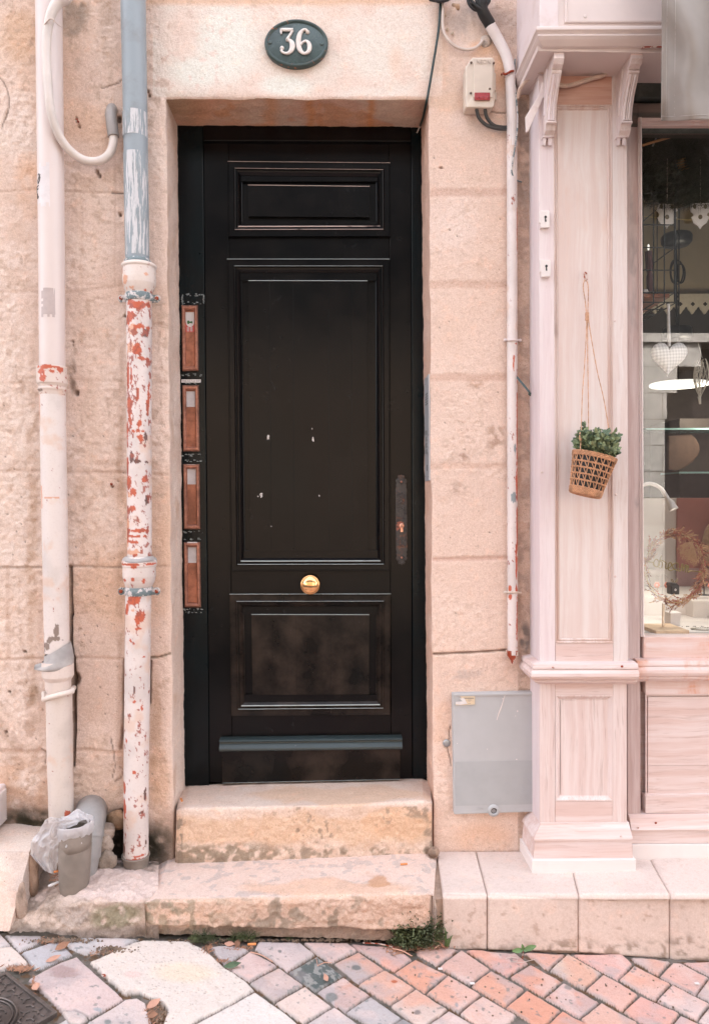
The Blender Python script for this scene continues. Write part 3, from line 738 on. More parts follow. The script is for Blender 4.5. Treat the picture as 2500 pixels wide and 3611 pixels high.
# upper step (door sill): tread + riser
def ex1(c, X, u, v):
    n = fbm(X, 12, 4, 211); nf = fbm(X, 55, 3, 212); tread = v < 2852-(u-625)*.012
    uq = u+(n-.5)*120; vq = v+(n-.5)*60
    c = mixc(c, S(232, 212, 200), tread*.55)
    c = mixc(c, S(226, 188, 154), (1-sstep(.8, 1.1, np.hypot((uq-1200)/330, (vq-2805)/34)))*tread*.7)
    c = mixc(c, S(224, 188, 152), (1-tread)*sstep(2860, 2890, vq)*(1-sstep(2950, 2985, vq))*.75)
    c = mixc(c, S(224, 182, 142), (1-tread)*(1-sstep(.8, 1.1, np.hypot((uq-1400)/160, (vq-2900)/50)))*.7)
    c = mixc(c, S(120, 108, 78), sstep(2960, 2990, vq+(u-625)*.02)*(1-sstep(820, 1100, uq))*sstep(.35, .55, nf)*.9)
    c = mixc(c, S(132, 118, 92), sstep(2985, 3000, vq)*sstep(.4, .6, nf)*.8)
    c = mixc(c, S(112, 92, 66), (1-tread)*sstep(.58, .68, nf)*sstep(.45, .6, n)*.7)
    c = mixc(c, S(110, 96, 72), (1-sstep(.7, 1.2, np.hypot((u-628)/18, (v-2930)/100)))*sstep(.4, .5, nf)*.9)
    return c
def h1(X, u, v, s):
    e = np.minimum(1, np.minimum(s, 1-s)*30)[:, None]
    riser = np.clip((v-2852)/30, 0, 1)
    return ((fbm(X, 24, 4, 221)-.5)*.010*(.35+.65*riser) + (fbm(X, 80, 3, 222)-.5)*.0065*(.3+.7*riser)+(fbm(X, 4, 3, 223)-.5)*.010)*e - .012*(1-e)
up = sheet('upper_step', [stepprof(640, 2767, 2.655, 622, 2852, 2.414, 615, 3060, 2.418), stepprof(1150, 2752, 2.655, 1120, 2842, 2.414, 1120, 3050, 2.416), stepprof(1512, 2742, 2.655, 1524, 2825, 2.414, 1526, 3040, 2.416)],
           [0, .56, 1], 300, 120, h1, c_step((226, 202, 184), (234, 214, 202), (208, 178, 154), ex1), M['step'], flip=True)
tag(up, 'upper stone step under the black door, ochre stained with a worn edge', 'step')
mb = MB(); mb.hexa([P(660, 2772, 2.64), P(660, 3040, 2.43), P(1500, 3010, 2.43), P(1500, 2750, 2.64), P(650, 2772, 2.75), P(650, 3040, 2.75), P(1510, 3010, 2.75), P(1510, 2750, 2.75)])
# lower step
def ex2(c, X, u, v):
    n = fbm(X, 12, 4, 231); nf = fbm(X, 50, 3, 232); edge = 3168-(u-600)*.016
    riser = sstep(-4, 6, v-edge); uq = u+(n-.5)*120; vq = v+(n-.5)*50
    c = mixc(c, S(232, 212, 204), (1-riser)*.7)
    c = mixc(c, S(188, 178, 176), (1-riser)*sstep(.56, .64, fbm(X, 34, 3, 233))*.75)
    c = mixc(c, S(230, 180, 140), (1-riser)*(1-sstep(.7, 1.1, np.hypot((uq-1150)/330, (vq-3130)/34)))*.55)
    c = mixc(c, S(196, 140, 88), (1-riser)*(1-sstep(.7, 1.1, np.hypot((uq-1318)/50, (vq-3100)/22)))*.85)
    c = mixc(c, S(206, 172, 148), riser*.7)
    c = mixc(c, S(92, 86, 58), riser*sstep(.53, .63, fbm(X, 30, 4, 234))*sstep(.4, .6, n)*.75)
    c = mixc(c, S(92, 96, 58), riser*(1-sstep(660, 900, uq))*sstep(.46, .6, nf)*.6)
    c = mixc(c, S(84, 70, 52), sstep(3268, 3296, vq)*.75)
    c = mixc(c, S(78, 64, 48), (1-sstep(.7, 1.1, np.hypot((u-1528)/14, (v-3230)/90)))*.8)
    return c
def h2(X, u, v, s):
    e = np.minimum(1, np.minimum(s, 1-s)*26)[:, None]; edge = 3168-(u-600)*.016
    riser = np.clip((v-edge)/24, 0, 1)
    under = sstep(3262, 3285, v+(fbm(X, 9, 3, 7)-.5)*30-(u-600)*.01)
    return ((fbm(X, 22, 4, 241)-.5)*.012*(.3+.7*riser) + (fbm(X, 75, 4, 242)-.5)*.011*(.25+.75*riser)+(fbm(X, 3.5, 3, 243)-.5)*.012)*e - .014*(1-e) - under*.022
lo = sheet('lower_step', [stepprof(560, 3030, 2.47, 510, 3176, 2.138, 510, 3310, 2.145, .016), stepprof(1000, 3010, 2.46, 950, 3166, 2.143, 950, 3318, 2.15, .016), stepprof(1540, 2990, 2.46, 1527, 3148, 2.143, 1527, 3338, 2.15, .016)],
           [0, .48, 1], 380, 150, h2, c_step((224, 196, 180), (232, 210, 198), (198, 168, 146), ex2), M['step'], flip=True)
tag(lo, 'lower stone step on the pavement, broad pitted riser with moss', 'step')

# cement and rubble ramp to the left of the steps
def exc(c, X, u, v):
    n = fbm(X, 9, 4, 251); nf = fbm(X, 40, 4, 252); uq = u+(n-.5)*90; vq = v+(n-.5)*60
    c = mixc(c, S(226, 208, 204), (1-sstep(.75, 1.15, np.hypot((uq-410)/210, (vq-3110)/70)))*.85)
    c = mixc(c, S(104, 106, 62), (1-sstep(.6, 1.1, np.hypot((uq-415)/110, (vq-3235)/60)))*sstep(.3, .5, nf)*.9)
    c = mixc(c, S(120, 106, 90), (1-sstep(.6, 1.15, np.hypot((uq-110)/120, (vq-3190)/120)))*sstep(.36, .55, nf)*.85)
    c = mixc(c, S(58, 52, 42), (1-sstep(.6, 1.1, np.hypot((uq-400)/110, (vq-3035)/34)))*sstep(.36, .5, nf)*.95)
    c = mixc(c, S(66, 60, 46), (1-sstep(.6, 1.1, np.hypot((uq-540)/70, (vq-3050)/26)))*sstep(.36, .5, nf)*.9)
    c = mixc(c, S(90, 78, 66), (1-sstep(.7, 1.1, np.hypot((uq-150)/60, (vq-3110)/40)))*.8)
    c = mixc(c, S(150, 142, 138), (1-sstep(.7, 1.1, np.hypot((uq-260)/70, (vq-3230)/40)))*.6)
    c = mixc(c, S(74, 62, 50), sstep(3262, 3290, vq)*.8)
    return c
def hc(X, u, v, s):
    return (fbm(X, 5, 4, 261)-.5)*.055 + (fbm(X, 20, 4, 262)-.5)*.011+(fbm(X, 70, 4, 263)-.5)*.013
rp = sheet('cement_ramp', [[P(-10, 3110, 2.47), P(-10, 3160, 2.32), P(10, 3230, 2.19), P(20, 3300, 2.15)], [P(200, 3040, 2.47), P(200, 3110, 2.32), P(200, 3195, 2.18), P(200, 3312, 2.15)],
                           [P(350, 3028, 2.47), P(350, 3090, 2.3), P(350, 3180, 2.155), P(350, 3312, 2.15)], [P(560, 3035, 2.47), P(560, 3085, 2.3), P(560, 3172, 2.165), P(560, 3312, 2.16)]],
           [0, .38, .62, 1], 240, 130, hc, c_step((206, 186, 172), (222, 204, 196), (166, 148, 132), exc), M['lump'], flip=True)
tag(rp, 'lumpy grey cement ramp with moss around the drain pipes beside the steps', 'cement ramp')
# neighbour's doorstep
def exn(c, X, u, v):
    n = fbm(X, 9, 4, 271); top = v < 3002
    c = mixc(c, S(236, 220, 210), top*.8); c = mixc(c, S(190, 178, 172), (~top)*sstep(.4, .6, n)*(v < 3140)*.7)
    return mixc(c, S(222, 196, 182), (v > 3140)*.6)
nb = sheet('neighbour_doorstep', [[P(-900, 2905, 2.46), P(-900, 3003, 2.268), P(-900, 3006, 2.262), P(-930, 3283, 2.15)], [P(60, 2903, 2.46), P(15, 3003, 2.268), P(15, 3006, 2.262), P(-30, 3283, 2.15)],
                                  [P(168, 2908, 2.46), P(108, 3003, 2.268), P(107, 3006, 2.262), P(34, 3284, 2.15)]],
           [0, .85, 1], 300, 90, lambda X, u, v, s: (fbm(X, 14, 4, 281)-.5)*.007+(fbm(X, 60, 3, 282)-.5)*.003+(fbm(X, 5, 3, 283)-.5)*.006, c_step((222, 202, 190), (232, 216, 206), (200, 178, 162), exn), M['step'], flip=True)
tag(nb, 'pale rendered doorstep of the neighbouring house at the left edge', 'step')
# rubble filling between doorstep and ramp, loose stones by the elbow pipe
rr = random.Random(4)
def rock(name, u, v, Y, r, c, label, sc3=(1, 1, 1), seed=1):
    c0 = P(u, v, Y); n, m = 26, 18; th = np.linspace(0, np.pi, m)[:, None]; ph = np.linspace(0, 2*np.pi, n)[None]
    X = np.stack([np.sin(th)*np.cos(ph)*sc3[0], np.sin(th)*np.sin(ph)*sc3[1], np.cos(th)*sc3[2]+0*ph], -1)*r
    d = fbm(X+seed, 1.3/r, 4, 300+seed); X = X*(.6+.8*d[..., None]); X = X+np.array(c0)
    cc = np.zeros(X.shape); cc[:] = S(*c); cc = mixc(cc, S(*[q*.72 for q in c]), sstep(.48, .62, fbm(X, 40, 3, 5))*.8)
    o = from_np(name, X.reshape(-1, 3), gridF(m, n), M['lump'], None, cc); return tag(o, label, 'mortar lump')
rock('mortar_lump', 378, 2930, 2.40, .026, (216, 198, 186), 'upper pale mortar lump wedged right of the grey elbow pipe', (1, .7, 1.15), 1)
rock('mortar_lump', 374, 2978, 2.38, .024, (206, 190, 178), 'middle mortar lump below the first one beside the elbow pipe', (1, .7, 1.2), 2)
rock('mortar_lump', 378, 3038, 2.37, .030, (176, 162, 150), 'lowest grey mortar lump by the foot of the elbow pipe', (1, .7, 1.2), 3)
rock('mortar_lump', 418, 2892, 2.43, .034, (198, 164, 134), 'brown broken plaster lump under the hole left of the red pipe', (1, .6, .9), 4)
rock('mortar_lump', 118, 3075, 2.27, .030, (196, 168, 148), 'crumbling mortar edge below the neighbouring doorstep corner', (.55, .6, 2.6), 5)
rock('mortar_lump', 78, 3190, 2.19, .030, (204, 180, 164), 'flaking mortar ridge running down to the pavement at far left', (.5, .5, 2.4), 6)
rock('mortar_lump', 1529, 3230, 2.17, .026, (214, 194, 180), 'mortar filler between the lower step and the pale sill', (.35, .6, 2.4), 7)
rock('mortar_lump', 1530, 3005, 2.40, .022, (186, 160, 142), 'broken mortar at the top corner where step meets sill', (1, .8, .8), 8)

# ------------------------------------------------------------------ pavement
O = []
def poly(ox, oy, k, pts, c, n=.12): O.append(([(ox+x*k, oy+y*k) for x, y in pts], c, n))
K = 600/1596.; K5 = 500/1596.
LIME, GREY, PINK, ORG, CRM, DK = (232, 221, 214), (196, 190, 190), (222, 192, 188), (226, 162, 138), (228, 206, 194), (92, 102, 102)
c4, c1, c2, c3 = (200, 3260, K), (700, 3260, K), (1300, 3260, K), (1900, 3260, K); cD = (0, 3200, K5)
big = [(310, 350), (400, 312), (490, 275), (560, 240), (640, 205), (720, 168), (810, 140), (900, 134), (1060, 138), (1230, 140), (1300, 185), (1370, 215), (1440, 265), (1530, 345), (1590, 405)]
big = [(200+x*K, 3260+y*K) for x, y in big]+[(700+x*K, 3260+y*K) for x, y in [(330, 440), (470, 545), (525, 608), (400, 678), (200, 792), (0, 898), (-350, 1090)]]+[(200+x*K, 3260+y*K) for x, y in [(960, 1100), (1000, 940), (1045, 800), (1020, 750), (960, 712), (880, 678), (780, 640), (720, 640), (640, 655)]]
O.append((big, LIME, .10))
poly(*c1, [(525, 622), (700, 738), (830, 820), (950, 930), (1060, 1100), (-300, 1100), (0, 915), (200, 805)], (232, 224, 220))
poly(*c1, [(110, 205), (300, 190), (478, 238), (250, 378)], (190, 182, 184))
poly(*c1, [(490, 242), (738, 378), (475, 536), (340, 440), (258, 390)], (216, 188, 184))
poly(*c1, [(560, 160), (955, 165), (1092, 275), (835, 432), (745, 372), (530, 228)], (206, 192, 192))
poly(*c1, [(755, 402), (985, 560), (715, 722), (478, 552)], (208, 188, 184))
poly(*c1, [(1108, 288), (1348, 462), (1102, 622), (842, 442)], DK)
poly(*c1, [(975, 160), (1400, 165), (1488, 235), (1245, 358), (1104, 272)], (226, 198, 192))
poly(*c1, [(1500, 245), (1740, 400), (1500, 548), (1268, 366)], (190, 176, 174))
poly(*c1, [(1000, 570), (1252, 765), (985, 922), (722, 733)], (228, 208, 200))
poly(*c1, [(1355, 478), (1608, 652), (1375, 820), (1112, 622)], (204, 190, 190))
poly(*c1, [(1272, 775), (1530, 958), (1300, 1130), (1000, 935)], (206, 196, 196))
poly(*c2, [(20, 668), (308, 868), (120, 1000), (-215, 820)], (194, 188, 190))
poly(*c2, [(-180, 172), (250, 205), (408, 315), (235, 428), (-98, 235)], (226, 176, 164))
poly(*c2, [(450, 232), (640, 195), (838, 225), (640, 378), (452, 265)], (224, 184, 172))
poly(*c2, [(440, 308), (738, 465), (522, 628), (242, 435)], (226, 168, 146))
poly(*c2, [(148, 415), (430, 590), (205, 750), (-92, 560)], (226, 180, 162))
poly(*c2, [(868, 235), (1142, 410), (942, 562), (664, 392)], (216, 180, 170))
poly(*c2, [(905, 232), (1370, 258), (1492, 345), (1300, 482), (1132, 375)], (220, 172, 162))
poly(*c2, [(745, 478), (1048, 655), (835, 828), (542, 640)], (226, 186, 174))
poly(*c2, [(1150, 428), (1458, 605), (1272, 762), (954, 575)], (222, 170, 150))
poly(*c2, [(445, 602), (735, 790), (530, 942), (440, 936), (208, 764)], (220, 198, 190))
poly(*c2, [(1065, 668), (1385, 850), (1230, 990), (1010, 930), (848, 836)], (224, 192, 182))
poly(*c2, [(745, 798), (1005, 940), (900, 1050), (545, 944)], (216, 196, 192))
poly(*c2, [(320, 878), (440, 938), (400, 1010), (215, 950)], (150, 152, 154))
poly(*c3, [(-140, 255), (248, 262), (85, 418)], (220, 188, 182))
poly(*c3, [(-80, 358), (212, 522), (42, 672), (-272, 490)], (218, 164, 146))
poly(*c3, [(270, 268), (586, 445), (415, 604), (98, 426)], (218, 198, 184))
poly(*c3, [(305, 268), (775, 270), (862, 350), (868, 378), (735, 510)], (224, 182, 174))
poly(*c3, [(602, 458), (930, 645), (780, 796), (434, 610)], (224, 182, 170))
poly(*c3, [(228, 532), (562, 715), (385, 865), (52, 682)], (222, 170, 156))
poly(*c3, [(860, 308), (1228, 342), (1115, 470), (895, 352)], (208, 186, 182))
poly(*c3, [(890, 384), (1236, 552), (1090, 700), (750, 515)], (226, 190, 180))
poly(*c3, [(1250, 352), (1320, 350), (1585, 482), (1470, 650), (1130, 482)], (222, 180, 170))
poly(*c3, [(1345, 345), (1700, 335), (1900, 480), (1596, 475)], (214, 180, 174))
poly(*c3, [(952, 658), (1312, 830), (1225, 940), (1000, 940), (794, 803)], (226, 176, 166))
poly(*c3, [(1252, 562), (1598, 735), (1480, 886), (1104, 710)], (226, 192, 184))
poly(*c3, [(582, 722), (918, 900), (890, 960), (600, 1100), (394, 875)], (224, 182, 168))
poly(*c3, [(-112, 614), (202, 795), (55, 942), (-45, 934), (-318, 768)], (218, 156, 134))
poly(*c3, [(218, 802), (500, 936), (450, 1000), (66, 945)], (222, 158, 136))
poly(*c3, [(1594, 502), (1900, 640), (1800, 800), (1480, 656)], (222, 196, 188))
poly(*c3, [(1325, 843), (1500, 922), (1450, 1000), (1235, 942)], (222, 184, 178))
poly(*c3, [(1602, 760), (1900, 860), (1700, 1000), (1492, 893)], (214, 196, 192))
poly(*cD, [(-700, 300), (0, 285), (128, 418), (-10, 478), (-700, 520)], (214, 204, 204))
poly(*cD, [(52, 300), (476, 305), (472, 375), (218, 480)], (216, 208, 210))
poly(*cD, [(645, 347), (828, 520), (412, 698), (244, 500)], (200, 200, 206))
poly(*cD, [(700, 335), (960, 322), (1570, 345), (1400, 438), (1280, 488), (950, 508), (790, 450)], (204, 200, 202))
poly(*cD, [(-500, 494), (138, 432), (326, 618), (300, 668), (230, 690), (190, 640), (60, 690), (-500, 740)], (230, 214, 206))
poly(*cD, [(870, 537), (1396, 1015), (1010, 1232), (850, 1150), (692, 1158), (318, 800), (700, 602)], (218, 196, 194))
poly(*cD, [(694, 1168), (830, 1152), (950, 1192), (996, 1244), (900, 1320), (800, 1308)], (220, 206, 202))
poly(200, 3260, K, [(652, 694), (760, 678), (838, 732), (878, 830), (900, 934), (960, 1100), (250, 1060), (322, 884)], (216, 202, 200))
poly(*cD, [(620, 1320), (760, 1242), (798, 1312), (900, 1420), (600, 1420)], (206, 202, 202))
poly(*cD, [(1015, 1260), (1060, 1290), (1090, 1400), (880, 1400)], (200, 196, 196))
ug = axis_nodes([(-2600, -30, 50), (-30, 2530, 860), (2530, 6000, 60)])
vg = axis_nodes([(3180, 3262, 10), (3262, 3615, 150), (3615, 4300, 60), (4300, 9500, 70)])
UG, VG = np.meshgrid(ug, vg)
X0 = G(UG, VG); wp = (fbm(X0, 14, 3, 401)-.5)*7; wq = (fbm(X0, 14, 3, 405)-.5)*4
uq, vq = UG+wp, VG+wq
best = np.full(UG.shape, -60.0); idx = np.full(UG.shape, -1)
for i, (pl, c, n) in enumerate(O):
    x0, x1 = min(a for a, b in pl)-5, max(a for a, b in pl)+5; y0, y1 = min(b for a, b in pl)-5, max(b for a, b in pl)+5
    sel = (uq > x0) & (uq < x1) & (vq > y0) & (vq < y1)
    if not sel.any(): continue
    ins = inside(uq[sel], vq[sel], pl); d = seg_dist(uq[sel], vq[sel]*1.0, pl+[pl[0]]); d = np.where(ins, d, -d)
    b = best[sel]; ii = idx[sel]; m = d > b; b[m] = d[m]; ii[m] = i; best[sel] = b; idx[sel] = ii
# pavers outside the picture continue as the same diagonal bond
e1 = GV(2309, 3524)-GV(2006, 3358); a1 = math.atan2(e1.y, e1.x); Lp, Wp = .155, .105
ax_ = X0[..., 0]*math.cos(a1)+X0[..., 1]*math.sin(a1); ay_ = -X0[..., 0]*math.sin(a1)+X0[..., 1]*math.cos(a1)
ry = np.floor(ay_/Wp); fx = ax_/Lp+ry*.5; rx = np.floor(fx)
dd = np.minimum(np.minimum((fx-rx)*Lp, (1-(fx-rx))*Lp), np.minimum((ay_/Wp-ry)*Wp, (1-(ay_/Wp-ry))*Wp))*1000-2.5
rid = _h(rx.astype(np.int64), ry.astype(np.int64), rx.astype(np.int64)*0, 9)
outm = (VG > 3622) | (UG > 2540) | (UG < -200)
best = np.where(outm, dd, best); 
H = -(1-sstep(-1.5, 4.5, best))*.0085
C = np.zeros(X0.shape); C[:] = S(128, 120, 114)
nz = fbm(X0, 34, 4, 411); nb_ = fbm(X0, 9, 4, 412)
C = mixc(C, S(96, 92, 84), sstep(.45, .6, nz)*.8)
inm = (best > .5)
tilt = np.zeros(UG.shape)
for i, (pl, c, n) in enumerate(O):
    m = inm & (idx == i) & ~outm
    if not m.any(): continue
    cu, cv = np.mean([a for a, b in pl]), np.mean([b for a, b in pl]); r_ = random.Random(i*7+1)
    tilt[m] = ((UG[m]-cu)*r_.uniform(-1, 1)+(VG[m]-cv)*r_.uniform(-1, 1))*1.6e-5+r_.uniform(-.0016, .0016)
    C[m] = S(*[q*.94+220*.06*k for q, k in zip(c, (1., .93, .9))])
ro = inm & outm
pal = np.array([S(222, 176, 164), S(212, 190, 184), S(226, 168, 148), S(200, 190, 188), S(226, 198, 190)])
C[ro] = pal[(rid[ro]*4.99).astype(int)]
H += tilt
isl = inm & (idx == 0) | inm & (idx == 1)
paver = inm & ~isl
def hue(idm): return _h(idm.astype(np.int64), idm.astype(np.int64)*0, idm.astype(np.int64)*0, 4)
C = mixc(C, S(226, 170, 148), paver*(UG > 1180)*sstep(.46, .7, fbm(X0+idx[..., None]*.37, 10, 3, 421))*.65)
C = mixc(C, S(186, 176, 178), paver*sstep(.5, .7, fbm(X0+idx[..., None]*.9, 14, 4, 422))*.55)
C = mixc(C, S(228, 208, 204), paver*sstep(.56, .66, fbm(X0+idx[..., None]*.5, 8, 4, 424))*.5)
C = mixc(C, S(120, 130, 130), paver*sstep(.70, .75, fbm(X0, 70, 3, 423))*.6)
edge = inm*(1-sstep(1, 9, best)); C = mixc(C, S(176, 170, 168), edge*sstep(.4, .6, nz)*.6)
dark = inm & (idx == 6); C = mixc(C, S(168, 168, 166), dark*sstep(.52, .6, fbm(X0, 90, 3, 431))*.8)
# limestone slab pits
rg = np.random.RandomState(8)
for k in range(330):
    pu, pv = rg.uniform(320, 960), 3320+rg.beta(1.1, 1.8)*285; r1, r2 = rg.uniform(1.3, 3.4), rg.uniform(.8, 1.7)
    sel = (np.abs(UG-pu) < 12) & (np.abs(VG-pv) < 8)
    m = np.zeros(UG.shape); m[sel] = 1-sstep(.5, 1.3, np.hypot((UG[sel]-pu)/r1, (VG[sel]-pv)/r2)); m *= isl
    H -= m*.0025; C = mixc(C, S(150, 134, 124), m*.85)
C = mixc(C, S(240, 222, 192), isl*(idx == 0)*(1-sstep(.5, 1.2, np.hypot((UG-650)/120, (VG-3430)/40)))*.5)
C = mixc(C, S(236, 206, 200), isl*(idx == 0)*(1-sstep(.5, 1.2, np.hypot((UG-470)/34, (VG-3438)/14)))*.7)
blotch = [(1258, 3412, 16, 11, (112, 118, 118)), (1170, 3515, 22, 13, (130, 134, 134)), (985, 3357, 9, 7, (120, 126, 126)), (1474, 3572, 17, 10, (128, 120, 118)), (1610, 3549, 7, 10, (160, 158, 160)), (2000, 3480, 14, 8, (150, 142, 140)),
          (383, 3600, 14, 10, (130, 138, 138)), (345, 3558, 16, 7, (170, 176, 182)), (276, 3577, 8, 7, (150, 152, 152)), (1390, 3462, 10, 5, (190, 96, 60)), (230, 3430, 60, 22, (180, 156, 154)), (2236, 3420, 7, 4, (130, 124, 124)), (2096, 3360, 14, 6, (150, 140, 138)), (811, 3397, 16, 8, (116, 126, 122))]
for bu, bv, b1, b2, bc in blotch:
    m = 1-sstep(.6, 1.15, np.hypot((uq-bu)/b1, (vq-bv)/b2)+(nz-.5)*1.2); C = mixc(C, S(*bc), m*inm*.85)
# cavity in the slab, gritty gaps
cav = [(1000, 940), (1045, 800), (1020, 750), (960, 712), (880, 678), (838, 720), (850, 800), (880, 880)]
cav = [(200+x*K, 3260+y*K) for x, y in cav]
m = inside(uq, vq, cav); H[m] -= .006; C[m] = S(168, 140, 118)
C = mixc(C, S(110, 84, 62), (~inm)*sstep(.5, .62, fbm(X0, 60, 3, 441))*.9)
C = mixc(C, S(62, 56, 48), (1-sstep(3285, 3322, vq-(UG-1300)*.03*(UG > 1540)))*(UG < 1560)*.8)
H += (fbm(X0, 60, 4, 451)-.5)*.0030 + (fbm(X0, 12, 3, 452)-.5)*.006 + (~inm)*(fbm(X0, 110, 3, 453)-.5)*.004
C = C*1.05
XG = X0.copy(); XG[..., 2] += H
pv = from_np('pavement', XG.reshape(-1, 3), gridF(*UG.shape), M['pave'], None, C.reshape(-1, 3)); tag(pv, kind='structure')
mb = MB(); mb.hexa([(-14, -9, gz(-14)-.02), (-14, 9, gz(-14)-.02), (14, 9, gz(14)-.02), (14, -9, gz(14)-.02), (-14, -9, gz(-14)-.3), (-14, 9, gz(-14)-.3), (14, 9, gz(14)-.3), (14, -9, gz(14)-.3)])
tag(mb.build('ground', m_plain('asphalt street', S(70, 66, 64), .9, 0, .6, 30, .3)), kind='structure')

# cast iron cover
ca, cb = GV(25, 3430), GV(204, 3573); e1v = (cb-ca).normalized(); nrm = Vector((-GS, 0, 1)).normalized(); e2v = e1v.cross(nrm).normalized()
if e2v.x > 0: e2v = -e2v
Ls = (cb-ca).length
man = thing('inspection_cover', 'square cast iron inspection cover with a round ring and raised forked pattern', 'inspection cover', ca)
def mp(a, b, h=0.0): return ca+e1v*a+e2v*b+nrm*h
def slab(m, poly_, h0, h1):
    b = [mp(x, y, h0) for x, y in poly_]; t = [mp(x, y, h1) for x, y in poly_]; n = len(b)
    return m.add(t+b, [tuple(range(n)), tuple(range(2*n-1, n-1, -1))]+[(i, (i+1) % n, (i+1) % n+n, i+n) for i in range(n)])
mb = MB(); slab(mb, [(0, 0), (Ls, 0), (Ls, Ls), (0, Ls)], -.03, -.002); mb.build('cover_plate', M['cast'], man)
mb = MB(); wdt = .008
for q in ([(0, 0), (Ls, 0), (Ls-wdt, wdt), (wdt, wdt)], [(Ls, 0), (Ls, Ls), (Ls-wdt, Ls-wdt), (Ls-wdt, wdt)], [(Ls, Ls), (0, Ls), (wdt, Ls-wdt), (Ls-wdt, Ls-wdt)], [(0, Ls), (0, 0), (wdt, wdt), (wdt, Ls-wdt)]): slab(mb, q, -.002, .004)
mb.build('rim', M['cast'], man, bevel=.001)
cx0, cy0, rad = Ls*.52, Ls*.55, Ls*.33
mb = MB()
ringp = [mp(cx0+math.cos(a)*rad, cy0+math.sin(a)*rad, .001) for a in np.linspace(0, 2*math.pi, 61)]
mb.tube(ringp, .0035, 6); mb.tube([mp(cx0+math.cos(a)*(rad-.009), cy0+math.sin(a)*(rad-.009), .0005) for a in np.linspace(0, 2*math.pi, 61)], .0022, 6)
mb.build('ring', M['cast'], man)
mb = MB(); g = .029
for i in range(-1, 11):
    for j in range(-1, 12):
        x = i*g+(j % 2)*g/2; y = j*g*.866; a0 = ((i+j) % 3)*.4
        for a in (0, 2.094, 4.189):
            x1, y1 = x+math.cos(a+a0)*g*.42, y+math.sin(a+a0)*g*.42
            if not (.012 < x1 < Ls-.012 and .012 < y1 < Ls-.012 and .012 < x < Ls-.012 and .012 < y < Ls-.012): continue
            if any(abs(math.hypot(q-cx0, r-cy0)-rad+.004) < .011 for q, r in ((x, y), (x1, y1))): continue
            dx_, dy_ = (x1-x), (y1-y); L_ = math.hypot(dx_, dy_); nx, ny = -dy_/L_*.0022, dx_/L_*.0022
            slab(mb, [(x+nx, y+ny), (x-nx, y-ny), (x1-nx, y1-ny), (x1+nx, y1+ny)], -.003, .0018)
mb.build('tread_pattern', M['cast'], man, bevel=.0006, seg=1)

# ------------------------------------------------------------------ the door
door = thing('front_door', 'narrow black panelled wooden front door with brass knob, deep in the stone wall', 'door', P(1070, 2765, YD))
YF = YD-.008                                           # frame face
mb = MB(); mb.qbox([(612, 436), (716, 436), (738, 2772), (640, 2772)], YF, .07)
mb.build('frame_post', M['door_b'], door, bevel=.0025)
mb = MB(); mb.qbox([(1450, 436), (1500, 436), (1523, 2746), (1456, 2746)], YF, .07)
mb.build('frame_post', M['door_b'], door, bevel=.0025)
mb = MB(); mb.qbox([(716.5, 436), (1449.5, 440), (1449.5, 499), (717, 497)], YF-.002, .07)
mb.build('frame_head', M['door_h'], door, bevel=.0025)
YL = YD+.002                                           # leaf face
xl_ = lambda v: 717+(v-500)*21/2260.; xr_ = lambda v: 1451+(v-500)*4/2260.
def stile(ua, ub_, va, vb): return MB().qbox([(ua(va), va), (ub_(va), va), (ub_(vb), vb), (ua(vb), vb)], YL, .05)
g = .8
sl = lambda v: 806+(v-500)*14/2260.; sr = lambda v: 1371+(v-500)*8/2260.
stile(lambda v: xl_(v)+2, lambda v: sl(v)-g, 500, 2758).build('stile', M['door'], door, bevel=.0012)
stile(lambda v: sr(v)+g, lambda v: xr_(v)-2, 500, 2745).build('stile', M['door'], door, bevel=.0012)
for va, vb in ((500, 640), (780, 990), (1940, 2165), (2450, 2756)):
    MB().qbox([(sl(va)+g, va), (sr(va)-g, va), (sr(vb)-g, vb), (sl(vb)+g, vb)], YL+.0008, .048).build('rail', M['door_h'], door, bevel=.001)
def rect_ring(m, q, prof):
    """q: px quad tl,tr,br,bl of the outer edge; prof: list of (inset px, proud m)"""
    R = []
    for ins, pr in prof:
        k = [(q[0][0]+ins, q[0][1]+ins), (q[1][0]-ins, q[1][1]+ins), (q[2][0]-ins, q[2][1]-ins), (q[3][0]+ins, q[3][1]-ins)]
        R.append([P(a, b, YL)+Vector((0, -pr, 0)) for a, b in k])
    for i in range(len(R)-1):
        for j in range(4):
            k = (j+1) % 4; m.add([R[i][j], R[i][k], R[i+1][k], R[i+1][j]], [(0, 3, 2, 1)], False)
prof = [(-2, -.02), (0, .0), (0, .010), (1.5, .0125), (4, .0125), (5.5, .0105), (21, .0105), (23, .0125), (25.5, .0140), (28, .0130), (29.5, .0090), (31, .0088), (33, .0115), (36, .0110), (41, .0060), (45, .0015), (47, -.0035), (49, -.0045), (50, -.013), (56, -.016)]
panels = [((805, 574), (1375, 579), (1376, 838), (806, 839)), ((803, 917), (1373, 917), (1377, 2013), (815, 2014)), ((811, 2094), (1377, 2093), (1375, 2518), (817, 2522))]
inner = [((875, 652), (1303, 657), (1303, 766), (876, 763)), ((876, 989), (1295, 990), (1297, 1943), (882, 1944)), ((887, 2166), (1302, 2167), (1301, 2449), (891, 2451))]
def flake(m, u, v, r, Y, sd, el=1.5):
    r_ = random.Random(sd); n = 9
    m.prism([(u+math.cos(2*math.pi*i/n)*r*r_.uniform(.5, 1.2), v-math.sin(2*math.pi*i/n)*r*el*r_.uniform(.5, 1.2)) for i in range(n)], Y, .0004)
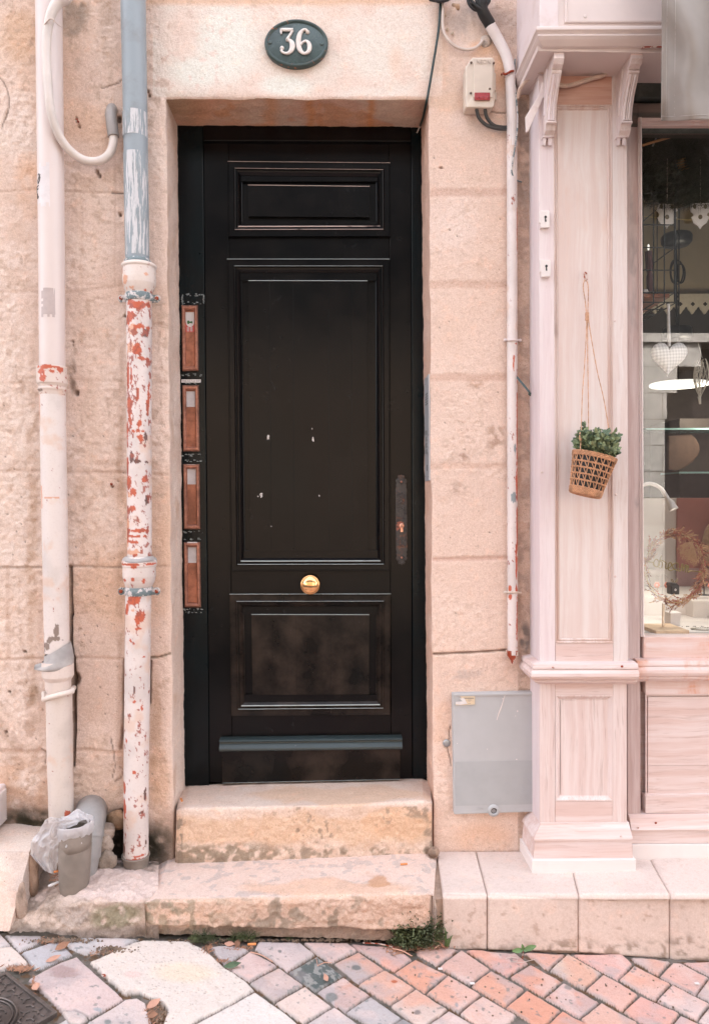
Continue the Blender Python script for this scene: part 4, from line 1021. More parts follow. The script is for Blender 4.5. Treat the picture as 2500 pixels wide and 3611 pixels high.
for pi_, (q, ii) in enumerate(zip(panels, inner)):
    m = MB(); rect_ring(m, q, prof)
    mo = m.build('panel_moulding', [M['door_h'], M['door'], M['door_refl']][pi_], door)
    for k_ in range(1):
        m = MB(); (a0, b0), (a1_, b1), (a2, b2), (a3, b3) = q
        m.qbox([(a0+40, b0+40), (a1_-40, b1+40), (a2-40, b2-40), (a3+40, b3-40)], YL+.0125, .01)
        field = m.build('panel', M['door'], door)
        # raised centre made of boards, thin seams between
        cuts = [ii[0][0]]+{0: [], 1: [952, 1034, 1158, 1240], 2: [962, 1044, 1166, 1250]}[pi_]+[ii[1][0]]
        m = MB()
        for a, b in zip(cuts[:-1], cuts[1:]):
            fa = (a-ii[0][0])/(ii[1][0]-ii[0][0]); fb = (b-ii[0][0])/(ii[1][0]-ii[0][0])
            L_ = lambda f, top: (ii[0][0]+(ii[1][0]-ii[0][0])*f, ii[0][1]+(ii[1][1]-ii[0][1])*f) if top else (ii[3][0]+(ii[2][0]-ii[3][0])*f, ii[3][1]+(ii[2][1]-ii[3][1])*f)
            sa, sb = (.10 if a != cuts[0] else 0), (.10 if b != cuts[-1] else 0)
            tl, tr_, br, bl = L_(fa, 1), L_(fb, 1), L_(fb, 0), L_(fa, 0)
            m.qbox([(tl[0]+sa, tl[1]), (tr_[0]-sb, tr_[1]), (br[0]-sb, br[1]), (bl[0]+sa, bl[1])], YL-.0005, .0135)
        m.build('raised_panel', M['door_refl' if pi_ == 2 else 'door'], field, bevel=.0005, seg=2)
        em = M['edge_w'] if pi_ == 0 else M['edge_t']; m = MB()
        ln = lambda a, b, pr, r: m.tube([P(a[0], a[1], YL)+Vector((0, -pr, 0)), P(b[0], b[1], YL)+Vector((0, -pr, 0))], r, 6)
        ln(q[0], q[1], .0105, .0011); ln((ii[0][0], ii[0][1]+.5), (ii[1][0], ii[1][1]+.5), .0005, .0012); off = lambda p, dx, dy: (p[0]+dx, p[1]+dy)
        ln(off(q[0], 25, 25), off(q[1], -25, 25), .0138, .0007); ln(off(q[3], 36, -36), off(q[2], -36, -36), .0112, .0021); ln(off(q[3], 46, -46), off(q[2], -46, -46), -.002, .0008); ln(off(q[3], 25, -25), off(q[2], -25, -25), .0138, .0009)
        m.build('edge_highlight', em, mo)  # thin strips drawn as light caught along the moulding lips
# weather board
m = MB(); wb = [(782, 2632), (1411, 2624), (1411, 2749), (784, 2763)]
m.qbox(wb, YL-.026, .026); wbo = m.build('weather_board', M['door_refl'], door, bevel=.002)
m = MB(); R = []
for dv_, pr in [(-36, .0), (-36, .022), (-33, .034), (-29, .036), (-26, .030), (-24, .027), (-20, .028), (-13, .034), (-6, .040), (-1, .041), (3, .038), (4, .030), (4, .0)]:
    R.append([P(779, 2634+dv_, YL)+Vector((0, -pr, 0)), P(1415, 2626+dv_, YL)+Vector((0, -pr, 0))])
for i in range(len(R)-1): m.add([R[i][0], R[i][1], R[i+1][1], R[i+1][0]], [(0, 3, 2, 1)])
m.add([r[0] for r in R], [tuple(range(len(R)))]); m.add([r[1] for r in R], [tuple(range(len(R)))[::-1]])
m.build('drip_moulding', M['teal'], wbo)
m = MB(); m.tube([P(785, 2761.5, YL-.026), P(1410, 2748, YL-.026)], .0006, 5); m.tube([P(783, 2638.5, YL-.027), P(1411, 2630.5, YL-.027)], .0018, 5); m.build('edge_highlight', M['edge_t'], wbo)  # painted highlight strips along the weather board edges
# four letter plates on the left post
def plate(v0, v1, u0, sticker, paper):
    Yp = YF-.0005; w_ = 57
    q = [(u0, v0), (u0+w_, v0), (u0+w_+3, v1), (u0+3, v1)]
    R = []; m = MB()
    for ins, pr in [(0, 0), (0, .006), (2, .010), (5, .0135), (8, .0135), (11, .010), (13, .0045), (13.5, .0)]:
        iy = ins*1.25
        R.append([P(a, b, Yp)+Vector((0, -pr, 0)) for a, b in [(q[0][0]+ins, q[0][1]+iy), (q[1][0]-ins, q[1][1]+iy), (q[2][0]-ins, q[2][1]-iy), (q[3][0]+ins, q[3][1]-iy)]])
    for i in range(len(R)-1):
        for j in range(4):
            k = (j+1) % 4; m.add([R[i][j], R[i][k], R[i+1][k], R[i+1][j]], [(0, 3, 2, 1)])
    lp = m.build('letter_plate', M['copper'], door)
    m = MB(); m.qbox([(q[0][0]+12, q[0][1]+16), (q[1][0]-12, q[1][1]+16), (q[2][0]-12, q[2][1]-16), (q[3][0]+12, q[3][1]-16)], Yp-.0022, .002); m.build('flap', M['copper_d'], lp, bevel=.0008)
    if paper:
        a, b, mt = paper
        m = MB(); m.qbox([(u0+13.5, a), (u0+44, a), (u0+44.6, b), (u0+14, b)], Yp-.0026, .0003); m.build('sticker', M[mt], lp)
    return lp
p1 = plate(1078, 1309, 642, 1, (1101, 1136, 'paper'))
m = MB(); m.qbox([(655.6, 1136), (686, 1136), (686.4, 1171), (656, 1171)], YF-.0031, .0003); tag(m.build('sticker', M['stk_r'], p1), 'red part of the letter plate sticker')
m = MB(); m.prism([(671+math.cos(a)*14.5, 1136+math.sin(a)*17) for a in np.linspace(0, 2*math.pi, 20, endpoint=False)], YF-.0035, .0003); m.build('sticker_disc', M['paper'], p1)
m = MB(); m.prism([(661, 1131), (667, 1130), (670, 1134), (679, 1132), (680, 1141), (670, 1139), (666, 1143), (661, 1141)], YF-.0038, .0003); m.build('printed_tree', M['green_p'], p1)
m = MB()
for k_ in range(5): m.rbox(660, 1153+k_*3.3, 668, 1155+k_*3.3, YF-.0034, .0003); m.rbox(671, 1153+k_*3.3, 680, 1155+k_*3.3, YF-.0034, .0003)
for k_ in range(4): m.rbox(661+k_*3, 1104, 662+k_*3, 1120-(k_ % 2)*3, YF-.0030, .0003)
m.build('sticker_print', M['flap_w'], p1)
plate(1360, 1592, 645, 0, (1380, 1435, 'flap_w'))
p3 = plate(1637, 1866, 648, 0, (1652, 1708, 'flap_w')); MB().rbox(659, 1638, 690, 1645, YF-.010, .0006).build('paper_strip', M['paper'], p3)
p4 = plate(1912, 2141, 650, 0, (1930, 1985, 'flap_w')); MB().rbox(661, 1911, 697, 1926, YF-.0102, .0006).build('paper_strip', M['paper'], p4)
m = MB(); m.qbox([(641, 1338), (709, 1338), (709, 1349), (641, 1349)], YF-.0012, .0008); lab = m.build('name_strip', M['paper'], door)
def text(body, name, u, v, hpx, Y, mat, parent, th=.0006, wpx=None, rot=0, axis=None):
    cu = bpy.data.curves.new(name, 'FONT'); cu.body = body; cu.size = 1; cu.extrude = 0.02; cu.align_x = 'CENTER'; cu.align_y = 'CENTER'; cu.resolution_u = 3
    o = bpy.data.objects.new(name+'_tmp', cu); col.objects.link(o); bpy.context.view_layer.update()
    me = bpy.data.meshes.new_from_object(o.evaluated_get(bpy.context.evaluated_depsgraph_get())); bpy.data.objects.remove(o)
    co = np.array([q.co[:] for q in me.vertices]); mn, mx_ = co.min(0), co.max(0); co -= (mn+mx_)/2
    s = hpx/(mx_[1]-mn[1]); sx = s if wpx is None else wpx/(mx_[0]-mn[0])
    off = Vector((0, 0, 0)); q = parent
    while q is not None: off += q.location; q = q.parent
    for vt, c in zip(me.vertices, co):
        x, y = c[0]*sx, -c[1]*s
        if rot: x, y = x*math.cos(rot)-y*math.sin(rot), x*math.sin(rot)+y*math.cos(rot)
        p = P(u+x, v+y, Y); p.y += (-th if c[2] > 0 else 0); vt.co = p-off
    me.materials.clear(); me.materials.append(mat); o2 = bpy.data.objects.new(name, me); return link(o2, parent)
text('PAS DE PUB SVP', 'lettering', 675, 1343.5, 5.6, YF-.0013, M['ink_f'], lab, .0002, 60)
# scraped tape remains around the plates
m = MB(); r_ = random.Random(3)
for vv0, n_ in ((1040, 22), (1068, 14), (1322, 24), (1352, 16), (1604, 20), (1624, 16), (1876, 22), (1900, 16), (2148, 24), (2160, 20)):
    for k_ in range(n_//2): flake(m, r_.uniform(644, 716), vv0+r_.uniform(-4, 4), r_.uniform(1, 6.5), YF-.0006, r_.random(), .4)
for k_ in range(16): flake(m, 644+r_.uniform(-3, 2), 1040+k_*2.2, 2, YF-.0006, r_.random()); flake(m, 719+r_.uniform(-2, 2), 1040+k_*1.9, 1.6, YF-.0006, r_.random())
tag(m.build('tape_scraps', m_plain('scraped tape', S(150, 158, 158), .5), door), kind='stuff')
m = MB()
for fu, fv, fr0, el in ((946, 1543, 6, 1.6), (922, 1745, 6, 1.9), (1104, 1551, 5, 1.9), (1101, 1512, 2, 1.4), (957, 1856, 2, 1), (910, 1750, 3, 1), (1126, 1748, 3, 1.2)): flake(m, fu, fv, fr0, YL-.0009, int(fu), el)
m.build('bare_patch', m_plain('bare primer', S(206, 200, 196), .6), door)
# brass knob
kn = P(1095, 2057, YL); m = MB()
m.lathe(kn, (0, -1, 0), [(.031, -.002), (.031, .004), (.027, .006), (.018, .010), (.0155, .020), (.022, .028), (.030, .032), (.0335, .036), (.0345, .042), (.0335, .048), (.0305, .050), (.0295, .0495), (.0285, .051), (.024, .0545), (.015, .0585), (.008, .0600), (.001, .0603)], 48)
m.build('knob', M['brass'], door)
# lock plate of hammered iron
ce = lambda v: 1414.5+(v-1675)*.006
def orn(v0, s):
    pts = [(0, -32), (6, -27), (9, -31), (13, -24), (11, -18), (17, -16), (20, -8), (17, 0), (20, 6), (17, 12), (20, 20), (20, 34)]
    return [(ce(v0)+x, v0+s*y) for x, y in pts], [(ce(v0)-x, v0+s*y) for x, y in pts[::-1]]
a_, b_ = orn(1705, 1); c_, d_ = orn(1960, -1)
pts = a_+c_[::-1]+d_[::-1]+b_
m = MB(); m.prism(pts, YL-.0045, .0045); lk = m.build('lock_plate', M['iron'], door, bevel=.0012)
m = MB(); r_ = random.Random(9)
for k_ in range(210):
    v_ = r_.uniform(1735, 1930); u_ = ce(v_)+r_.uniform(-17, 17)
    if abs(v_-1862) < 26 and abs(u_-ce(v_)) < 13: continue
    m.sphere(P(u_, v_, YL-.0046), r_.uniform(.0018, .0034), 7, 5, (1, .45, 1))
for v0, s in ((1692, 1), (1972, -1)):
    for a in np.linspace(0, 6.28, 9): m.sphere(P(ce(v0)+math.cos(a)*10, v0+math.sin(a)*13, YL-.0048), .003, 8, 5, (1, .6, 1.2))
m.build('hammer_marks', M['iron'], lk)
for v0 in (1699, 1966): MB().lathe(P(ce(v0), v0, YL-.006), (0, -1, 0), [(.0035, -.002), (.0042, .001), (.003, .0025), (.001, .003)], 14).build('screw', M['copper'], lk)
m = MB(); m.prism([(1398, 1842), (1412, 1838), (1424, 1843), (1418, 1856), (1400, 1872), (1397, 1868)], YL-.0050, .0005); m.build('rust_patch', m_plain('bare rust', S(178, 110, 90), .7, 0, .5, 60, .3), lk)
m = MB(); m.lathe(P(1416, 1854, YL-.0045), (0, -1, 0), [(.0085, 0), (.0088, .004), (.0078, .005), (.001, .005)], 24); m.qbox([(1411.5, 1856), (1420.5, 1856), (1421, 1876), (1412, 1876)], YL-.0085, .004)
cy_ = m.build('lock_cylinder', m_plain('rosy brass', (.78, .42, .30), .3, .7), lk); MB().rbox(1415, 1850, 1417.4, 1858, YL-.0099, .0006).build('keyhole', M['void'], cy_)

# ------------------------------------------------------------------ intercom on the right reveal
fxp = lambda v: P(1516.2+(v-1317)*.0035, v, YW)
def rv(v, s, off):
    a = P(1512+(v-VT)*.0066, v, YW+.004); b = P(1484.5+(v-452)*.0096, v, YD); b.z = a.z
    p = a*(1-s)+b*s; n = Vector((-(b.y-a.y), (b.x-a.x), 0)).normalized()
    if n.x > 0: n = -n
    return p+n*off
ic = thing('intercom_panel', 'tall slim steel intercom panel with four call buttons on the right door reveal', 'intercom', rv(1697, .3, 0))
def rvbox(v0, v1, s0, s1, o0, o1, vb0=None, vb1=None): return MB().hexa([rv(v0, s0, o1), rv(v1, s0, o1), rv(v1, s1, o1), rv(v0, s1, o1), rv(v0, s0, o0), rv(v1, s0, o0), rv(v1, s1, o0), rv(v0, s1, o0)])
rvbox(1318, 1694, .03, .62, .0, .007).build('plate', M['steel'], ic, bevel=.001)
for k_ in range(4):
    v_ = 1512+k_*23; bt = rvbox(v_, v_+15, .2, .42, .007, .0095).build('button', M['greymetal'], ic, bevel=.0006)
for k_ in range(5): rvbox(1380+k_*9, 1383+k_*9, .15, .45, .007, .0074).build('grille_slot', M['ink'], ic)
rvbox(1636, 1658, .28, .33, .007, .0076).build('camera_slot', M['ink'], ic)
for v_, s_ in ((1332, .1), (1340, .5), (1680, .1), (1676, .5)): MB().sphere(rv(v_, s_, .007), .0022, 8, 5).build('screw', M['greymetal'], ic)

# ------------------------------------------------------------------ pipes on the left
YP = 2.392
def pipe_sheet(name, rows, Y, patches, parent, basec, fleck, n=88):
    """round pipe as a fine grid whose vertex colours carry the flaked paint; patches (u, v, ru, rv, kind)"""
    r = np.array(rows, float); vs = np.unique(np.r_[r[:, 2], np.arange(r[0, 2], r[-1, 2], 3.0)])
    ul = np.interp(vs, r[:, 2], r[:, 0]); ur = np.interp(vs, r[:, 2], r[:, 1]); cu = (ul+ur)/2; hw = (ur-ul)/2
    a = np.linspace(0, 2*np.pi, n)[None]; ce_ = PA(cu, vs, Y)
    Xp = np.stack([ce_[:, 0:1]+np.cos(a)*(hw*Y/F_PX)[:, None], Y+np.sin(a)*(hw*Y/F_PX)[:, None], ce_[:, 2:3]+0*a], -1)
    uu = cu[:, None]+np.cos(a)*hw[:, None]; vv = vs[:, None]+0*a; front = -np.sin(a)+0*vv > -.2
    q = Xp.copy(); n1 = fbm(q, 62, 5, 801, .62, (1, 1, .5)); n2 = fbm(q, 170, 4, 811, .6, (1, 1, .6)); n3 = fbm(q, 9, 4, 821)
    c = np.zeros(Xp.shape); c[:] = S(*basec); c = mixc(c, S(*[k*.93 for k in basec]), sstep(.45, .65, n3)*.8)
    c = mixc(c, S(232, 190, 162), sstep(.60, .74, fbm(q, 16, 4, 831))*.45)
    pal = [S(206, 104, 76), S(232, 160, 118), S(116, 84, 78), S(150, 132, 122), S(150, 160, 164)]
    for ki in (1, 0, 2, 3, 4):
        f = np.full(uu.shape, -9.)
        for pu, pv_, ru, rv_, k in patches:
            if k == ki: f = np.maximum(f, 1.0-np.hypot((uu-pu)/ru, (vv-pv_)/rv_))
        m = sstep(-.02, .06, f+(n1-.5)*2.6+(n2-.5)*.9-.12)*(f > -1.2)*front
        if ki == 1: m = m*.75
        c = mixc(c, pal[ki], m)
    fl = sstep(fleck-.01, fleck+.015, n1*.55+n2*.45+.10); c = mixc(c, S(170, 92, 76), fl*.9)
    return from_np(name, Xp.reshape(-1, 3), gridF(len(vs), n), M['pipe_col'], parent, c.reshape(-1, 3))
MIDP = [(493, 1078, 44, 20, 0), (470, 1130, 16, 26, 0), (480, 1165, 18, 24, 1), (505, 1160, 28, 12, 0), (521, 1185, 8, 24, 2), (470, 1235, 20, 20, 1), (497, 1240, 20, 18, 0), (512, 1272, 20, 8, 0), (462, 1330, 5, 50, 0), (475, 1330, 5, 34, 0),
        (467, 1430, 11, 20, 0), (498, 1395, 6, 26, 0), (466, 1458, 11, 16, 0), (528, 1400, 6, 60, 0), (505, 1500, 9, 18, 0), (470, 1490, 7, 20, 0), (504, 1524, 26, 9, 0), (505, 1545, 12, 20, 0), (458, 1530, 6, 50, 0), (522, 1540, 7, 26, 2),
        (475, 1622, 9, 26, 2), (497, 1630, 16, 8, 2), (525, 1630, 8, 8, 2), (458, 1630, 7, 34, 0), (466, 1700, 14, 26, 0), (517, 1690, 9, 14, 0), (480, 1735, 16, 18, 0), (470, 1745, 14, 14, 1), (480, 1792, 18, 12, 0), (524, 1765, 6, 20, 2), (490, 1870, 40, 9, 0), (488, 1890, 40, 7, 0), (480, 1908, 34, 8, 0), (475, 1945, 28, 14, 1), (488, 1955, 12, 5, 0), (456, 1880, 10, 60, 1)]
LOWP = [(476, 2112, 28, 16, 0), (458, 2140, 9, 24, 0), (480, 2148, 10, 10, 1), (494, 2180, 12, 20, 0), (511, 2172, 7, 18, 0), (497, 2210, 14, 5, 0), (472, 2252, 5, 7, 0), (485, 2262, 4, 4, 0), (516, 2310, 6, 7, 0), (485, 2420, 4, 14, 2), (488, 2464, 8, 9, 0), (510, 2488, 3, 12, 0), (456, 2600, 4, 12, 0),
        (485, 2706, 9, 9, 0), (447, 2770, 7, 26, 0), (449, 2835, 8, 34, 0), (517, 2790, 4, 24, 2), (508, 2852, 6, 4, 2), (482, 3016, 46, 9, 0), (500, 3002, 20, 5, 0), (446, 2990, 5, 24, 2), (519, 2960, 4, 24, 2)]
SK1 = [(456, 992, 16, 12, 1), (452, 1006, 12, 12, 1), (436, 960, 4, 12, 0), (522, 1032, 5, 7, 0), (528, 980, 8, 6, 1), (470, 1025, 16, 8, 1)]
SK2 = [(470, 1986, 40, 5, 0), (485, 1996, 14, 7, 0), (449, 2042, 15, 8, 0), (484, 2038, 6, 8, 0), (520, 2044, 8, 13, 0), (540, 1986, 12, 4, 0)]
APIPE = [(214, 2216, 8, 24, 3), (196, 2250, 13, 10, 3), (212, 2246, 18, 8, 3), (180, 2275, 9, 12, 3), (165, 2288, 8, 28, 2), (232, 2252, 4, 7, 3), (150, 1440, 4, 90, 1), (160, 1750, 5, 60, 1), (200, 1755, 24, 3, 1)]
ASK = [(183, 1301, 50, 7, 0), (160, 1316, 16, 12, 0), (170, 1340, 12, 14, 0), (222, 1306, 10, 12, 0), (200, 1316, 10, 8, 0), (150, 1380, 20, 6, 3)]
CON = [(1820, 1500, 4, 200, 0), (1820, 1890, 4, 110, 0), (1817, 2000, 5, 70, 0), (1819, 2200, 4, 90, 0), (1815, 440, 4, 16, 0), (1812, 520, 3, 24, 0), (1821, 820, 3, 90, 0), (1805, 1755, 9, 18, 4), (1811, 1590, 4, 22, 4), (1795, 2072, 5, 12, 0), (1817, 2078, 5, 14, 0), (1795, 2104, 5, 10, 0), (1806, 1290, 4, 30, 0), (1812, 1215, 8, 8, 0), (1820, 1700, 5, 60, 0)]
pa = thing('downpipe', 'wide cream downpipe with a rusty collar, leftmost pipe on the stone wall', 'downpipe', P(215, 2890, YP))
m = MB(); rod(m, [(126, 214, -900), (129.5, 217.5, 0), (137, 224.5, 640), (140.5, 227, 900), (143, 229, 1297)], YP, 40); m.build('pipe', M['white_pipe'], pa)
pipe_sheet('socket', [(134, 232, 1293), (135, 234, 1296), (134.5, 233.5, 1318), (134, 236, 1345), (135, 237, 1354), (139, 235, 1358), (141, 232, 1366), (138, 234, 1374), (142, 231, 1382), (145, 230, 1396)], YP, ASK, pa, (232, 214, 204), .70)
pipe_sheet('pipe', [(144.5, 230, 1394), (147, 233, 1600), (151, 237, 1810), (155, 240, 2000), (161, 244, 2300)], YP, APIPE, pa, (238, 226, 221), .80)
pipe_sheet('socket', [(153, 254, 2330), (152, 258, 2345), (153, 259, 2382), (158, 255, 2390), (163, 250, 2398), (163, 249, 2424), (168, 252, 2440)], YP-.002, [(190, 2348, 30, 5, 1), (245, 2336, 12, 8, 1)], pa, (234, 218, 209), .78)
pipe_sheet('pipe', [(166, 253, 2438), (168, 255, 2600), (174, 258, 2800), (178, 260, 2960)], YP, [(247, 2860, 8, 14, 0)], pa, (230, 216, 207), .78)
# beaten lead flashing, a lopsided cone with a lip to the left
m = MB(); R = []
for i_, (cu, cv, ru, rv_, tl) in enumerate([(204, 2288, 44, 5, -26), (206, 2305, 47, 8, -27), (204, 2322, 52, 12, -25), (200, 2338, 60, 15, -12), (203, 2348, 56, 14, -4), (206, 2350, 50, 10, 0)]):
    ring = []
    for j in range(36):
        a = 2*math.pi*j/36; x = math.cos(a)*ru; dy = math.sin(a)*ru*.0009
        if x < -ru*.6 and i_ in (3, 4): x -= 20*((-x/ru)-.6)*2.0
        p = P(cu+x, cv+tl*x/ru*.9+(6 if math.sin(a) < 0 else -6)*rv_/12+(math.sin(3*a)*1.5), YP); p.y += math.sin(a)*ru*YP/F_PX; ring.append(p)
    R.append(ring)
m.rings(R, cap=False); m.build('lead_flashing', M['lead'], pa)
m = MB()
pts = [P(262, 2425, YW), P(256, 2432, 2.385)]+[P(207+math.cos(a)*50, 2452-8*math.sin(a)*0-14*math.cos(a), YP-math.sin(a)*.047) for a in np.linspace(.25, math.pi-.05, 12)]+[P(157, 2448, 2.41), P(156, 2446, 2.45)]
m.tube(spline(pts, 4), .0082, 12); m.build('strap', M['white_pipe2'], pa)
m = MB(); m.prism([(139.5, 905), (166, 1026), (224, 1129)], YP, .0001) if False else None
# faded notice pasted on the pipe, another torn sticker above
def wrap(name, c0, pts, mat, parent, extra=.0006):
    """polygon wrapped on pipe A: pts (angle-ish u offset, v)"""
    m = MB(); V = []; 
    us = np.linspace(pts[0], pts[1], 9); vs = np.linspace(pts[2], pts[3], 12); r_ = random.Random(int(pts[2]))
    for v in vs:
        cu = 173.5+(v)*.0095; hw = 43.6
        for i, u in enumerate(us):
            s_ = max(-.98, min(.98, (u-cu)/hw)); p = P(u, v, YP); p.y = YP-math.sqrt(1-s_*s_)*hw*YP/F_PX-extra
            V.append(p)
    n = 9; Fq = []
    for a in range(11):
        for b in range(8):
            if (a in (0, 10) or b == 0) and r_.random() < .45: continue
            Fq.append((a*n+b, (a+1)*n+b, (a+1)*n+b+1, a*n+b+1))
    m.add(V, Fq, True); return m.build(name, mat, parent)
wrap('glue_patch', 0, (162, 224, 1027, 1128), m_plain('old glue patch', S(206, 188, 184), .5, 0, .2, 60, .1), pa)
wrap('torn_sticker', 0, (142, 219, 592, 745), m_plain('torn sticker', S(242, 232, 232), .5, 0, .2, 60, .1), pa)
m = MB(); r_ = random.Random(2)
def onA(u, v, e=.0012):
    cu = 173.5+v*.0095; s_ = max(-.97, min(.97, (u-cu)/43.6)); p = P(u, v, YP); p.y = YP-math.sqrt(1-s_*s_)*43.6*YP/F_PX-e; return p
for path in ([(148, 632), (152, 628), (158, 632), (153, 640), (147, 650), (148, 660)], [(158, 640), (154, 655), (148, 662)], [(141, 668), (141, 690)], [(141, 668), (150, 668)], [(141, 679), (149, 679)], [(145, 694), (145, 712), (151, 708), (147, 702)]):
    m.tube([onA(*q) for q in path], .0012, 5)
m.build('sticker_writing', M['ink'], pa)

pb = thing('downpipe', 'narrower downpipe, blue grey plastic above and flaking red and white iron below', 'downpipe', P(480, 3075, YP))
YB = 2.394
m = MB(); rod(m, [(425, 510, -900), (428, 513, 0), (438, 520, 450), (445, 526, 905), (446, 527, 926)], YB, 40)
up_ = m.build('upper_pipe', M['grey_pipe'], pb)
for va, vb in ((402, 488), (546, 906)):
    f0 = lambda v: (428+(v/905)*17-.5, 513+(v/905)*13+.5, v)
    m = MB(); rod(m, [f0(va), f0((va+vb)/2), f0(vb)], YB, 40, cap=False); m.build('scraped_band', M['grey_scr'], up_)
m = MB(); rod(m, [(444, 528, 916), (441, 532, 922), (438, 535, 930), (440, 533, 936)], YB, 40); m.build('seal_ring', M['zinc'], pb)
m = MB(); pipe_sheet('socket', [(436, 547, 933), (432, 551, 937), (432, 551.5, 943), (436, 548, 949), (435, 549, 985), (437, 548, 1003), (441, 543, 1018), (446, 537, 1034), (447, 535, 1045)], YB, SK1, pb, (240, 226, 218), .72)
pipe_sheet('middle_pipe', [(448, 534, 1040), (448, 535, 1065), (450, 534, 1500), (451.5, 535, 1985)], YB, MIDP, pb, (240, 227, 223), .66)
m = MB(); pipe_sheet('socket', [(444, 540, 1962), (434, 550, 1978), (433, 553, 1983), (435, 552, 1987), (434, 552, 1994), (436, 549, 1998), (436, 549, 2030), (440, 545, 2050), (446, 537, 2068)], YB, SK2, pb, (240, 226, 220), .72)
m = MB(); R = []
for v_, h in ((1962, 45), (1966, 54), (1972, 58), (1978, 60), (1981, 57)):
    R.append([P(493+math.cos(a)*h*(1+.06*math.sin(5*a+v_)), v_+math.sin(3*a)*2, YB)+Vector((0, math.sin(a)*h*YB/F_PX-.0*h, 0)) for a in np.linspace(0, 2*math.pi, 36, endpoint=False)])
m.rings(R, cap=False); m.build('lead_cap', M['lead'], pb)
pipe_sheet('lower_pipe', [(446.5, 534, 2062), (445, 533, 2110), (442, 529, 2400), (439, 524.5, 2700), (438, 523.5, 3010), (438.5, 523, 3035)], YB, LOWP, pb, (238, 226, 222), .70)
def clamp(v, hw, par, col_='zinc'):
    m = MB(); c = (448+534)/2; q = P(c, v, YB); r = 44*YB/F_PX
    rod(m, [(c-46, c+46, v-15), (c-47.5, c+47.5, v-13), (c-47.5, c+47.5, v+11), (c-46, c+46, v+13)], YB, 40)
    cl = m.build('clamp', M[col_], par)
    for s in (-1, 1):
        m = MB(); pts = [(c+s*46, v-12), (c+s*66, v-13), (c+s*73, v-7), (c+s*75, v+1), (c+s*72, v+9), (c+s*66, v+14), (c+s*46, v+13)]
        if s < 0: pts = pts[::-1]
        m.prism(pts, YB-.004, .007); e = m.build('clamp_ear', M[col_], cl, bevel=.0015)
        MB().lathe(P(c+s*63, v, YB-.004), (0, -1, 0), [(.006, 0), (.0066, .003), (.0055, .0055), (.002, .006)], 8).build('bolt', M['rust_rim'], cl)
clamp(1052, 0, pb); clamp(2085, 0, pb)
m = MB(); rod(m, [(433, 527.5, 3014), (431, 529, 3012), (431, 529, 3017), (435, 526, 3022), (440, 524, 3050), (450, 522, 3082)], YB-.001, 40); m.build('drain_cup', M['grey_pl2'], pb)

# hose that loops from above over the pipe into the wall
hs_ = thing('flexible_hose', 'thick cream hose looping over the leftmost pipe into a grey wall sleeve', 'hose', P(395, 390, YW))
hp = [(262, -60, 2.33), (237, -10, 2.322), (206, 9, 2.318), (184, 44, 2.316), (170, 100, 2.318), (164, 175, 2.320), (168, 262, 2.322), (175, 351, 2.325), (187, 415, 2.335), (206, 470, 2.35), (236, 518, 2.37), (280, 556, 2.392), (324, 570, 2.40), (364, 562, 2.405), (391, 536, 2.41), (401, 500, 2.413), (401, 470, 2.416)]
path = spx(hp, 8); n_ = len(path); m = MB(); m.tube(path, [.0175-.0045*min(1, i/40) for i in range(n_)], 18)
m.build('hose', M['hose'], hs_)
sp = spx([(402, 482, 2.414), (398, 455, 2.415), (394, 425, 2.418), (392, 402, 2.430), (396, 388, 2.452), (398, 384, 2.475)], 14); rr_ = [.0172+(.0007 if i % 2 else 0) for i in range(len(sp))]
m = MB(); m.tube(sp, rr_, 20); m.build('sleeve', M['grey_sl'], hs_)
m = MB(); m.tube(spx([(153, 106, 2.325), (160, 85, 2.305), (178, 66, 2.297), (190, 70, 2.300), (192, 78, 2.305)], 5), .0022, 6); m.tube(spx([(191, 68, 2.300), (200, 82, 2.312), (219, 96, 2.33)], 5), .0014, 6); m.build('tie_wire', M['cable_w'], hs_)

# elbow pipe, planter tube with bag
el = thing('elbow_pipe', 'light grey plastic elbow pipe coming out of the wall near the pavement', 'drain pipe', P(290, 3110, 2.33))
ep = spline([P(330, 2846, 2.52), P(324, 2858, 2.44), P(318, 2884, 2.39), P(310, 2925, 2.365), P(302, 2975, 2.348), P(290, 3040, 2.335), P(278, 3110, 2.325), P(270, 3160, 2.32)], 6)
m = MB(); m.tube(ep, [.050]*len(ep), 32); m.build('pipe', M['grey_pl'], el)
for k_ in (20, 27): 
    m = MB(); m.tube([ep[k_-2], ep[k_], ep[k_+1]], [.0500, .0530, .0530], 32); m.build('collar', M['grey_pl'], el)
tb = thing('drain_tube', 'upright dirty grey plastic tube with soil inside, standing before the elbow pipe', 'drain tube', P(258, 3168, 2.262))
YT = 2.262
m = MB(); rod(m, [(224, 296, 3185), (218, 306, 3160), (212, 316, 3100), (210, 321, 3000), (211, 321, 2975)], YT, 40); m.build('tube', M['grey_pl2'], tb)
m = MB(); R = []
for v_, h in ((2990, 52), (2989, 55.5), (2962, 56), (2935, 56), (2915, 55), (2914, 52), (2935, 50)):
    R.append([P(267+math.cos(a)*h, v_-math.cos(a)*6, YT)+Vector((0, math.sin(a)*h*YT/F_PX, 0)) for a in np.linspace(0, 2*math.pi, 40, endpoint=False)])
m.rings(R, cap=False); m.build('rim', M['grey_pl2'], tb)
m = MB(); m.rings([[P(267+math.cos(a)*h, 2925-math.cos(a)*6, YT)+Vector((0, math.sin(a)*h*YT/F_PX, .003*math.sin(a*5)*(h/50))) for a in np.linspace(0, 2*math.pi, 24, endpoint=False)] for h in (51, 30, 2)], cap=False); m.build('soil', M['dirt'], tb)
m = MB(); R = []
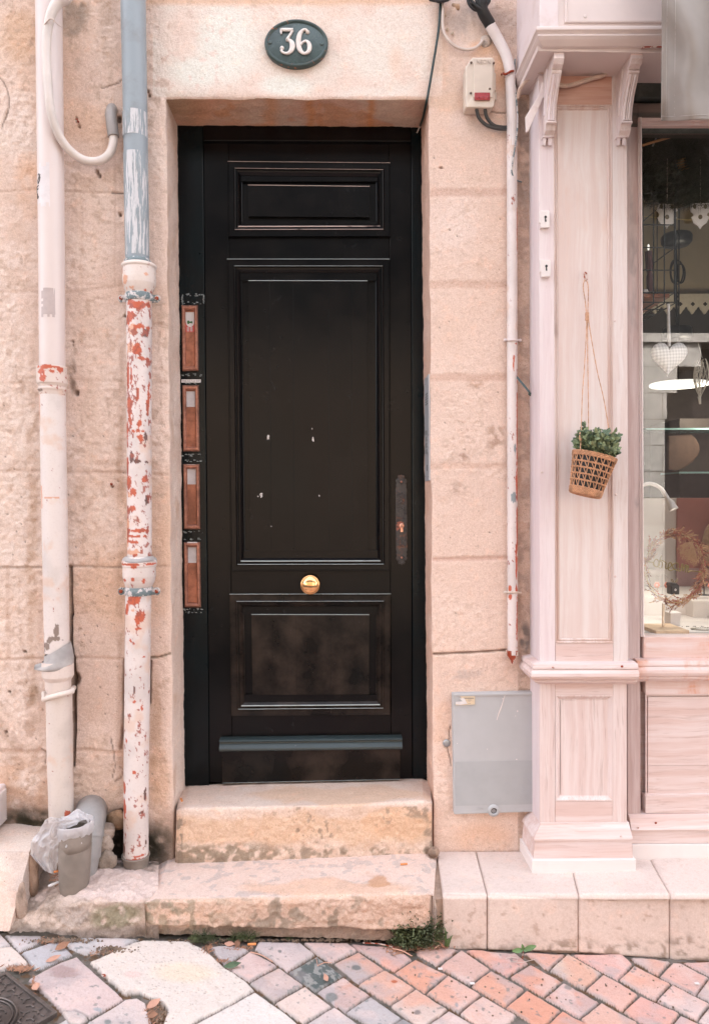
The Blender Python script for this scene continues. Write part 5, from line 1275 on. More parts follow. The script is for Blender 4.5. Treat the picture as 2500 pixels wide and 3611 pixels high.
for v_, h in ((3190, 36), (3182, 42), (3172, 44), (3168, 40)): R.append([P(260+math.cos(a)*h, v_, YT-.004)+Vector((0, math.sin(a)*h*YT/F_PX, 0)) for a in np.linspace(0, 2*math.pi, 30, endpoint=False)])
m.rings(R, cap=False); m.build('mortar_ring', M['white_pipe3'], tb)
# bag: skirt over the rim and a tail hanging to the left
nu, nv = 90, 26; a = np.linspace(0, 2*np.pi, nu)[:, None]; tq = np.linspace(0, 1, nv)[None]
rad = (50+11*np.sin(np.pi*np.clip(tq*1.3, 0, 1))**.5+tq*3)*np.ones((nu, 1)); zz = -math.cos(0)*0+0
vv_ = np.where(tq < .25, 2906-tq*40, 2896+(tq-.25)*(95+16*np.sin(a*2+1)))
fold = (fbm(np.stack([np.cos(a)*3+tq*0, np.sin(a)*3+tq*0, tq*2+0*a], -1), 1.6, 4, 501)-.5)*13*(.4+tq)
cxy = PA(267+np.cos(a)*(rad+fold), vv_-np.cos(a)*6+fold*.4, YT); cxy[..., 1] += np.sin(a)*(rad+fold)*YT/F_PX
bagE = thing('plastic_bag', 'crumpled translucent white plastic bag pulled over the drain tube', 'bag', P(267, 2930, YT))
from_np('skirt', cxy.reshape(-1, 3), gridF(nu, nv), M['bag'], bagE)
nu, nv = 60, 70; s_ = np.linspace(0, 1, nu)[None, :]; t_ = np.linspace(0, 1, nv)[:, None]
cl = np.array([[232, 2888], [206, 2905], [196, 2945], [182, 2985], [165, 3025], [178, 3078]]); wl = np.array([[48, 26], [34, 26], [30, 30], [46, 32], [44, 24], [16, 10]])
tk = np.linspace(0, 1, 6); cu = np.interp(t_, tk, cl[:, 0]); cv = np.interp(t_, tk, cl[:, 1]); wu = np.interp(t_, tk, wl[:, 0])
U_ = cu+(s_-.5)*2*wu-28*np.sin(np.pi*t_)*(1-s_)**2; V_ = cv+(s_-.5)*14-26*(1-s_)*np.clip(t_*1.2, 0, 1)*(1-t_)+0*t_
pp = np.stack([s_+0*t_, t_+0*s_, 0*t_+0*s_], -1)
Yb = 2.225+.02*t_+(fbm(pp, 5, 4, 511)-.5)*.05+(fbm(pp, 14, 3, 512)-.5)*.016; U_ = U_+(fbm(pp, 4, 3, 513)-.5)*18
from_np('tail', PA(U_, V_, Yb).reshape(-1, 3), gridF(nv, nu), M['bag'], bagE)
t2 = np.linspace(0, 1, 30)[:, None]; s2 = np.linspace(0, 1, 40)[None]
U2 = 216+s2*96+8*np.sin(s2*3); V2 = 2880+t2*34-22*np.sin(s2*math.pi*.8)*(1-t2)+6*np.sin(s2*9); pp = np.stack([s2+0*t2, t2+0*s2, 1+0*t2+0*s2], -1)
keepf = (V2+0*U2)[:-1, :-1] > -1; hole = inside((U2+0*t2)[:-1, :-1], (V2+0*s2)[:-1, :-1], [(262, 2925), (272, 2900), (300, 2888), (308, 2898), (300, 2920)])
from_np('crumpled_top', PA(U2+(fbm(pp, 6, 3, 521)-.5)*14, V2, 2.245+.05*(1-t2)+(fbm(pp, 5, 4, 522)-.5)*.03).reshape(-1, 3), gridF(30, 40, ~hole), M['bag'], bagE)

# ribbed white vent box at the far left
vb_ = thing('vent_box', 'white ribbed plastic vent box on the wall at the far left edge', 'vent', P(0, 2930, 2.4))
xr0 = P(27, 2800, YW).x; zt_ = P(20, 2763, YW).z; zb_ = P(27, 2897, YW).z
m = MB(); m.box(xr0-.30, 2.29, zb_, xr0-.004, YW+.02, zt_); m.build('housing', M['white_board'], vb_, bevel=.008)
for k_ in range(17):
    z0 = zb_+.010+k_*(zt_-zb_-.022)/17; m = MB(); m.box(xr0-.302, 2.285, z0, xr0+.001, YW-.004, z0+.0038); m.build('rib', M['white_paint'], vb_, bevel=.001, seg=1)

# ------------------------------------------------------------------ house number plate
YN = YW-.012
np_ = thing('number_plate', 'oval dark green enamel house number plate reading 36 above the door', 'house number', P(1045, 240, YN))
def ell(cx, cy, a, b, n=64): return [(cx+a*math.cos(t), cy+b*math.sin(t)) for t in np.linspace(0, 2*math.pi, n, endpoint=False)]
m = MB(); R = []
for a, b, pr in [(111, 84, -.012), (112, 85, .002), (110, 83, .006), (106, 79, .008), (102, 75, .0065), (99, 72, .003), (98, 71, .0025)]:
    R.append([P(u, v, YN)+Vector((0, -pr, 0)) for u, v in ell(1045.5, 155, a, b)])
m.rings(R, cap=False); m.build('rim', M['plate_rim'], np_)
m = MB(); R = [[P(u, v, YN)+Vector((0, -.0026-.004*(1-k*k), 0)) for u, v in ell(1045.5, 155, 98.5*k, 71.5*k)] for k in (1, .9, .75, .5, .25, .02)]
m.rings(R, cap=True); m.build('plate', M['plate'], np_)
def stroke(m, pts, Y, th, k=8):
    pts = [(a, b, c*1.22) for a, b, c in pts]
    """pts: (u, v, halfwidth px); a raised rounded stroke"""
    q = spline([Vector((a, b, c)) for a, b, c in pts], k); L, R_ = [], []
    secs = []
    for i in range(len(q)):
        t = q[min(i+1, len(q)-1)]-q[max(i-1, 0)]; L_ = math.hypot(t.x, t.y) or 1; nx, ny = -t.y/L_, t.x/L_; w_ = q[i].z
        sec = []
        for s_, h in ((-1, 0), (-.95, .7), (-.6, 1), (.6, 1), (.95, .7), (1, 0)):
            p = P(q[i].x+nx*w_*s_, q[i].y+ny*w_*s_, Y); p.y -= h*th; sec.append(p)
        secs.append(sec)
    m.rings(secs, cap=True)
YDg = YN-.006; th = .0062
m = MB()
stroke(m, [(992, 107, 4.5), (1010, 107, 5), (1034, 107, 4.5)], YDg, th); stroke(m, [(992, 104, 3), (991, 112, 3.2), (993, 122, 2.6)], YDg, th)
stroke(m, [(1033, 108, 3.4), (1024, 124, 3.6), (1011, 143, 3.8)], YDg, th)
stroke(m, [(1009, 143, 3), (1022, 145, 5), (1031, 157, 7.6), (1030, 174, 7.4), (1020, 187, 5), (1008, 190, 3.6), (997, 186, 3.4), (992, 177, 4)], YDg, th); m.sphere(P(995, 170, YDg), .0068, 12, 8, (1, .9, 1))
m.build('digit', M['digit'], np_)
m = MB()
stroke(m, [(1084, 112, 4), (1078, 107, 3.2), (1068, 109, 4.2), (1057, 124, 6.6), (1053, 148, 7.6), (1056, 172, 7.2), (1066, 187, 5), (1076, 190, 4), (1087, 184, 5.4), (1092, 170, 6.6), (1089, 155, 5.8), (1079, 147, 3.8), (1068, 151, 3.2), (1061, 160, 3)], YDg, th); m.sphere(P(1085, 114, YDg), .0066, 12, 8, (1, .9, 1))
m.build('digit', M['digit'], np_)
for u_, v_ in ((953, 150), (1134, 155)): MB().lathe(P(u_, v_, YN-.0035), (0, -1, 0), [(.0058, -.001), (.0056, .0015), (.003, .0025), (.001, .0022)], 14).build('screw', M['plate'], np_)

# ------------------------------------------------------------------ electrical switch box
M['stk_d'] = m_plain('dark recess', S(110, 90, 78), .8); M['emb'] = m_plain('embossed plastic', S(212, 194, 180), .5); YE = YW-.012
eb = thing('switch_box', 'cream electrical switch box with a red window and two black cables below', 'electrical box', P(1690, 380, YW))
m = MB(); m.prism([(1665, 201), (1739, 201), (1744, 212), (1744, 365), (1732, 378), (1641, 378), (1641, 236)], YW-.055, .05); m.build('cover', M['cream_pl'], eb, bevel=.005, seg=3)
m = MB(); m.prism([(1668, 205), (1737, 205), (1737, 344), (1668, 344)], YW-.060, .008); m.build('front_panel', M['cream_pl'], eb, bevel=.002)
m = MB(); m.rbox(1741, 256, 1748, 320, YW-.035, .02); m.rbox(1740, 324, 1750, 352, YW-.035, .02); m.build('hinge', M['cream_pl'], eb, bevel=.002)
m = MB(); m.prism([(1643, 378), (1660, 346), (1668, 342), (1739, 345), (1743, 372), (1735, 379)], YW-.057, .01); m.build('lower_lip', M['cream_pl'], eb, bevel=.003)
rw = MB().rbox(1673, 325, 1728, 352, YW-.0635, .006).build('red_window', M['red_pl'], eb, bevel=.002); m = MB()
for k_ in range(3): m.sphere(P(1684+k_*17, 344, YW-.063), .0052, 10, 6, (1.2, .5, .8))
m.build('window_ridge', M['red_pl'], rw)
text('NEON', 'lettering', 1704, 219, 15, YW-.060, M['emb'], eb, .0016, 50)
for u_, v_ in ((1661, 220), (1741, 222), (1660, 328), (1726, 313)):
    m = MB(); m.lathe(P(u_, v_, YW-.0605), (0, -1, 0), [(.0036, -.002), (.0036, .0005), (.001, .0005)], 12); m.build('screw_hole', M['stk_d'], eb)
for k_, (u_, vm) in enumerate(((1679, 372), (1709, 371))):
    m = MB(); b_ = P(u_, 356, YW-.040); m.lathe(b_, (0, 0, -1), [(.0115, 0), (.0120, .009), (.0105, .011), (.0112, .013), (.0112, .018), (.0085, .0225), (.008, .026)], 10); g_ = m.build('cable_gland', M['cream_pl'], eb)
    pth = [(u_, 372, YW-.040), (u_+1, 390, YW-.040), (u_+7, 414, YW-.034), (u_+26, 438, YW-.026), (u_+52-k_*4, 447+5*(1-k_), YW-.02), (1792, 449+(1-k_)*5, YW-.012)] if k_ else [(u_, 372, YW-.040), (u_+2, 392, YW-.040), (u_+11, 418, YW-.034), (u_+36, 441, YW-.026), (u_+72, 453, YW-.02), (1792, 456, YW-.012)]
    MB().tube(spx(pth, 6), .0055, 10).build('cable', M['cable_k'], eb)

# conduit
cd_ = thing('conduit', 'thin white painted conduit with rust streaks running down beside the shopfront', 'conduit', P(1807, 2310, YW))
YC = 2.436
cp = spx([(1722, 78, 2.43), (1732, 98, 2.43), (1753, 135, YC), (1776, 178, YC), (1790, 215, YC), (1797, 255, YC), (1800, 310, YC), (1803, 390, YC)], 7)+[P(1804.5, v_, YC) for v_ in np.linspace(420, 2300, 20)]
cp = cp[:-1]+[P(1806.5, 2302, YC)]
m = MB(); m.tube(cp[:52], .0168, 20); m.build('bent_tube', M['white_paint'], cd_)
pipe_sheet('tube', [(1785.2, 1820.8, 384), (1786, 1822, 420), (1788.4, 1824.6, 2308)], YC, CON, cd_, (240, 228, 224), .74)
m = MB(); m.prism([(1787, 2296), (1825, 2296), (1824, 2318), (1818, 2312), (1815, 2338), (1809, 2330), (1808, 2344), (1800, 2326), (1792, 2316)], YC-.015, .02); m.build('rusted_end', M['rust_rim'], cd_)
for v_ in (1199, 2089):
    m = MB(); m.tube([P(1779, v_+1, YW-.006), P(1786, v_, YC-.010)]+[P(1805.5-math.cos(a)*19.5, v_, YC-math.sin(a)*.0185) for a in np.linspace(.4, math.pi-.4, 9)]+[P(1826, v_, YC-.010), P(1834, v_+2, YW-.006)], .0036, 8)
    m.sphere(P(1780, v_, YW-.008), .0055); m.sphere(P(1833, v_+1, YW-.008), .0055); m.build('saddle_clip', M['conduit'] if v_ < 2000 else M['white_pipe3'], cd_)
MB().tube(spx([(1768, 263, 2.445), (1774, 259, 2.43), (1782, 262, 2.42), (1800, 252, 2.415), (1812, 250, 2.42)], 5), .0035, 8).build('wall_hook', M['rust_rim'], cd_)
m = MB(); tp_ = [P(1697, 28, 2.41), P(1706, 50, 2.415), P(1720, 74, 2.425), P(1729, 90, 2.43)]; m.tube(spline(tp_, 4), [.018]*12+[.0175], 22); m.build('black_sleeve', M['black'], cd_)
m = MB()
for pts in ([(1648, -30, 2.41), (1650, 0, 2.41), (1657, 18, 2.41), (1672, 32, 2.41), (1692, 38, 2.41)], [(1656, -30, 2.4), (1664, 4, 2.40), (1680, 22, 2.40), (1697, 34, 2.40)], [(1690, -40, 2.40), (1692, 0, 2.395), (1698, 30, 2.40)], [(1712, -40, 2.41), (1708, 4, 2.40), (1704, 36, 2.41)], [(1726, -30, 2.42), (1724, 2, 2.41), (1714, 20, 2.41), (1708, 44, 2.41)], [(1672, -40, 2.41), (1678, -4, 2.4), (1690, 20, 2.4)]):
    m.tube(spx(pts, 5), .0055, 8)
m.sphere(P(1697, 10, 2.41), .020, 14, 9, (1, .8, 1.5)); m.build('cable_bundle', M['black'], cd_)

def cable(name, label, pts, r, mat, cat='cable', k=6, n=8):
    o = MB().tube(spx(pts, k), r, n).build(name, M[mat], None); return tag(o, label, cat)
gc = thing('thin_cable', 'thin green black cable hanging slantwise to the top right corner of the door', 'cable', P(1482, 440, YW))
MB().tube(spx([(1556, -60, 2.44), (1553, 0, 2.44), (1546, 105, 2.44), (1528, 220, 2.44), (1511, 320, 2.442), (1503, 362, 2.45), (1492, 412, 2.53), (1482, 443, 2.60)], 6), .0040, 8).build('cable', M['cable_g'], gc)
MB().tube([P(1482, 442, 2.60), P(1470, 468, 2.625)], .0022, 6).build('bare_end', M['cable_w'], gc)
cable('coax_cable', 'cream cable looping below the top edge to a plaster blob', [(1563, -50, 2.44), (1562, 10, 2.44), (1560, 70, 2.44), (1563, 108, 2.44), (1578, 138, 2.44), (1600, 160, 2.44), (1625, 172, 2.44), (1650, 175, 2.44), (1672, 170, 2.44), (1690, 158, 2.443), (1702, 142, 2.45)], .0050, 'cable_w')
m = MB()
for pts in ([(1515, -3, 2.44), (1545, 2, 2.43), (1580, -2, 2.43)], [(1530, -10, 2.43), (1552, 5, 2.42), (1600, -12, 2.43)]): m.tube(spx(pts, 4), .006, 8)
tag(m.build('cable_tail', M['black']), 'black cable ends peeping in at the top edge above the door corner', 'cable')
for i_, (u_, v_, tx_) in enumerate(((1567, 57, 'upper screw anchor right of the cream cable'), (1576, 107, 'middle screw anchor inside the cream cable loop'), (1594, 121, 'lowest screw anchor inside the cream cable loop'))):
    m = MB(); m.lathe(P(u_, v_, 2.458), (0, -1, -.15), [(.005, 0), (.0048, .010), (.003, .013), (.0025, .009), (.001, .009)], 10); tag(m.build('wall_anchor', M['cream_pl']), 'small cream '+tx_, 'wall anchor', 'wall anchors by the cream cable')
rock('plaster_blob', 1712, 145, 2.455, .019, (240, 226, 216), 'white plaster blob where the cream cable ends beside the conduit', (1, .5, 1.1), 11); bpy.data.objects['plaster_blob']['category'] = 'plaster'
rock('plaster_plug', 1603, 22, 2.458, .017, (232, 196, 166), 'crumbly plaster plug in the wall near the cream cable top', (1.2, .4, .8), 12); bpy.data.objects['plaster_plug']['category'] = 'plaster'
cable('bell_wire', 'thin grey wire twisting down along the right side of the conduit', [(1815, 208, 2.44), (1813, 260, 2.43), (1818, 330, 2.425), (1824, 400, 2.42), (1822, 470, 2.418), (1812, 540, 2.415), (1804, 590, 2.415), (1805, 612, 2.418), (1816, 632, 2.43), (1838, 642, 2.45)], .0024, 'zinc')
cable('white_cable', 'white cable running down beside the signboard edge', [(1832, -60, 2.43), (1835, 0, 2.43), (1842, 60, 2.43), (1841, 120, 2.43), (1836, 180, 2.43), (1833, 235, 2.435), (1826, 285, 2.44)], .0050, 'white_paint')
zt = thing('cable_tie', 'dark green cable tie poking out behind the conduit', 'cable tie', P(1850, 1360, 2.42))
MB().hexa([P(1823, 1325, 2.41), P(1820, 1334, 2.41), P(1866, 1388, 2.37), P(1869, 1380, 2.37), P(1823, 1325, 2.412), P(1820, 1334, 2.412), P(1866, 1388, 2.372), P(1869, 1380, 2.372)]).build('strap', M['cable_g'], zt)
MB().qbox([(1864, 1380), (1873, 1385), (1871, 1397), (1862, 1391)], 2.368, .006).build('head', M['cable_g'], zt, bevel=.001)

# ------------------------------------------------------------------ meter box
mt_ = thing('meter_box', 'flat pale grey meter box door low on the wall beside the shopfront', 'meter box', P(1738, 2870, YW))
q = [(1595, 2446), (1878, 2440), (1882, 2864), (1601, 2873)]
YM = YW-.022
MB().qbox([(1870, 2450), (1886.5, 2450), (1890, 2862), (1872, 2862)], YM+.012, .03).build('gap_shade', M['void'], mt_)  # black strip painted as the shade in the gap beside the box door
m = MB(); m.qbox(q, YM, .03); m.build('door', M['meter'], mt_, bevel=.004, seg=3)
m = MB(); m.qbox([(1598, 2448), (1877, 2443), (1877, 2451), (1598, 2456)], YM-.0035, .006); m.build('top_lip', M['meter'], mt_, bevel=.0015)
m = MB(); m.qbox([(1604, 2686), (1876, 2681), (1878, 2836), (1605, 2842)], YM-.0009, .001); m.build('faded_half', M['meter_lo'], mt_)
m = MB(); R = []
for r_0, pr in ((22, 0), (21, .002), (17, .0052), (12, .0068), (10.5, .006), (10, -.004)): R.append([P(1740+math.cos(a)*r_0, 2858+math.sin(a)*r_0, YM-.0005)+Vector((0, -pr, 0)) for a in np.linspace(0, 2*math.pi, 32, endpoint=False)])
m.rings(R, cap=False); lk2 = m.build('lock', M['meter'], mt_)
m = MB(); m.prism([(1740+math.cos(a)*10.5, 2858+math.sin(a)*10.5) for a in np.linspace(0, 2*math.pi, 20, endpoint=False)], YM-.0012, .001); m.build('lock_hole', M['void'], lk2)
m = MB(); m.prism([(1740.5+math.cos(a)*8, 2860+math.sin(a)*7) for a in np.linspace(0, 2*math.pi, 16, endpoint=False)], YM-.0025, .001); m.build('lock_core', M['greymetal'], lk2)
m = MB(); m.prism([(1622, 2456), (1674, 2455), (1674, 2484), (1640, 2486), (1606, 2487), (1606, 2475), (1628, 2474), (1634, 2470)], YM-.0045, .0006)
stk = m.build('sticker', M['stk_y'], mt_); m = MB(); m.prism([(1606, 2475), (1630, 2473), (1645, 2482), (1622, 2486), (1606, 2484)], YM-.0052, .0005); m.prism([(1618, 2463), (1636, 2462), (1648, 2482), (1640, 2480)], YM-.0052, .0005); m.build('torn_part', M['paper'], stk)
m = MB()
for k_ in range(9): m.rbox(1634+k_*4.1, 2460.5, 1637+k_*4.1, 2464, YM-.0051, .0003)
for a, b, c in ((1648, 1662, 2468), (1650, 1658, 2472), (1632, 1646, 2480), (1650, 1660, 2480)): m.rbox(a, c, b, c+1, YM-.0051, .0003)
m.build('small_print', M['ink_f'], stk)
text('25A', 'embossed_mark', 1693, 2851, 8, YM-.0006, M['meter'], mt_, .0006, 24)
m = MB(); m.prism([(1779, 2450), (1781, 2451), (1768, 2495), (1758, 2520), (1752, 2540), (1750, 2539), (1757, 2512), (1768, 2485)], YM-.0012, .0006)
for u_, v_, r_0 in ((1772, 2464, 2), (1824, 2508, 2.6), (1817, 2525, 1.4), (1718, 2642, 1.6), (1821, 2678, 2), (1612, 2622, 1.4)): m.prism([(u_+math.cos(a)*r_0, v_+math.sin(a)*r_0*1.2) for a in np.linspace(0, 6.2, 7)], YM-.0012, .0006)
m.build('scratch', M['white_paint'], mt_)
tag(MB().lathe(P(1574, 2620, YW-.001), (0, -1, 0), [(.0125, 0), (.0125, .003), (.009, .005), (.004, .0055)], 16).build('wall_eyelet', M['greymetal']), 'small flat grey eyelet on the cracked plaster left of the meter box', 'eyelet')
o_ = bpy.data.objects['wall_eyelet']
for k_, (u0_, v0_, tx_) in enumerate(((278, 430, 'rusty screw in the wall left of the grey hose sleeve'), (400, 1714, 'rusty nail between the two downpipes at mid height'))):
    m = MB(); m.tube([P(u0_, v0_, YW), P(u0_-6, v0_-7, YW-.03)], .003, 8); m.sphere(P(u0_-6, v0_-7, YW-.03), .0045); tag(m.build('wall_screw', M['rust_rim']), tx_, 'screw')

# ------------------------------------------------------------------ shopfront
shop = thing('shopfront', 'pink washed wooden shopfront pilaster with brackets, signboard and display window', 'shopfront', P(1880, 3087, 2.29))
YQ = 2.34                                              # pilaster face
def X(u, Y, v=1500): return P(u, v, Y).x
def vbar(name, mat, u0, u1, v0, v1, Y, th, par=None, bev=.0015, lean=None):
    """upright member; u measured at v=600 and drifts with the photo's lean"""
    f = lambda u, v: u+(v-600)*.0024
    m = MB(); m.qbox([(f(u0, v0), v0), (f(u1, v0), v0), (f(u1, v1), v1), (f(u0, v1), v1)], Y, th)
    return m.build(name, M[mat] if isinstance(mat, str) else mat, par or shop, bevel=bev)
# upper pilaster: side board, stiles, rails, panel
m = MB()
for v0, v1 in ((250, 2335),):
    a, b = P(1898.5, v0, YQ+.002), P(1901.5, v1, YQ+.002)
    m.hexa([(a.x-.0, YQ+.008, a.z), (b.x, YQ+.008, b.z), (b.x+.02, YQ+.008, b.z), (a.x+.02, YQ+.008, a.z), (a.x, YW+.06, a.z), (b.x, YW+.06, b.z), (b.x+.02, YW+.06, b.z), (a.x+.02, YW+.06, a.z)])
m.build('side_board', M['pil_side'], shop, bevel=.002)
vbar('stile', 'pil_side', 1899, 1953, 250, 2335, YQ, .03); vbar('stile', 'pilaster', 2158, 2210, 250, 2335, YQ, .03)
vbar('frieze_board', 'frieze', 1953.4, 2157.6, 248, 370, YQ+.004, .03, bev=.001)
MB().qbox([(1958, 2268), (2161, 2266), (2161, 2334), (1958, 2334)], YQ+.001, .03).build('bottom_rail', M['pil_lowh'], shop, bevel=.001)
m = MB(); q = [(1950, 369), (2158, 369), (2163, 2268), (1957, 2268)]
R = []
for ins, pr in [(0, .0), (2, .0015), (4, .001), (6, -.003), (9, -.0035), (11, -.0015), (13, -.002), (16, -.006), (19, -.0065)]:
    R.append([P(a, b, YQ)+Vector((0, -pr, 0)) for a, b in [(q[0][0]+ins, q[0][1]+ins), (q[1][0]-ins, q[1][1]+ins), (q[2][0]-ins, q[2][1]-ins), (q[3][0]+ins, q[3][1]-ins)]])
for i in range(len(R)-1):
    for j in range(4): m.add([R[i][j], R[i][(j+1) % 4], R[i+1][(j+1) % 4], R[i+1][j]], [(0, 3, 2, 1)])
m.build('panel_moulding', M['dirty_w'], shop)
MB().qbox([(1960, 380), (2150, 380), (2155, 2258), (1965, 2258)], YQ+.0062, .015).build('upper_panel', M['pil_panel'], shop)
# keyhole covers and screws
for i_, (u_, v_) in enumerate(((1921, 772), (1924, 945))):
    m = MB(); m.prism([(u_-19, v_-30), (u_+16, v_-30), (u_+18, v_-24), (u_+18, v_+18), (u_+16, v_+30), (u_-15, v_+32), (u_-16, v_+16), (u_-20, v_+12)], YQ-.012, .013); kc = m.build('lock_cover', M['white_paint'], shop, bevel=.003, seg=3)
    m = MB(); m.prism([(u_+2+math.cos(a)*4.5, v_-7+math.sin(a)*5) for a in np.linspace(0, 6.2, 12)], YQ-.0128, .001); m.qbox([(u_, v_-4), (u_+3.4, v_-4), (u_+5, v_+9), (u_, v_+9)], YQ-.0130, .001); m.build('keyhole', M['ink'], kc)
for u_, v_ in ((2170, 1744), (2167, 1132+0), (2168, 2033), (1909, 1665)): MB().lathe(P(u_, v_, YQ), (0, -1, 0), [(.0035, -.002), (.0038, .0006), (.001, .001)], 12).build('screw_head', M['pil_lowh'], shop)
# waist moulding
def run(name, mat, prof_, u0, u1, v0, v1, Y, par=None, ret=True, back=.12):
    """moulding: profile of (dv px, proud m) extruded from u0 to u1; v at the two ends v0,v1; left return to the wall"""
    m = MB(); L_, R_ = [], []
    for dv_, pr in prof_: L_.append(P(u0, v0+dv_, Y)+Vector((-pr if ret else 0, -pr, 0))); R_.append(P(u1, v1+dv_, Y)+Vector((0, -pr, 0)))
    for i in range(len(L_)-1): m.add([L_[i], R_[i], R_[i+1], L_[i+1]], [(0, 3, 2, 1)])
    if ret:
        B_ = [p+Vector((0, (Y+back)-p.y, 0)) for p in L_]
        for i in range(len(L_)-1): m.add([B_[i], L_[i], L_[i+1], B_[i+1]], [(0, 3, 2, 1)])
    else:
        B_ = [p+Vector((0, (Y+back)-p.y, 0)) for p in L_]
        for i in range(len(L_)-1): m.add([B_[i], L_[i], L_[i+1], B_[i+1]], [(0, 3, 2, 1)])
    m.add([L_[0], R_[0], R_[0]+Vector((0, Y+back-R_[0].y, 0)), L_[0]+Vector((0, Y+back-L_[0].y, 0))], [(0, 1, 2, 3)]); m.add([L_[-1], R_[-1], R_[-1]+Vector((0, Y+back-R_[-1].y, 0)), L_[-1]+Vector((0, Y+back-L_[-1].y, 0))], [(0, 1, 2, 3)])
    E_ = [p+Vector((0, (Y+back)-p.y, 0)) for p in R_]
    for i in range(len(L_)-1): m.add([R_[i], E_[i], E_[i+1], R_[i+1]], [(0, 3, 2, 1)])
    return m.build(name, M[mat], par or shop)
waist = [(-4, -.01), (-4, .004), (0, .026), (10, .030), (16, .030), (18, .026), (22, .030), (30, .036), (40, .037), (50, .032), (54, .024), (57, .020), (62, .022), (68, .014), (74, .006), (76, .001), (76, -.01)]
run('waist_moulding', 'pil_lowh', waist, 1901, 2236, 2336, 2336, YQ, ret=True)
# lower pilaster
m = MB(); a, b = P(1901, 2380, YQ+.002), P(1903, 2940, YQ+.002)
m.hexa([(a.x, YQ+.011, a.z), (b.x, YQ+.011, b.z), (b.x+.02, YQ+.011, b.z), (a.x+.02, YQ+.011, a.z), (a.x, YW+.06, a.z), (b.x, YW+.06, b.z), (b.x+.02, YW+.06, b.z), (a.x+.02, YW+.06, a.z)]); m.build('side_board', M['pil_side'], shop, bevel=.002)
def lbox(name, mat, u0, v0, u1, v1, dY=0, bev=.0012): return MB().rbox(u0, v0, u1, v1, YQ+.003+dY, .03).build(name, M[mat], shop, bevel=bev)
lbox('stile', 'pil_low', 1903, 2396, 1956, 2935); lbox('stile', 'pil_low', 2160, 2396, 2209, 2935)
lbox('rail', 'pil_lowh', 1956.5, 2396, 2159.5, 2452, .0008); lbox('rail', 'pil_lowh', 1956.5, 2825, 2159.5, 2935, .0008)
m = MB(); q = [(1957, 2452), (2160, 2452), (2160, 2825), (1957, 2825)]; R = []
for ins, pr in [(0, -.001), (2, .001), (5, .0), (12, -.006), (16, -.0085), (20, -.009)]: R.append([P(a, b, YQ+.003)+Vector((0, -pr, 0)) for a, b in [(q[0][0]+ins, q[0][1]+ins), (q[1][0]-ins, q[1][1]+ins), (q[2][0]-ins, q[2][1]-ins), (q[3][0]+ins, q[3][1]-ins)]])
for i in range(len(R)-1):
    for j in range(4): m.add([R[i][j], R[i][(j+1) % 4], R[i+1][(j+1) % 4], R[i+1][j]], [(0, 3, 2, 1)])
m.build('panel_moulding', M['pil_low'], shop)
MB().rbox(1976, 2470, 2141, 2806, YQ+.0115, .02).build('lower_panel', M['pil_low'], shop)
# base of the pilaster
base_p = [(-4, -.01), (-4, .002), (2, .004), (22, .020), (34, .028), (38, .030), (44, .030), (46, .026), (48, .026), (104, .031), (106, .031), (108, -.01)]
run('base_moulding', 'pil_lowh', base_p, 1906, 2216, 2906, 2904, YQ)
run('plinth', 'white_paint', [(-2, -.01), (-1, .040), (0, .0425), (2, .0425), (74, .0425), (76, -.01)], 1910, 2222, 3012, 3010, YQ)
# ---- window part to the right (recessed plane)
YR = 2.395
vbar('window_stile', 'stile_br', 2206, 2252, 447, 2335, YR, .05); vbar('window_stile_head', 'dark_wood', 2206, 2252, 362, 446, YR, .05); 
vbar('lower_stile', 'stile_br', 2206, 2252, 2392, 2880, YR, .05)
f_ = lambda u, v: u+(v-600)*.0048
m = MB()
for u0, u1, pr, th in ((2250, 2258, .004, .04), (2257.5, 2263, .010, .04)): m.qbox([(f_(u0, 412), 412), (f_(u1, 412), 412), (f_(u1, 2246), 2246), (f_(u0, 2246), 2246)], YR-pr, th)
m.build('glazing_bead', M['pilaster'], shop, bevel=.0015)
UE = 3000
MB().rbox(2240, 250, UE, 344, YR-.018, .06).build('shutter_housing', M['dark_box'], shop, bevel=.003)
MB().rbox(2215, 344, UE, 364, YR+.03, .03).build('shadow_board', M['ink'], shop)
MB().rbox(2247, 363, UE, 414, YR-.001, .04).build('window_head', M['dark_wood'], shop, bevel=.002)
m = MB(); m.rbox(2250, 414, UE, 428, YR-.008, .04); m.rbox(2256, 427.5, UE, 443, YR-.002, .04); m.build('head_bead', M['orange_w'], shop, bevel=.002)
MB().rbox(2258, 443, UE, 456, YR+.016, .03).build('inner_head', M['dark_box'], shop, bevel=.002)
MB().rbox(2268, 2247, UE, 2322, YR-.006, .08).build('sill_board', M['orange_w'], shop, bevel=.003)
MB().rbox(2275, 2242, UE, 2251, YR+.025, .06).build('sill_gap', M['ink_f'], shop)
run('sill_moulding', 'orange_w', [(d, p*.8) for d, p in waist], 2236.5, UE, 2327, 2324, YR-.012, ret=False)
def rb(name, mat, u0, v0, u1, v1, dY=0, bev=.0015): return MB().rbox(u0, v0, u1, v1, YR+dY, .04).build(name, M[mat], shop, bevel=bev)
rb('rail', 'orange_w', 2275, 2395, UE, 2448, .0005); rb('rail', 'pil_lowh', 2275, 2808, UE, 2868, .0005)
m = MB(); q = [(2275, 2448), (UE, 2448), (UE, 2808), (2275, 2808)]; R = []
for ins, pr in [(0, -.001), (3, -.001), (6, -.010), (9, -.0105)]: R.append([P(a, b, YR)+Vector((0, -pr, 0)) for a, b in [(q[0][0]+ins, q[0][1]+ins), (q[1][0]-ins, q[1][1]+ins), (q[2][0]-ins, q[2][1]-ins), (q[3][0]+ins, q[3][1]-ins)]])
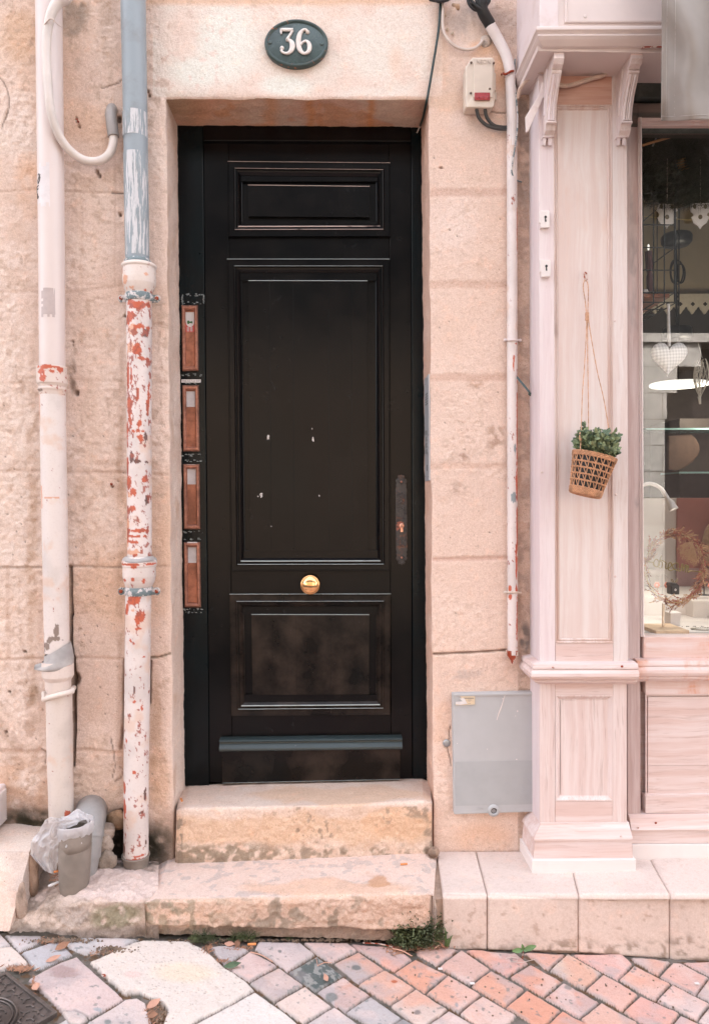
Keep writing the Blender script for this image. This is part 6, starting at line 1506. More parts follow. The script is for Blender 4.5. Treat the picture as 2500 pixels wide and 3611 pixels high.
for i in range(len(R)-1):
    for j in range(4): m.add([R[i][j], R[i][(j+1) % 4], R[i+1][(j+1) % 4], R[i+1][j]], [(0, 3, 2, 1)])
m.build('panel_moulding', M['pil_lowh'], shop)
m = MB(); m.rbox(2283, 2456, UE, 2700, YR+.010, .02); m.build('lower_panel', M['pil_lowh'], shop, bevel=.001); MB().rbox(2283, 2700.6, UE, 2800, YR+.0103, .02).build('lower_panel', M['pil_lowh'], shop, bevel=.001)
run('base_ledge', 'pil_lowh', [(-4, -.01), (-4, .006), (4, .016), (28, .026), (36, .030), (40, .031), (43, .027), (44, .022), (90, .022), (92, -.01)], 2212, UE, 2874, 2868, YR, ret=False)
run('skirting', 'white_paint', [(-2, -.01), (-1, .024), (1, .026), (76, .026), (78, -.01)], 2218, UE, 2966, 2962, YR, ret=False)
for u_, v_, c_ in ((1950, 2354, 'rust_rim'), (2192, 2350, 'rust_rim'), (2311, 2902, 'rust_rim'), (2248, 2918, 'rust_rim'), (2188, 2949, 'pil_lowh'), (2318, 2342, 'orange_w')): MB().sphere(P(u_, v_, YQ-.036 if u_ < 2240 else YR-.030), .0045, 8, 5, (1, .3, .8)).build('nail_head', M[c_], shop)
# ---- glass
gl = MB().qbox([(2258, 450), (UE, 450), (UE, 2250), (2266, 2250)], 2.425, .004).build('window_pane', M['glass'], shop)
# right hand end of the window, out of frame, and backing of the parts
MB().rbox(UE, 250, UE+60, 2960, YR, .06).build('window_stile', M['stile_br'], shop)
m = MB(); x0, x1 = P(1915, 2400, YW).x, P(UE+60, 2400, YW).x; zs = P(2300, 2300, YR).z
m.box(x0, YR+.045, -.02, x1, YW+.10, zs); m.build('lower_backing', M['pil_lowh'], shop)
# ---- signboard over the shop
YS, YSB = 2.196, YW
xs = P(1906, 118, YS).x; zB = P(2000, 112, YS).z; zS = P(2000, 165, 2.20).z
def xbox(name, mat, x0, y0, z0, x1, y1, z1, bev=.002, par=None): return MB().box(x0, y0, z0, x1, y1, z1).build(name, M[mat], par or shop, bevel=bev)
fas = xbox('fascia', 'cornice', xs, YS, zB, 3.2, YW+.05, zB+1.5, .004)
xbox('corner_board', 'cornice_w', xs-.006, YS-.006, zB+.004, xs+.050, YW+.02, zB+1.45, .003, fas)
m = MB(); R = []; q = [(1988, -700), (UE, -700), (UE, 84), (1988, 84)]
for ins, pr in [(0, .0), (2, .005), (7, .006), (10, .001), (15, -.003), (17, -.003)]: R.append([P(a, b, YS)+Vector((0, -pr, 0)) for a, b in [(q[0][0]+ins, q[0][1]+ins), (q[1][0]-ins, q[1][1]+ins), (q[2][0]-ins, q[2][1]-ins), (q[3][0]+ins, q[3][1]-ins)]])
for i in range(len(R)-1):
    for j in range(4): m.add([R[i][j], R[i][(j+1) % 4], R[i+1][(j+1) % 4], R[i+1][j]], [(0, 3, 2, 1)])
m.build('fascia_moulding', M['cornice'], fas)
prof_c = [(-3, .0), (-3, .022), (2, .026), (10, .026), (14, .022), (20, .018), (27, .020), (36, .014), (44, .006), (50, .0), (52, -.012), (54, -.02)]
run('cornice_moulding', 'cornice', prof_c, 1912, UE, 114, 110, YS+.010, ret=True, back=.27)
xbox('soffit', 'cornice', xs-.004, YS+.02, zS-.004, 3.2, YW+.05, zB+.002, .0015)
xbox('soffit_batten', 'cornice', P(2000, 262, YQ).x-.11, YQ-.018, P(2000, 262, YQ).z, 3.2, YQ+.01, zS-.003, .002)
MB().prism([(2258, 163), (2300, 160), (2345, 161), (2345, 167), (2280, 167), (2262, 171)], YS+.01, .002).build('torn_gap', M['rust_rim'], shop)
MB().lathe(P(2062, 58, YS), (0, -1, 0), [(.005, -.002), (.0052, .0008), (.003, .0012), (.001, .001)], 14).build('screw_head', M['cornice'], fas)
# ---- brackets
M['brk'] = m_wood('grimy washed bracket', S(232, 212, 207), S(240, 226, 223), S(176, 140, 126), 'z', .5, 14, stain=S(176, 140, 122), stain_amt=.7)
def bracket(uc, wpx):
    """scroll bracket; front outline from the photo (v, proud of the pilaster face)"""
    root = None
    pts = [(250-70, .0), (176, .112), (184, .118), (205, .120), (225, .112), (238, .100), (246, .094), (251, .098), (256, .096), (262, .092), (290, .080), (330, .062), (370, .048), (410, .040), (425, .040), (429, .046), (434, .044), (438, .036), (460, .030), (476, .020), (482, .018)]
    th_ = wpx/2
    def uv(pr, v, s): 
        p = P(uc, v, YQ); w_ = wpx/2*YQ/F_PX
        return Vector((p.x+s*w_, YQ-pr, 0))
    m = MB(); zz = lambda v, pr: P(uc+10, v, YQ-pr).z
    Ls = [Vector((uv(pr, v, -1).x, YQ-pr, zz(v, pr))) for v, pr in pts[1:]]; Rs = [Vector((uv(pr, v, 1).x, YQ-pr, zz(v, pr))) for v, pr in pts[1:]]
    n = len(Ls); zt2 = zS-.004
    Ls[0].z = Rs[0].z = min(Ls[0].z, zt2)
    Lb = [Vector((p.x, YQ+.004, p.z)) for p in Ls]; Rb = [Vector((p.x, YQ+.004, p.z)) for p in Rs]
    V = Ls+Rs+Lb+Rb; F = []
    for i in range(n-1):
        F += [(i, i+1, n+i+1, n+i), (2*n+i, 2*n+i+1, i+1, i), (n+i, n+i+1, 3*n+i+1, 3*n+i)]
    F += [(0, n, 3*n, 2*n), (n-1, 3*n-1, 4*n-1, 2*n-1)]
    m.add(V, F)
    b = m.build('bracket', M['brk'], shop, bevel=.0018)
    # fluting on the front and carved side, foot
    for k_ in (-.42, 0, .42):
        m = MB(); q_ = [Vector((uv(pr, v, k_).x, YQ-pr-.001, zz(v, pr))) for v, pr in pts[9:15]]; m.tube(spline(q_, 4), .0042 if k_ else .003, 8); m.build('flute', M['pil_side'] if uc < 2000 else M['pilaster'], b)
    m = MB(); q_ = [Vector((uv(.02, v, -1.0).x-.0005, YQ-pr*.55, zz(v, pr*.55))) for v, pr in pts[5:14]]; m.tube(spline(q_, 4), .0035, 8); m.build('side_scroll', M['pil_side'] if uc < 2000 else M['pilaster'], b)
    m = MB(); c_ = P(uc, 500, YQ)
    for s_ in (-1, 1): m.hexa([P(uc+s_*9-7, 484, YQ-.014), P(uc+s_*11-8, 512, YQ-.010), P(uc+s_*11+4, 513, YQ-.010), P(uc+s_*9+7, 484, YQ-.014), P(uc+s_*9-7, 484, YQ), P(uc+s_*11-8, 512, YQ), P(uc+s_*11+4, 513, YQ), P(uc+s_*9+7, 484, YQ)])
    m.rbox(uc-16, 478, uc+16, 484, YQ-.018, .018); m.build('bracket_foot', M['pil_side'], b, bevel=.001)
    m = MB(); m.box(uv(0, 190, -1).x, YQ-.119, zt2-.006, uv(0, 190, 1).x, YQ-.085, zt2-.001); m.build('bracket_cap', M['orange_w'], b)
bracket(1929, 34); bracket(2190, 38)
# rope caught behind the brackets, loose slat
tag(MB().tube(spx([(1826, 345, 2.42), (1832, 315, 2.40), (1850, 290, 2.38), (1875, 268, 2.36), (1900, 252, 2.33), (1925, 262, 2.335), (1950, 285, 2.33), (1968, 298, 2.325), (1995, 303, 2.325), (2040, 292, 2.328), (2085, 277, 2.33), (2120, 268, 2.332), (2143, 256, 2.335)], 7), .0062, 10).build('painted_rope', M['rope_w']), 'old painted rope sagging between the two shopfront brackets', 'rope')
m = MB(); m.qbox([(1900, 322), (1917, 290), (1919, 345), (1860, 466)], 2.325, .012) if False else m.prism([(1902, 330), (1912, 289), (1918, 292), (1919, 338), (1912, 350), (1862, 462), (1855, 466), (1853, 410)], 2.322, .010)
tag(m.build('loose_slat', M['white_board'], None, bevel=.0015), 'loose white slat leaning diagonally at the top left of the pilaster', 'slat')

# ------------------------------------------------------------------ tiled sill under the shop
sill = thing('tiled_sill', 'pale stone tiled sill running under the shopfront', 'sill', P(1560, 3345, 2.165))
zt0 = P(2000, 3155, 2.165).z
def top_tile(q, sd, c):
    """q: px quad on the tread tl,tr,br,bl (intersected with the sill plane)"""
    def on(u, v):
        d = RN @ np.array([(u-1250)/F_PX, -(v-1805.5)/F_PX, -1.0]); t_ = (zt0-ZC)/d[2]; return Vector((d[0]*t_, min(d[1]*t_, YW+.02), zt0))
    A = [on(*k) for k in q]; n = 26
    s = np.linspace(0, 1, n); Xg = np.zeros((n, n, 3))
    for i, a in enumerate(s):
        l = A[0]*(1-a)+A[3]*a; r = A[1]*(1-a)+A[2]*a
        for j, b in enumerate(s): Xg[i, j] = l*(1-b)+r*b
    return A
def slab_tile(A, th, mat_c, sd, par, name, grow):
    pass
def tile(corners, thick_dir, th, c, sd, name):
    """corners: 4 world points; gently uneven tile with eased edges, coloured by vertex"""
    n = 40; s = np.linspace(0, 1, n); A = [np.array(k) for k in corners]
    Xg = (A[0][None, None]*(1-s)[:, None, None]+A[3][None, None]*s[:, None, None])*(1-s)[None, :, None]+(A[1][None, None]*(1-s)[:, None, None]+A[2][None, None]*s[:, None, None])*s[None, :, None]
    N = np.array(thick_dir, float)
    e = np.minimum(np.minimum(s, 1-s)[:, None], np.minimum(s, 1-s)[None]); h = -(1-sstep(0, .012, e))*.0035+(fbm(Xg, 12, 3, sd)-.5)*.003
    Xg = Xg+N*h[..., None]
    bk = Xg-N*th
    cc = np.zeros(Xg.shape); cc[:] = S(*c); nn = fbm(Xg, 10, 5, sd+3)
    cc = mixc(cc, S(*[q_*.96 for q_ in c]), sstep(.45, .62, nn)*.7); uu, vv = to_px(Xg)
    if name == 'front_tile':
        cc = mixc(cc, S(240, 224, 214), sstep(.5, .66, fbm(Xg, 6, 4, sd+7))*.6); cc = mixc(cc, S(150, 128, 112), sstep(3290, 3350, vv+(fbm(Xg, 20, 3, 3)-.5)*90)*sstep(.45, .6, fbm(Xg, 50, 3, 5))*.8); cc = mixc(cc, S(190, 162, 146), sstep(.68, .75, fbm(Xg, 60, 3, 9))*.6)
    V = np.concatenate([Xg.reshape(-1, 3), bk.reshape(-1, 3)]); F = gridF(n, n); b = n*n; idx_ = np.arange(b).reshape(n, n)
    rim = list(idx_[0, :])+list(idx_[1:, -1])+list(idx_[-1, -2::-1])+list(idx_[-2:0:-1, 0]); rim = np.array(rim); r2 = np.roll(rim, -1)
    F = np.concatenate([F, np.stack([rim, r2, r2+b, rim+b], -1)])
    return from_np(name, V, F, M['tile'], sill, np.concatenate([cc.reshape(-1, 3)]*2))
tq = [[(1540, 3000), (1676, 3000), (1716, 3153), (1560, 3153)], [(1679, 3000), (1999, 3000), (2038, 3153), (1719, 3153)], [(2002, 3000), (2274, 3000), (2360, 3153), (2041, 3153)], [(2277, 3000), (2700, 3000), (2860, 3153), (2363, 3153)]]
for i_, q in enumerate(tq):
    A = top_tile(q, i_, None); tile(A, (0, 0, 1), .012, (240, 222, 214), 600+i_, 'top_tile')
fq = [(1562, 1716, 3346, 3346), (1720, 2037, 3346, 3352), (2041, 2359, 3354, 3380), (2363, 2860, 3384, 3400)]
for i_, (ua, ub_, va, vb) in enumerate(fq):
    tile([P(ua, 3164, 2.170), P(ub_, 3164, 2.170), P(ub_, vb+6, 2.170), P(ua, va+6, 2.170)], (0, -1, 0), .012, (236, 216, 206), 620+i_, 'front_tile')
m = MB(); x0, x1 = P(1534, 3200, 2.17).x, P(2860, 3200, 2.17).x
m.box(x0, 2.1805, -.12, x1, YW+.06, zt0-.0125); m.build('sill_core', M['lump'] if False else m_plain('sill mortar', S(206, 180, 162), .9, 0, .5, 60, .3), sill)
m = MB(); m.prism([(1536, 3008), (1560, 3156), (1562, 3350), (1540, 3352), (1545, 3260), (1536, 3160), (1530, 3100), (1528, 3020)], 2.172, .02)
# unseen block added behind the pilaster, stops sun leaking between house wall and shop
m = MB(); m.box(P(1960, 1000, YW).x+.001, YR+.052, -.1, P(2225, 1500, YW).x-.062, YD+.2, 5.6); m.build('sun_leak_plug', M['dirt'], shop)

# ------------------------------------------------------------------ hanging basket
hb = thing('hanging_basket', 'woven straw hanging basket with green leaves on the pink pilaster', 'hanging basket', P(2068, 1750, 2.27))
YH = 2.262
# basket axis leans: top centre, bottom centre
T0, B0 = P(2096, 1606, YH), P(2062, 1742, YH)
axv = (B0-T0).normalized(); Lb = (B0-T0).length; sx_ = Vector((1, 0, 0)); sx_ = (sx_-axv*sx_.dot(axv)).normalized(); sy_ = axv.cross(sx_)
tiltv = .20
def bp(a, h, k=1.0, dr=0.0):
    r = (.0655+(.0465-.0655)*h)*k+dr
    c = T0+axv*(Lb*h); 
    return c+sx_*math.cos(a)*r+sy_*math.sin(a)*r
def band(m, h0, h1, n, r=.0028):
    for i in range(n):
        h = h0+(h1-h0)*i/max(1, n-1); ph = i*2.1
        for s_ in (0, math.pi):
            m.tube([bp(a, h+.010*math.sin(a*17+ph+s_), 1, .0016*math.sin(a*17+ph+s_+1.57)) for a in np.linspace(0, 2*math.pi, 110)], r*.62, 5, cap=False)
m = MB(); band(m, .0, .085, 4); m.build('rim', M['straw'], hb)
m = MB()
for h in (.235, .385, .54, .695): band(m, h, h+.014, 2, .0017)
m.build('woven_ring', M['straw'], hb)
m = MB(); band(m, .875, 1.0, 5); m.build('base_weave', M['straw'], hb)
m = MB(); n = 18
for i in range(n):
    a = 2*math.pi*i/n
    hs__ = [.08, .24, .39, .545, .70, .88]
    for j in range(5):
        m.tube([bp(a, hs__[j]), bp(a, hs__[j+1])], .0016, 5, cap=False)
        m.tube([bp(a+2*math.pi/n*.62, hs__[j]), bp(a+.02, hs__[j+1])], .0013, 5, cap=False)
m.build('stakes', M['straw'], hb)
m = MB()
for k_ in range(8): m.tube([T0+axv*(Lb*(1.0+.02*math.cos(k_)))+sx_*math.cos(a)*(.044-k_*.0055)+sy_*math.sin(a)*(.044-k_*.0055) for a in np.linspace(0, 6.283, 40)], .0030, 5, cap=False)
m.rings([[bp(a, .99, .96) for a in np.linspace(0, 6.2, 30)], [bp(a, .995, .2) for a in np.linspace(0, 6.2, 30)]], cap=True); m.build('bottom', M['straw'], hb)
m = MB(); m.rings([[bp(a, h, k) for a in np.linspace(0, 2*math.pi, 30, endpoint=False)] for h, k in ((.05, .90), (.95, .90))], cap=True); m.build('pot', m_plain('black plastic pot', (.012, .011, .013), .45), hb)
# ropes
rp_ = [(1, (2066, 1580)), (2, (2074, 1490)), (0, (2140, 1520))]
m = MB()
def rope(pts, r=.0010):
    q = spx(pts, 10)
    for s_ in (0, math.pi):
        w_ = [p+Vector((math.cos(i*1.1+s_)*r*.8, math.sin(i*1.1+s_)*r*.8, 0)) for i, p in enumerate(q)]; m.tube(w_, r, 6)
rope([(2062, 985, 2.318), (2056, 1000, 2.318), (2056, 1020, 2.318), (2062, 1060, 2.315), (2067, 1110, 2.312)]); rope([(2062, 985, 2.318), (2071, 1000, 2.318), (2073, 1040, 2.318), (2071, 1110, 2.312)])
rope([(2068, 1110, 2.310), (2065, 1200, 2.30), (2059, 1300, 2.28), (2052, 1400, 2.26), (2048, 1530, 2.235), (2045, 1588, 2.222)])
rope([(2070, 1110, 2.312), (2071, 1250, 2.315), (2073, 1400, 2.318), (2074, 1500, 2.32), (2074, 1575, 2.32)])
rope([(2071, 1110, 2.312), (2085, 1200, 2.30), (2105, 1310, 2.29), (2126, 1400, 2.285), (2143, 1500, 2.275), (2150, 1590, 2.27)])
m.build('rope', M['rope'], hb)
m = MB()
for k_ in range(9): m.tube([P(2069+math.cos(a)*5.4, 1104+k_*3+.8*math.sin(a), 2.311)+Vector((0, math.sin(a)*.0048, 0)) for a in np.linspace(0, 6.283, 14)], .0016, 5, cap=False)
for k_ in range(4): m.sphere(P(2046, 1530+k_*6, 2.232), .005, 8, 6)
m.build('knot', M['rope'], hb)
def leafmesh(m, base, d, nrm_, L, W):
    d = d.normalized(); s_ = d.cross(nrm_).normalized(); n_ = s_.cross(d)
    pr = [(0, .12), (.2, .7), (.45, 1), (.7, .85), (.9, .4), (1, .03)]; V = []
    for t_, w_ in pr:
        c = base+d*L*t_+n_*(-.25*L*t_*t_)
        V += [c-s_*W*w_*.5+n_*W*.16*w_, c, c+s_*W*w_*.5+n_*W*.16*w_]
    F = []
    for i in range(len(pr)-1):
        for j in range(2): F.append((i*3+j, i*3+j+1, (i+1)*3+j+1, (i+1)*3+j))
    m.add(V, F, True)
r_ = random.Random(12); mA, mB_, mS = MB(), MB(), MB()
for k_ in range(290):
    a = r_.uniform(0, 2*math.pi); rr0 = .052*math.sqrt(r_.random()); b0 = T0+sx_*math.cos(a)*rr0+sy_*math.sin(a)*rr0+Vector((0, 0, -.01))
    out = (sx_*math.cos(a)+sy_*math.sin(a))*(.15+.75*rr0/.052*r_.random())+Vector((.10, 0, r_.uniform(.45, 1.2))); out.normalize()
    if b0.y+out.y*.08 > 2.33: out.y = -abs(out.y)*.3
    Lst = r_.uniform(.035, .088)*(1 if r_.random() < .8 else 1.12); tip = b0+out*Lst+Vector((0, 0, -.006))
    if not (2030 < to_px(tip)[0] < 2176): continue
    st_ = spline([b0, b0+out*Lst*.5+Vector((0, 0, .006)), tip], 3); mS.tube(st_, .0007, 4, cap=False)
    for j, p_ in enumerate(st_[2:]):
        for s_ in (-1, 1):
            dr_ = (out*.7+Vector((r_.uniform(-1, 1), r_.uniform(-1, .4), r_.uniform(-.5, .8)))).normalized(); leafmesh(mA if r_.random() < .62 else mB_, p_, dr_, Vector((r_.uniform(-.5, .5), -1, r_.uniform(-.2, .8))), r_.uniform(.012, .019), r_.uniform(.008, .012))
mA.build('leaves', M['leaf'], hb); mB_.build('inner_leaves', M['leaf2'], hb); mS.build('stems', M['leaf2'], hb)
tag(MB().tube(spx([(2066, 964, 2.345), (2061, 962, 2.325), (2060, 975, 2.320), (2064, 990, 2.318), (2068, 984, 2.312)], 4), .0026, 8).build('bent_nail', M['rust_rim']), 'bent rusty nail in the pilaster that holds the basket rope', 'nail')

# ------------------------------------------------------------------ awning flap
nu, nv = 150, 190; s = np.linspace(0, 1, nu)[:, None]; tv = np.linspace(0, 1, nv)[None]
U = 2337-tv*8+s*700; V = -420+tv*846-s*50*tv*.3+np.sin(s*26)*1.6*tv
pp = np.stack([s*2.2-tv*.9, tv*1.2+s*.8, 0*s+0*tv], -1)
Yw_ = 2.08+(fbm(pp, 1.0, 2, 701)-.5)*.10+.034*np.sin((s*9-tv*3.6)*2.2+fbm(pp, 1.5, 2, 703)*5)*(.35+.65*tv)+(fbm(np.stack([s*2-tv*1.6, tv*.4+s*.5, 0*s+0*tv], -1), 2.2, 2, 702)-.5)*.02+.006*np.cos(s*30)*sstep(.9, 1, tv)
aw = from_np('awning', PA(U, V, Yw_).reshape(-1, 3), gridF(nu, nv), M['awning'], None)
sm = aw.modifiers.new('thick', 'SOLIDIFY'); sm.thickness = .0012
tag(aw, 'grey satin awning flap with stitched hem hanging over the shop window', 'awning')
def surf(si, ti):
    i = min(nu-1, max(0, si*(nu-1))); j = min(nv-1, max(0, ti*(nv-1))); i0, j0 = int(i), int(j); A = PA(U[i0, j0]+ (i-i0)*(U[min(i0+1, nu-1), j0]-U[i0, j0])*1.0+(j-j0)*(U[i0, min(j0+1, nv-1)]-U[i0, j0]), V[i0, j0]+(j-j0)*(V[i0, min(j0+1, nv-1)]-V[i0, j0]), Yw_[i0, j0]*(1-(i-i0))+Yw_[min(i0+1, nu-1), j0]*(i-i0))
    return Vector(A)+Vector((0, -.0022, 0))
m = MB()
for sp_ in (.024, .066):
    for k_ in range(0, 150):
        a, b = k_/150, (k_+.72)/150
        if b < .985: m.tube([surf(sp_, a), surf(sp_, b)], .0006, 4)
for k_ in range(0, 130): m.tube([surf(k_/130, .982), surf((k_+.7)/130, .982)], .0006, 4)
m.build('stitching', M['thread'], aw)

# ------------------------------------------------------------------ shop interior
room = thing('shop_room', 'dim shop interior behind the display window', 'room', (1.8, 3.5, 0))
W_OL = m_plain('olive beige wall', S(176, 160, 136), .8, 0, .1, 20, .1); W_DK = m_plain('dark brown wall', (.035, .024, .020), .7, 0, .1, 20, .3)
W_CR = m_plain('cream display board', S(232, 222, 217), .55, 0, .05, 10, .05); W_FL = m_plain('shop floor', S(120, 100, 86), .7)
YBk = 3.9
def xb(name, mat, x0, y0, z0, x1, y1, z1, par=None, bev=0): return MB().box(x0, y0, z0, x1, y1, z1).build(name, mat, par or room, bevel=bev)
xl0, xr0_ = X(2225, YW), 4.2
zsc = P(2450, 1050, YBk).z
xb('side_wall', W_OL, xl0-.06, YR+.06, 0, xl0, YBk, 3.4); xb('far_wall', W_OL, xl0-.06, YBk, zsc, xr0_, YBk+.05, 3.4); xb('far_wall', W_DK, xl0-.06, YBk, 0, xr0_, YBk+.05, zsc-.001)
xb('side_wall', W_DK, xr0_, YR+.06, 0, xr0_+.05, YBk+.05, 3.4); xb('ceiling', W_OL, xl0-.06, YR+.06, 3.0, xr0_, YBk+.05, 3.05); xb('floor', W_FL, xl0-.06, YR+.06, 0, xr0_, YBk+.05, .04)
xb('front_wall', W_DK, P(UE+60, 1500, YR).x, YR+.02, 0, xr0_+.05, YR+.06, 3.4); xb('front_wall', W_DK, xl0-.06, YR+.05, P(2400, 440, YR).z, xr0_, YR+.09, 3.4)
# scalloped cream frieze on the far wall
YSc = YBk-.03; m = MB(); pts = []
u0, u1, per = 2240, 2600, 43.5
for k_ in range(9):
    c = 2224+k_*per
    for du, vv in ((-21.7, 1082), (-18, 1080), (-14, 1090), (-8, 1096), (-3, 1104), (0, 1107), (3, 1104), (8, 1096), (14, 1090), (18, 1080)): pts.append((c+du, vv))
poly_ = [(2190, 1036), (2620, 1036)]+[q for q in pts[::-1]]
m.prism(poly_, YSc, .012); fz = thing('scalloped_frieze', 'cream scalloped wooden frieze with clover cut outs inside the shop', 'frieze', P(2400, 1107, YSc)); m.build('board', m_plain('cream frieze', S(218, 206, 188), .6), fz)
for k_ in range(9):
    c = 2224+k_*per-21.7*0; m = MB()
    for dx_, dy_ in ((0, -4), (4, 0), (0, 4), (-4, 0), (0, 0)): m.prism([(c+dx_+math.cos(a)*3.4, 1072+dy_+math.sin(a)*3.4) for a in np.linspace(0, 5.6, 9)], YSc-.0008-.0002*abs(dx_), .0006)
    m.build('cut_out', W_DK, fz)
# hanging white fretwork pendants near the glass
for i_, cu in enumerate((2351, 2468)):
    s_ = 1.0
    o = [(-30, 716), (-33, 735), (-38, 742), (-30, 748), (-26, 756), (-30, 764), (-34, 766), (-33, 770), (-25, 786), (-12, 794), (-5, 796), (0, 806)] if i_ == 0 else [(-32, 716), (-36, 736), (-32, 748), (-25, 752), (-23, 760), (-30, 764), (-30, 768), (-22, 786), (-8, 796), (0, 807)]
    pts = [(cu+a, b) for a, b in o]+[(cu-a, b) for a, b in o[-2::-1]]
    f = thing('fretwork_pendant', ('white fretwork pendant half hidden behind the wire basket' if i_ == 0 else 'fully visible white fretwork pendant under the fir garland'), 'pendant', P(cu, 806, 2.60), 'white fretwork pendants in the window'); MB().prism(pts, 2.60, .004).build('board', m_plain('white fretwork %d' % i_, S(252, 244, 242), .6), f)
    m = MB(); m.prism([(cu+math.cos(a)*7.5, 765+math.sin(a)*8.5) for a in np.linspace(0, 6, 16)], 2.5995, .0004); m.prism([(cu-20+math.cos(a)*6, 728+math.sin(a)*9) for a in np.linspace(0, 6, 12)], 2.5995, .0004); m.prism([(cu+18+math.cos(a)*6, 728+math.sin(a)*9) for a in np.linspace(0, 6, 12)], 2.5995, .0004); m.build('cut_out', m_plain('olive shade %d' % i_, S(130, 118, 96), .8), f)
    MB().tube([P(cu, 720, 2.602), P(cu, 560, 2.602)], .0015, 5).build('string', M['cable_w'], f)
tag(MB().tube(spx([(2262, 762, 2.8), (2320, 768, 2.8), (2384, 772, 2.8), (2430, 775, 2.8), (2520, 770, 2.8)], 5), .0011, 5).build('gold_string', m_plain('gold string', (.6, .45, .2), .4, .6)), 'thin gold string sagging across the window in front of the fretwork', 'string')
# fir garland
gd = thing('fir_garland', 'dark artificial fir garland filling the top of the shop window', 'garland', P(2400, 700, 2.7))
r_ = random.Random(21); m1, m2 = MB(), MB(); MN = m_plain('fir needle', (.018, .024, .014), .6, 0, 0, 50, .3); MN2 = m_plain('fir needle tip', (.05, .058, .038), .6, 0, 0, 50, .3)
blobs = [(2290, 600, 60, 130), (2300, 480, 70, 60), (2350, 560, 50, 90), (2400, 520, 90, 60), (2480, 540, 90, 120), (2440, 640, 70, 90), (2390, 690, 55, 50), (2350, 720, 35, 28), (2500, 680, 80, 60), (2560, 600, 90, 140), (2640, 560, 90, 120), (2430, 470, 160, 30)]
for cu, cv, ru, rv_ in blobs:
    for k_ in range(int(ru*rv_*.42)):
        a = r_.uniform(0, 6.283); q = math.sqrt(r_.random()); u_, v_ = cu+math.cos(a)*ru*q, cv+math.sin(a)*rv_*q
        if (2384 < u_ < 2416 and 556 < v_ < 596): continue
        if v_ > 735 or u_ > 2800: continue
        p_ = P(u_, v_, r_.uniform(2.52, 2.84)); d = Vector((r_.gauss(0, 1), r_.gauss(-.3, .6), r_.gauss(-.25, 1))).normalized(); L_ = r_.uniform(.018, .034); s_ = d.cross(Vector((r_.random(), -1, r_.random()))).normalized()*.0009
        (m1 if r_.random() < .85 else m2).add([p_-s_, p_+s_, p_+d*L_], [(0, 1, 2)])
m1.build('needles', MN, gd); m2.build('needle_tips', MN2, gd)
m = MB()
for cu, cv, ru, rv_ in blobs: m.sphere(P(cu, cv, 2.80), .001, 6, 4); 
for pts in ([(2230, 520, 2.76), (2300, 640, 2.76), (2350, 690, 2.76)], [(2300, 470, 2.78), (2400, 500, 2.78), (2520, 520, 2.78)], [(2390, 690, 2.78), (2450, 600, 2.78), (2520, 560, 2.78), (2640, 560, 2.78)], [(2480, 690, 2.78), (2560, 640, 2.78)]): m.tube(spx(pts, 6), .042, 10)
for cu, cv, ru, rv_ in blobs:
    for k_ in range(26):
        a = r_.uniform(0, 6.283); q = r_.random(); u_, v_ = cu+math.cos(a)*ru*q*.8, cv+math.sin(a)*rv_*q*.8
        if v_ < 700 and not (2372 < u_ < 2424 and 545 < v_ < 608): m.sphere(P(u_, v_, r_.uniform(2.74, 2.84)), r_.uniform(.012, .03), 8, 6)
m.build('garland_core', m_plain('garland core', (.004, .005, .004), 1.0, 0, 0, 50, 0, 0.0), gd)
WS = m_plain('wood stick', S(214, 152, 100), .7)
for i_, (a, b, r0, tx_) in enumerate(((( 2255, 515, 2.50), (2430, 463, 2.50), .0042, 'long slanting wooden stick in front of the fir garland'), ((2466, 458, 2.5), (2560, 490, 2.5), .0040, 'short wooden stick at the right edge of the fir garland'))):
    tag(MB().tube([P(*a), P(*b)], r0, 6).build('wood_stick', WS), tx_, 'stick')
m = MB()
for k_ in range(5): m.tube([P(2378+k_*4, 570+k_*8, 2.74), P(2418+k_*3, 556+k_*9, 2.72)], .0028, 5)
tag(m.build('raffia_bundle', WS, None), 'bundle of brown raffia strands in the gap of the garland', 'raffia')
lt = m_plain('pale rod', S(160, 160, 158), .4)
tag(MB().tube([P(2300, 515, 2.52), P(2330, 448, 2.52)], .0028, 6).build('metal_rod', lt), 'pale metal rod at the top left of the shop window', 'rod')
# wire basket shelf with candle
WB = m_plain('black wire', (.012, .012, .013), .4, .3, .1)
wbk = thing('wire_basket', 'black wire basket shelf hanging inside the window at the left', 'wire basket', P(2320, 1080, 2.6))
Y0, Y1 = 2.56, 2.86; m = MB()
xa, xb_ = X(2180, Y0), P(2378, 1070, Y0).x
def zat(v, Y=Y0): return P(2330, v, Y).z
for v_ in (681, 717, 793, 873, 953, 1032, 1066): m.tube([(xa, Y0, zat(v_)), (xb_, Y0, zat(v_))], .0021, 6)
for u_ in (2226, 2265, 2303, 2341): m.tube([(P(u_, 1070, Y0).x, Y0, zat(681)), (P(u_, 1070, Y0).x, Y0, zat(1070))], .0022, 6)
m.tube([(xb_, Y0, zat(681)), (xb_, Y0, zat(1072))], .0038, 8); m.tube([(xa, Y0, zat(681)), (xa, Y0, zat(1072))], .0038, 8)
for u_ in (2226, 2265, 2303, 2341, 2378):
    x_ = P(u_, 1070, Y0).x; m.tube([(x_, Y0, zat(1070)), (x_, Y1, zat(1070))], .0024, 6)
for Yk in (2.64, 2.72, 2.80, 2.86): m.tube([(xa, Yk, zat(1070)), (xb_, Yk, zat(1070))], .002, 6)
for v_ in (681, 873, 1032): m.tube([(xb_, Y0, zat(v_)), (xb_, Y1, zat(v_))], .002, 6)
for Yk in (2.70, 2.86): m.tube([(xb_, Yk, zat(681)), (xb_, Yk, zat(1070))], .002, 6)
m.build('wires', WB, wbk)
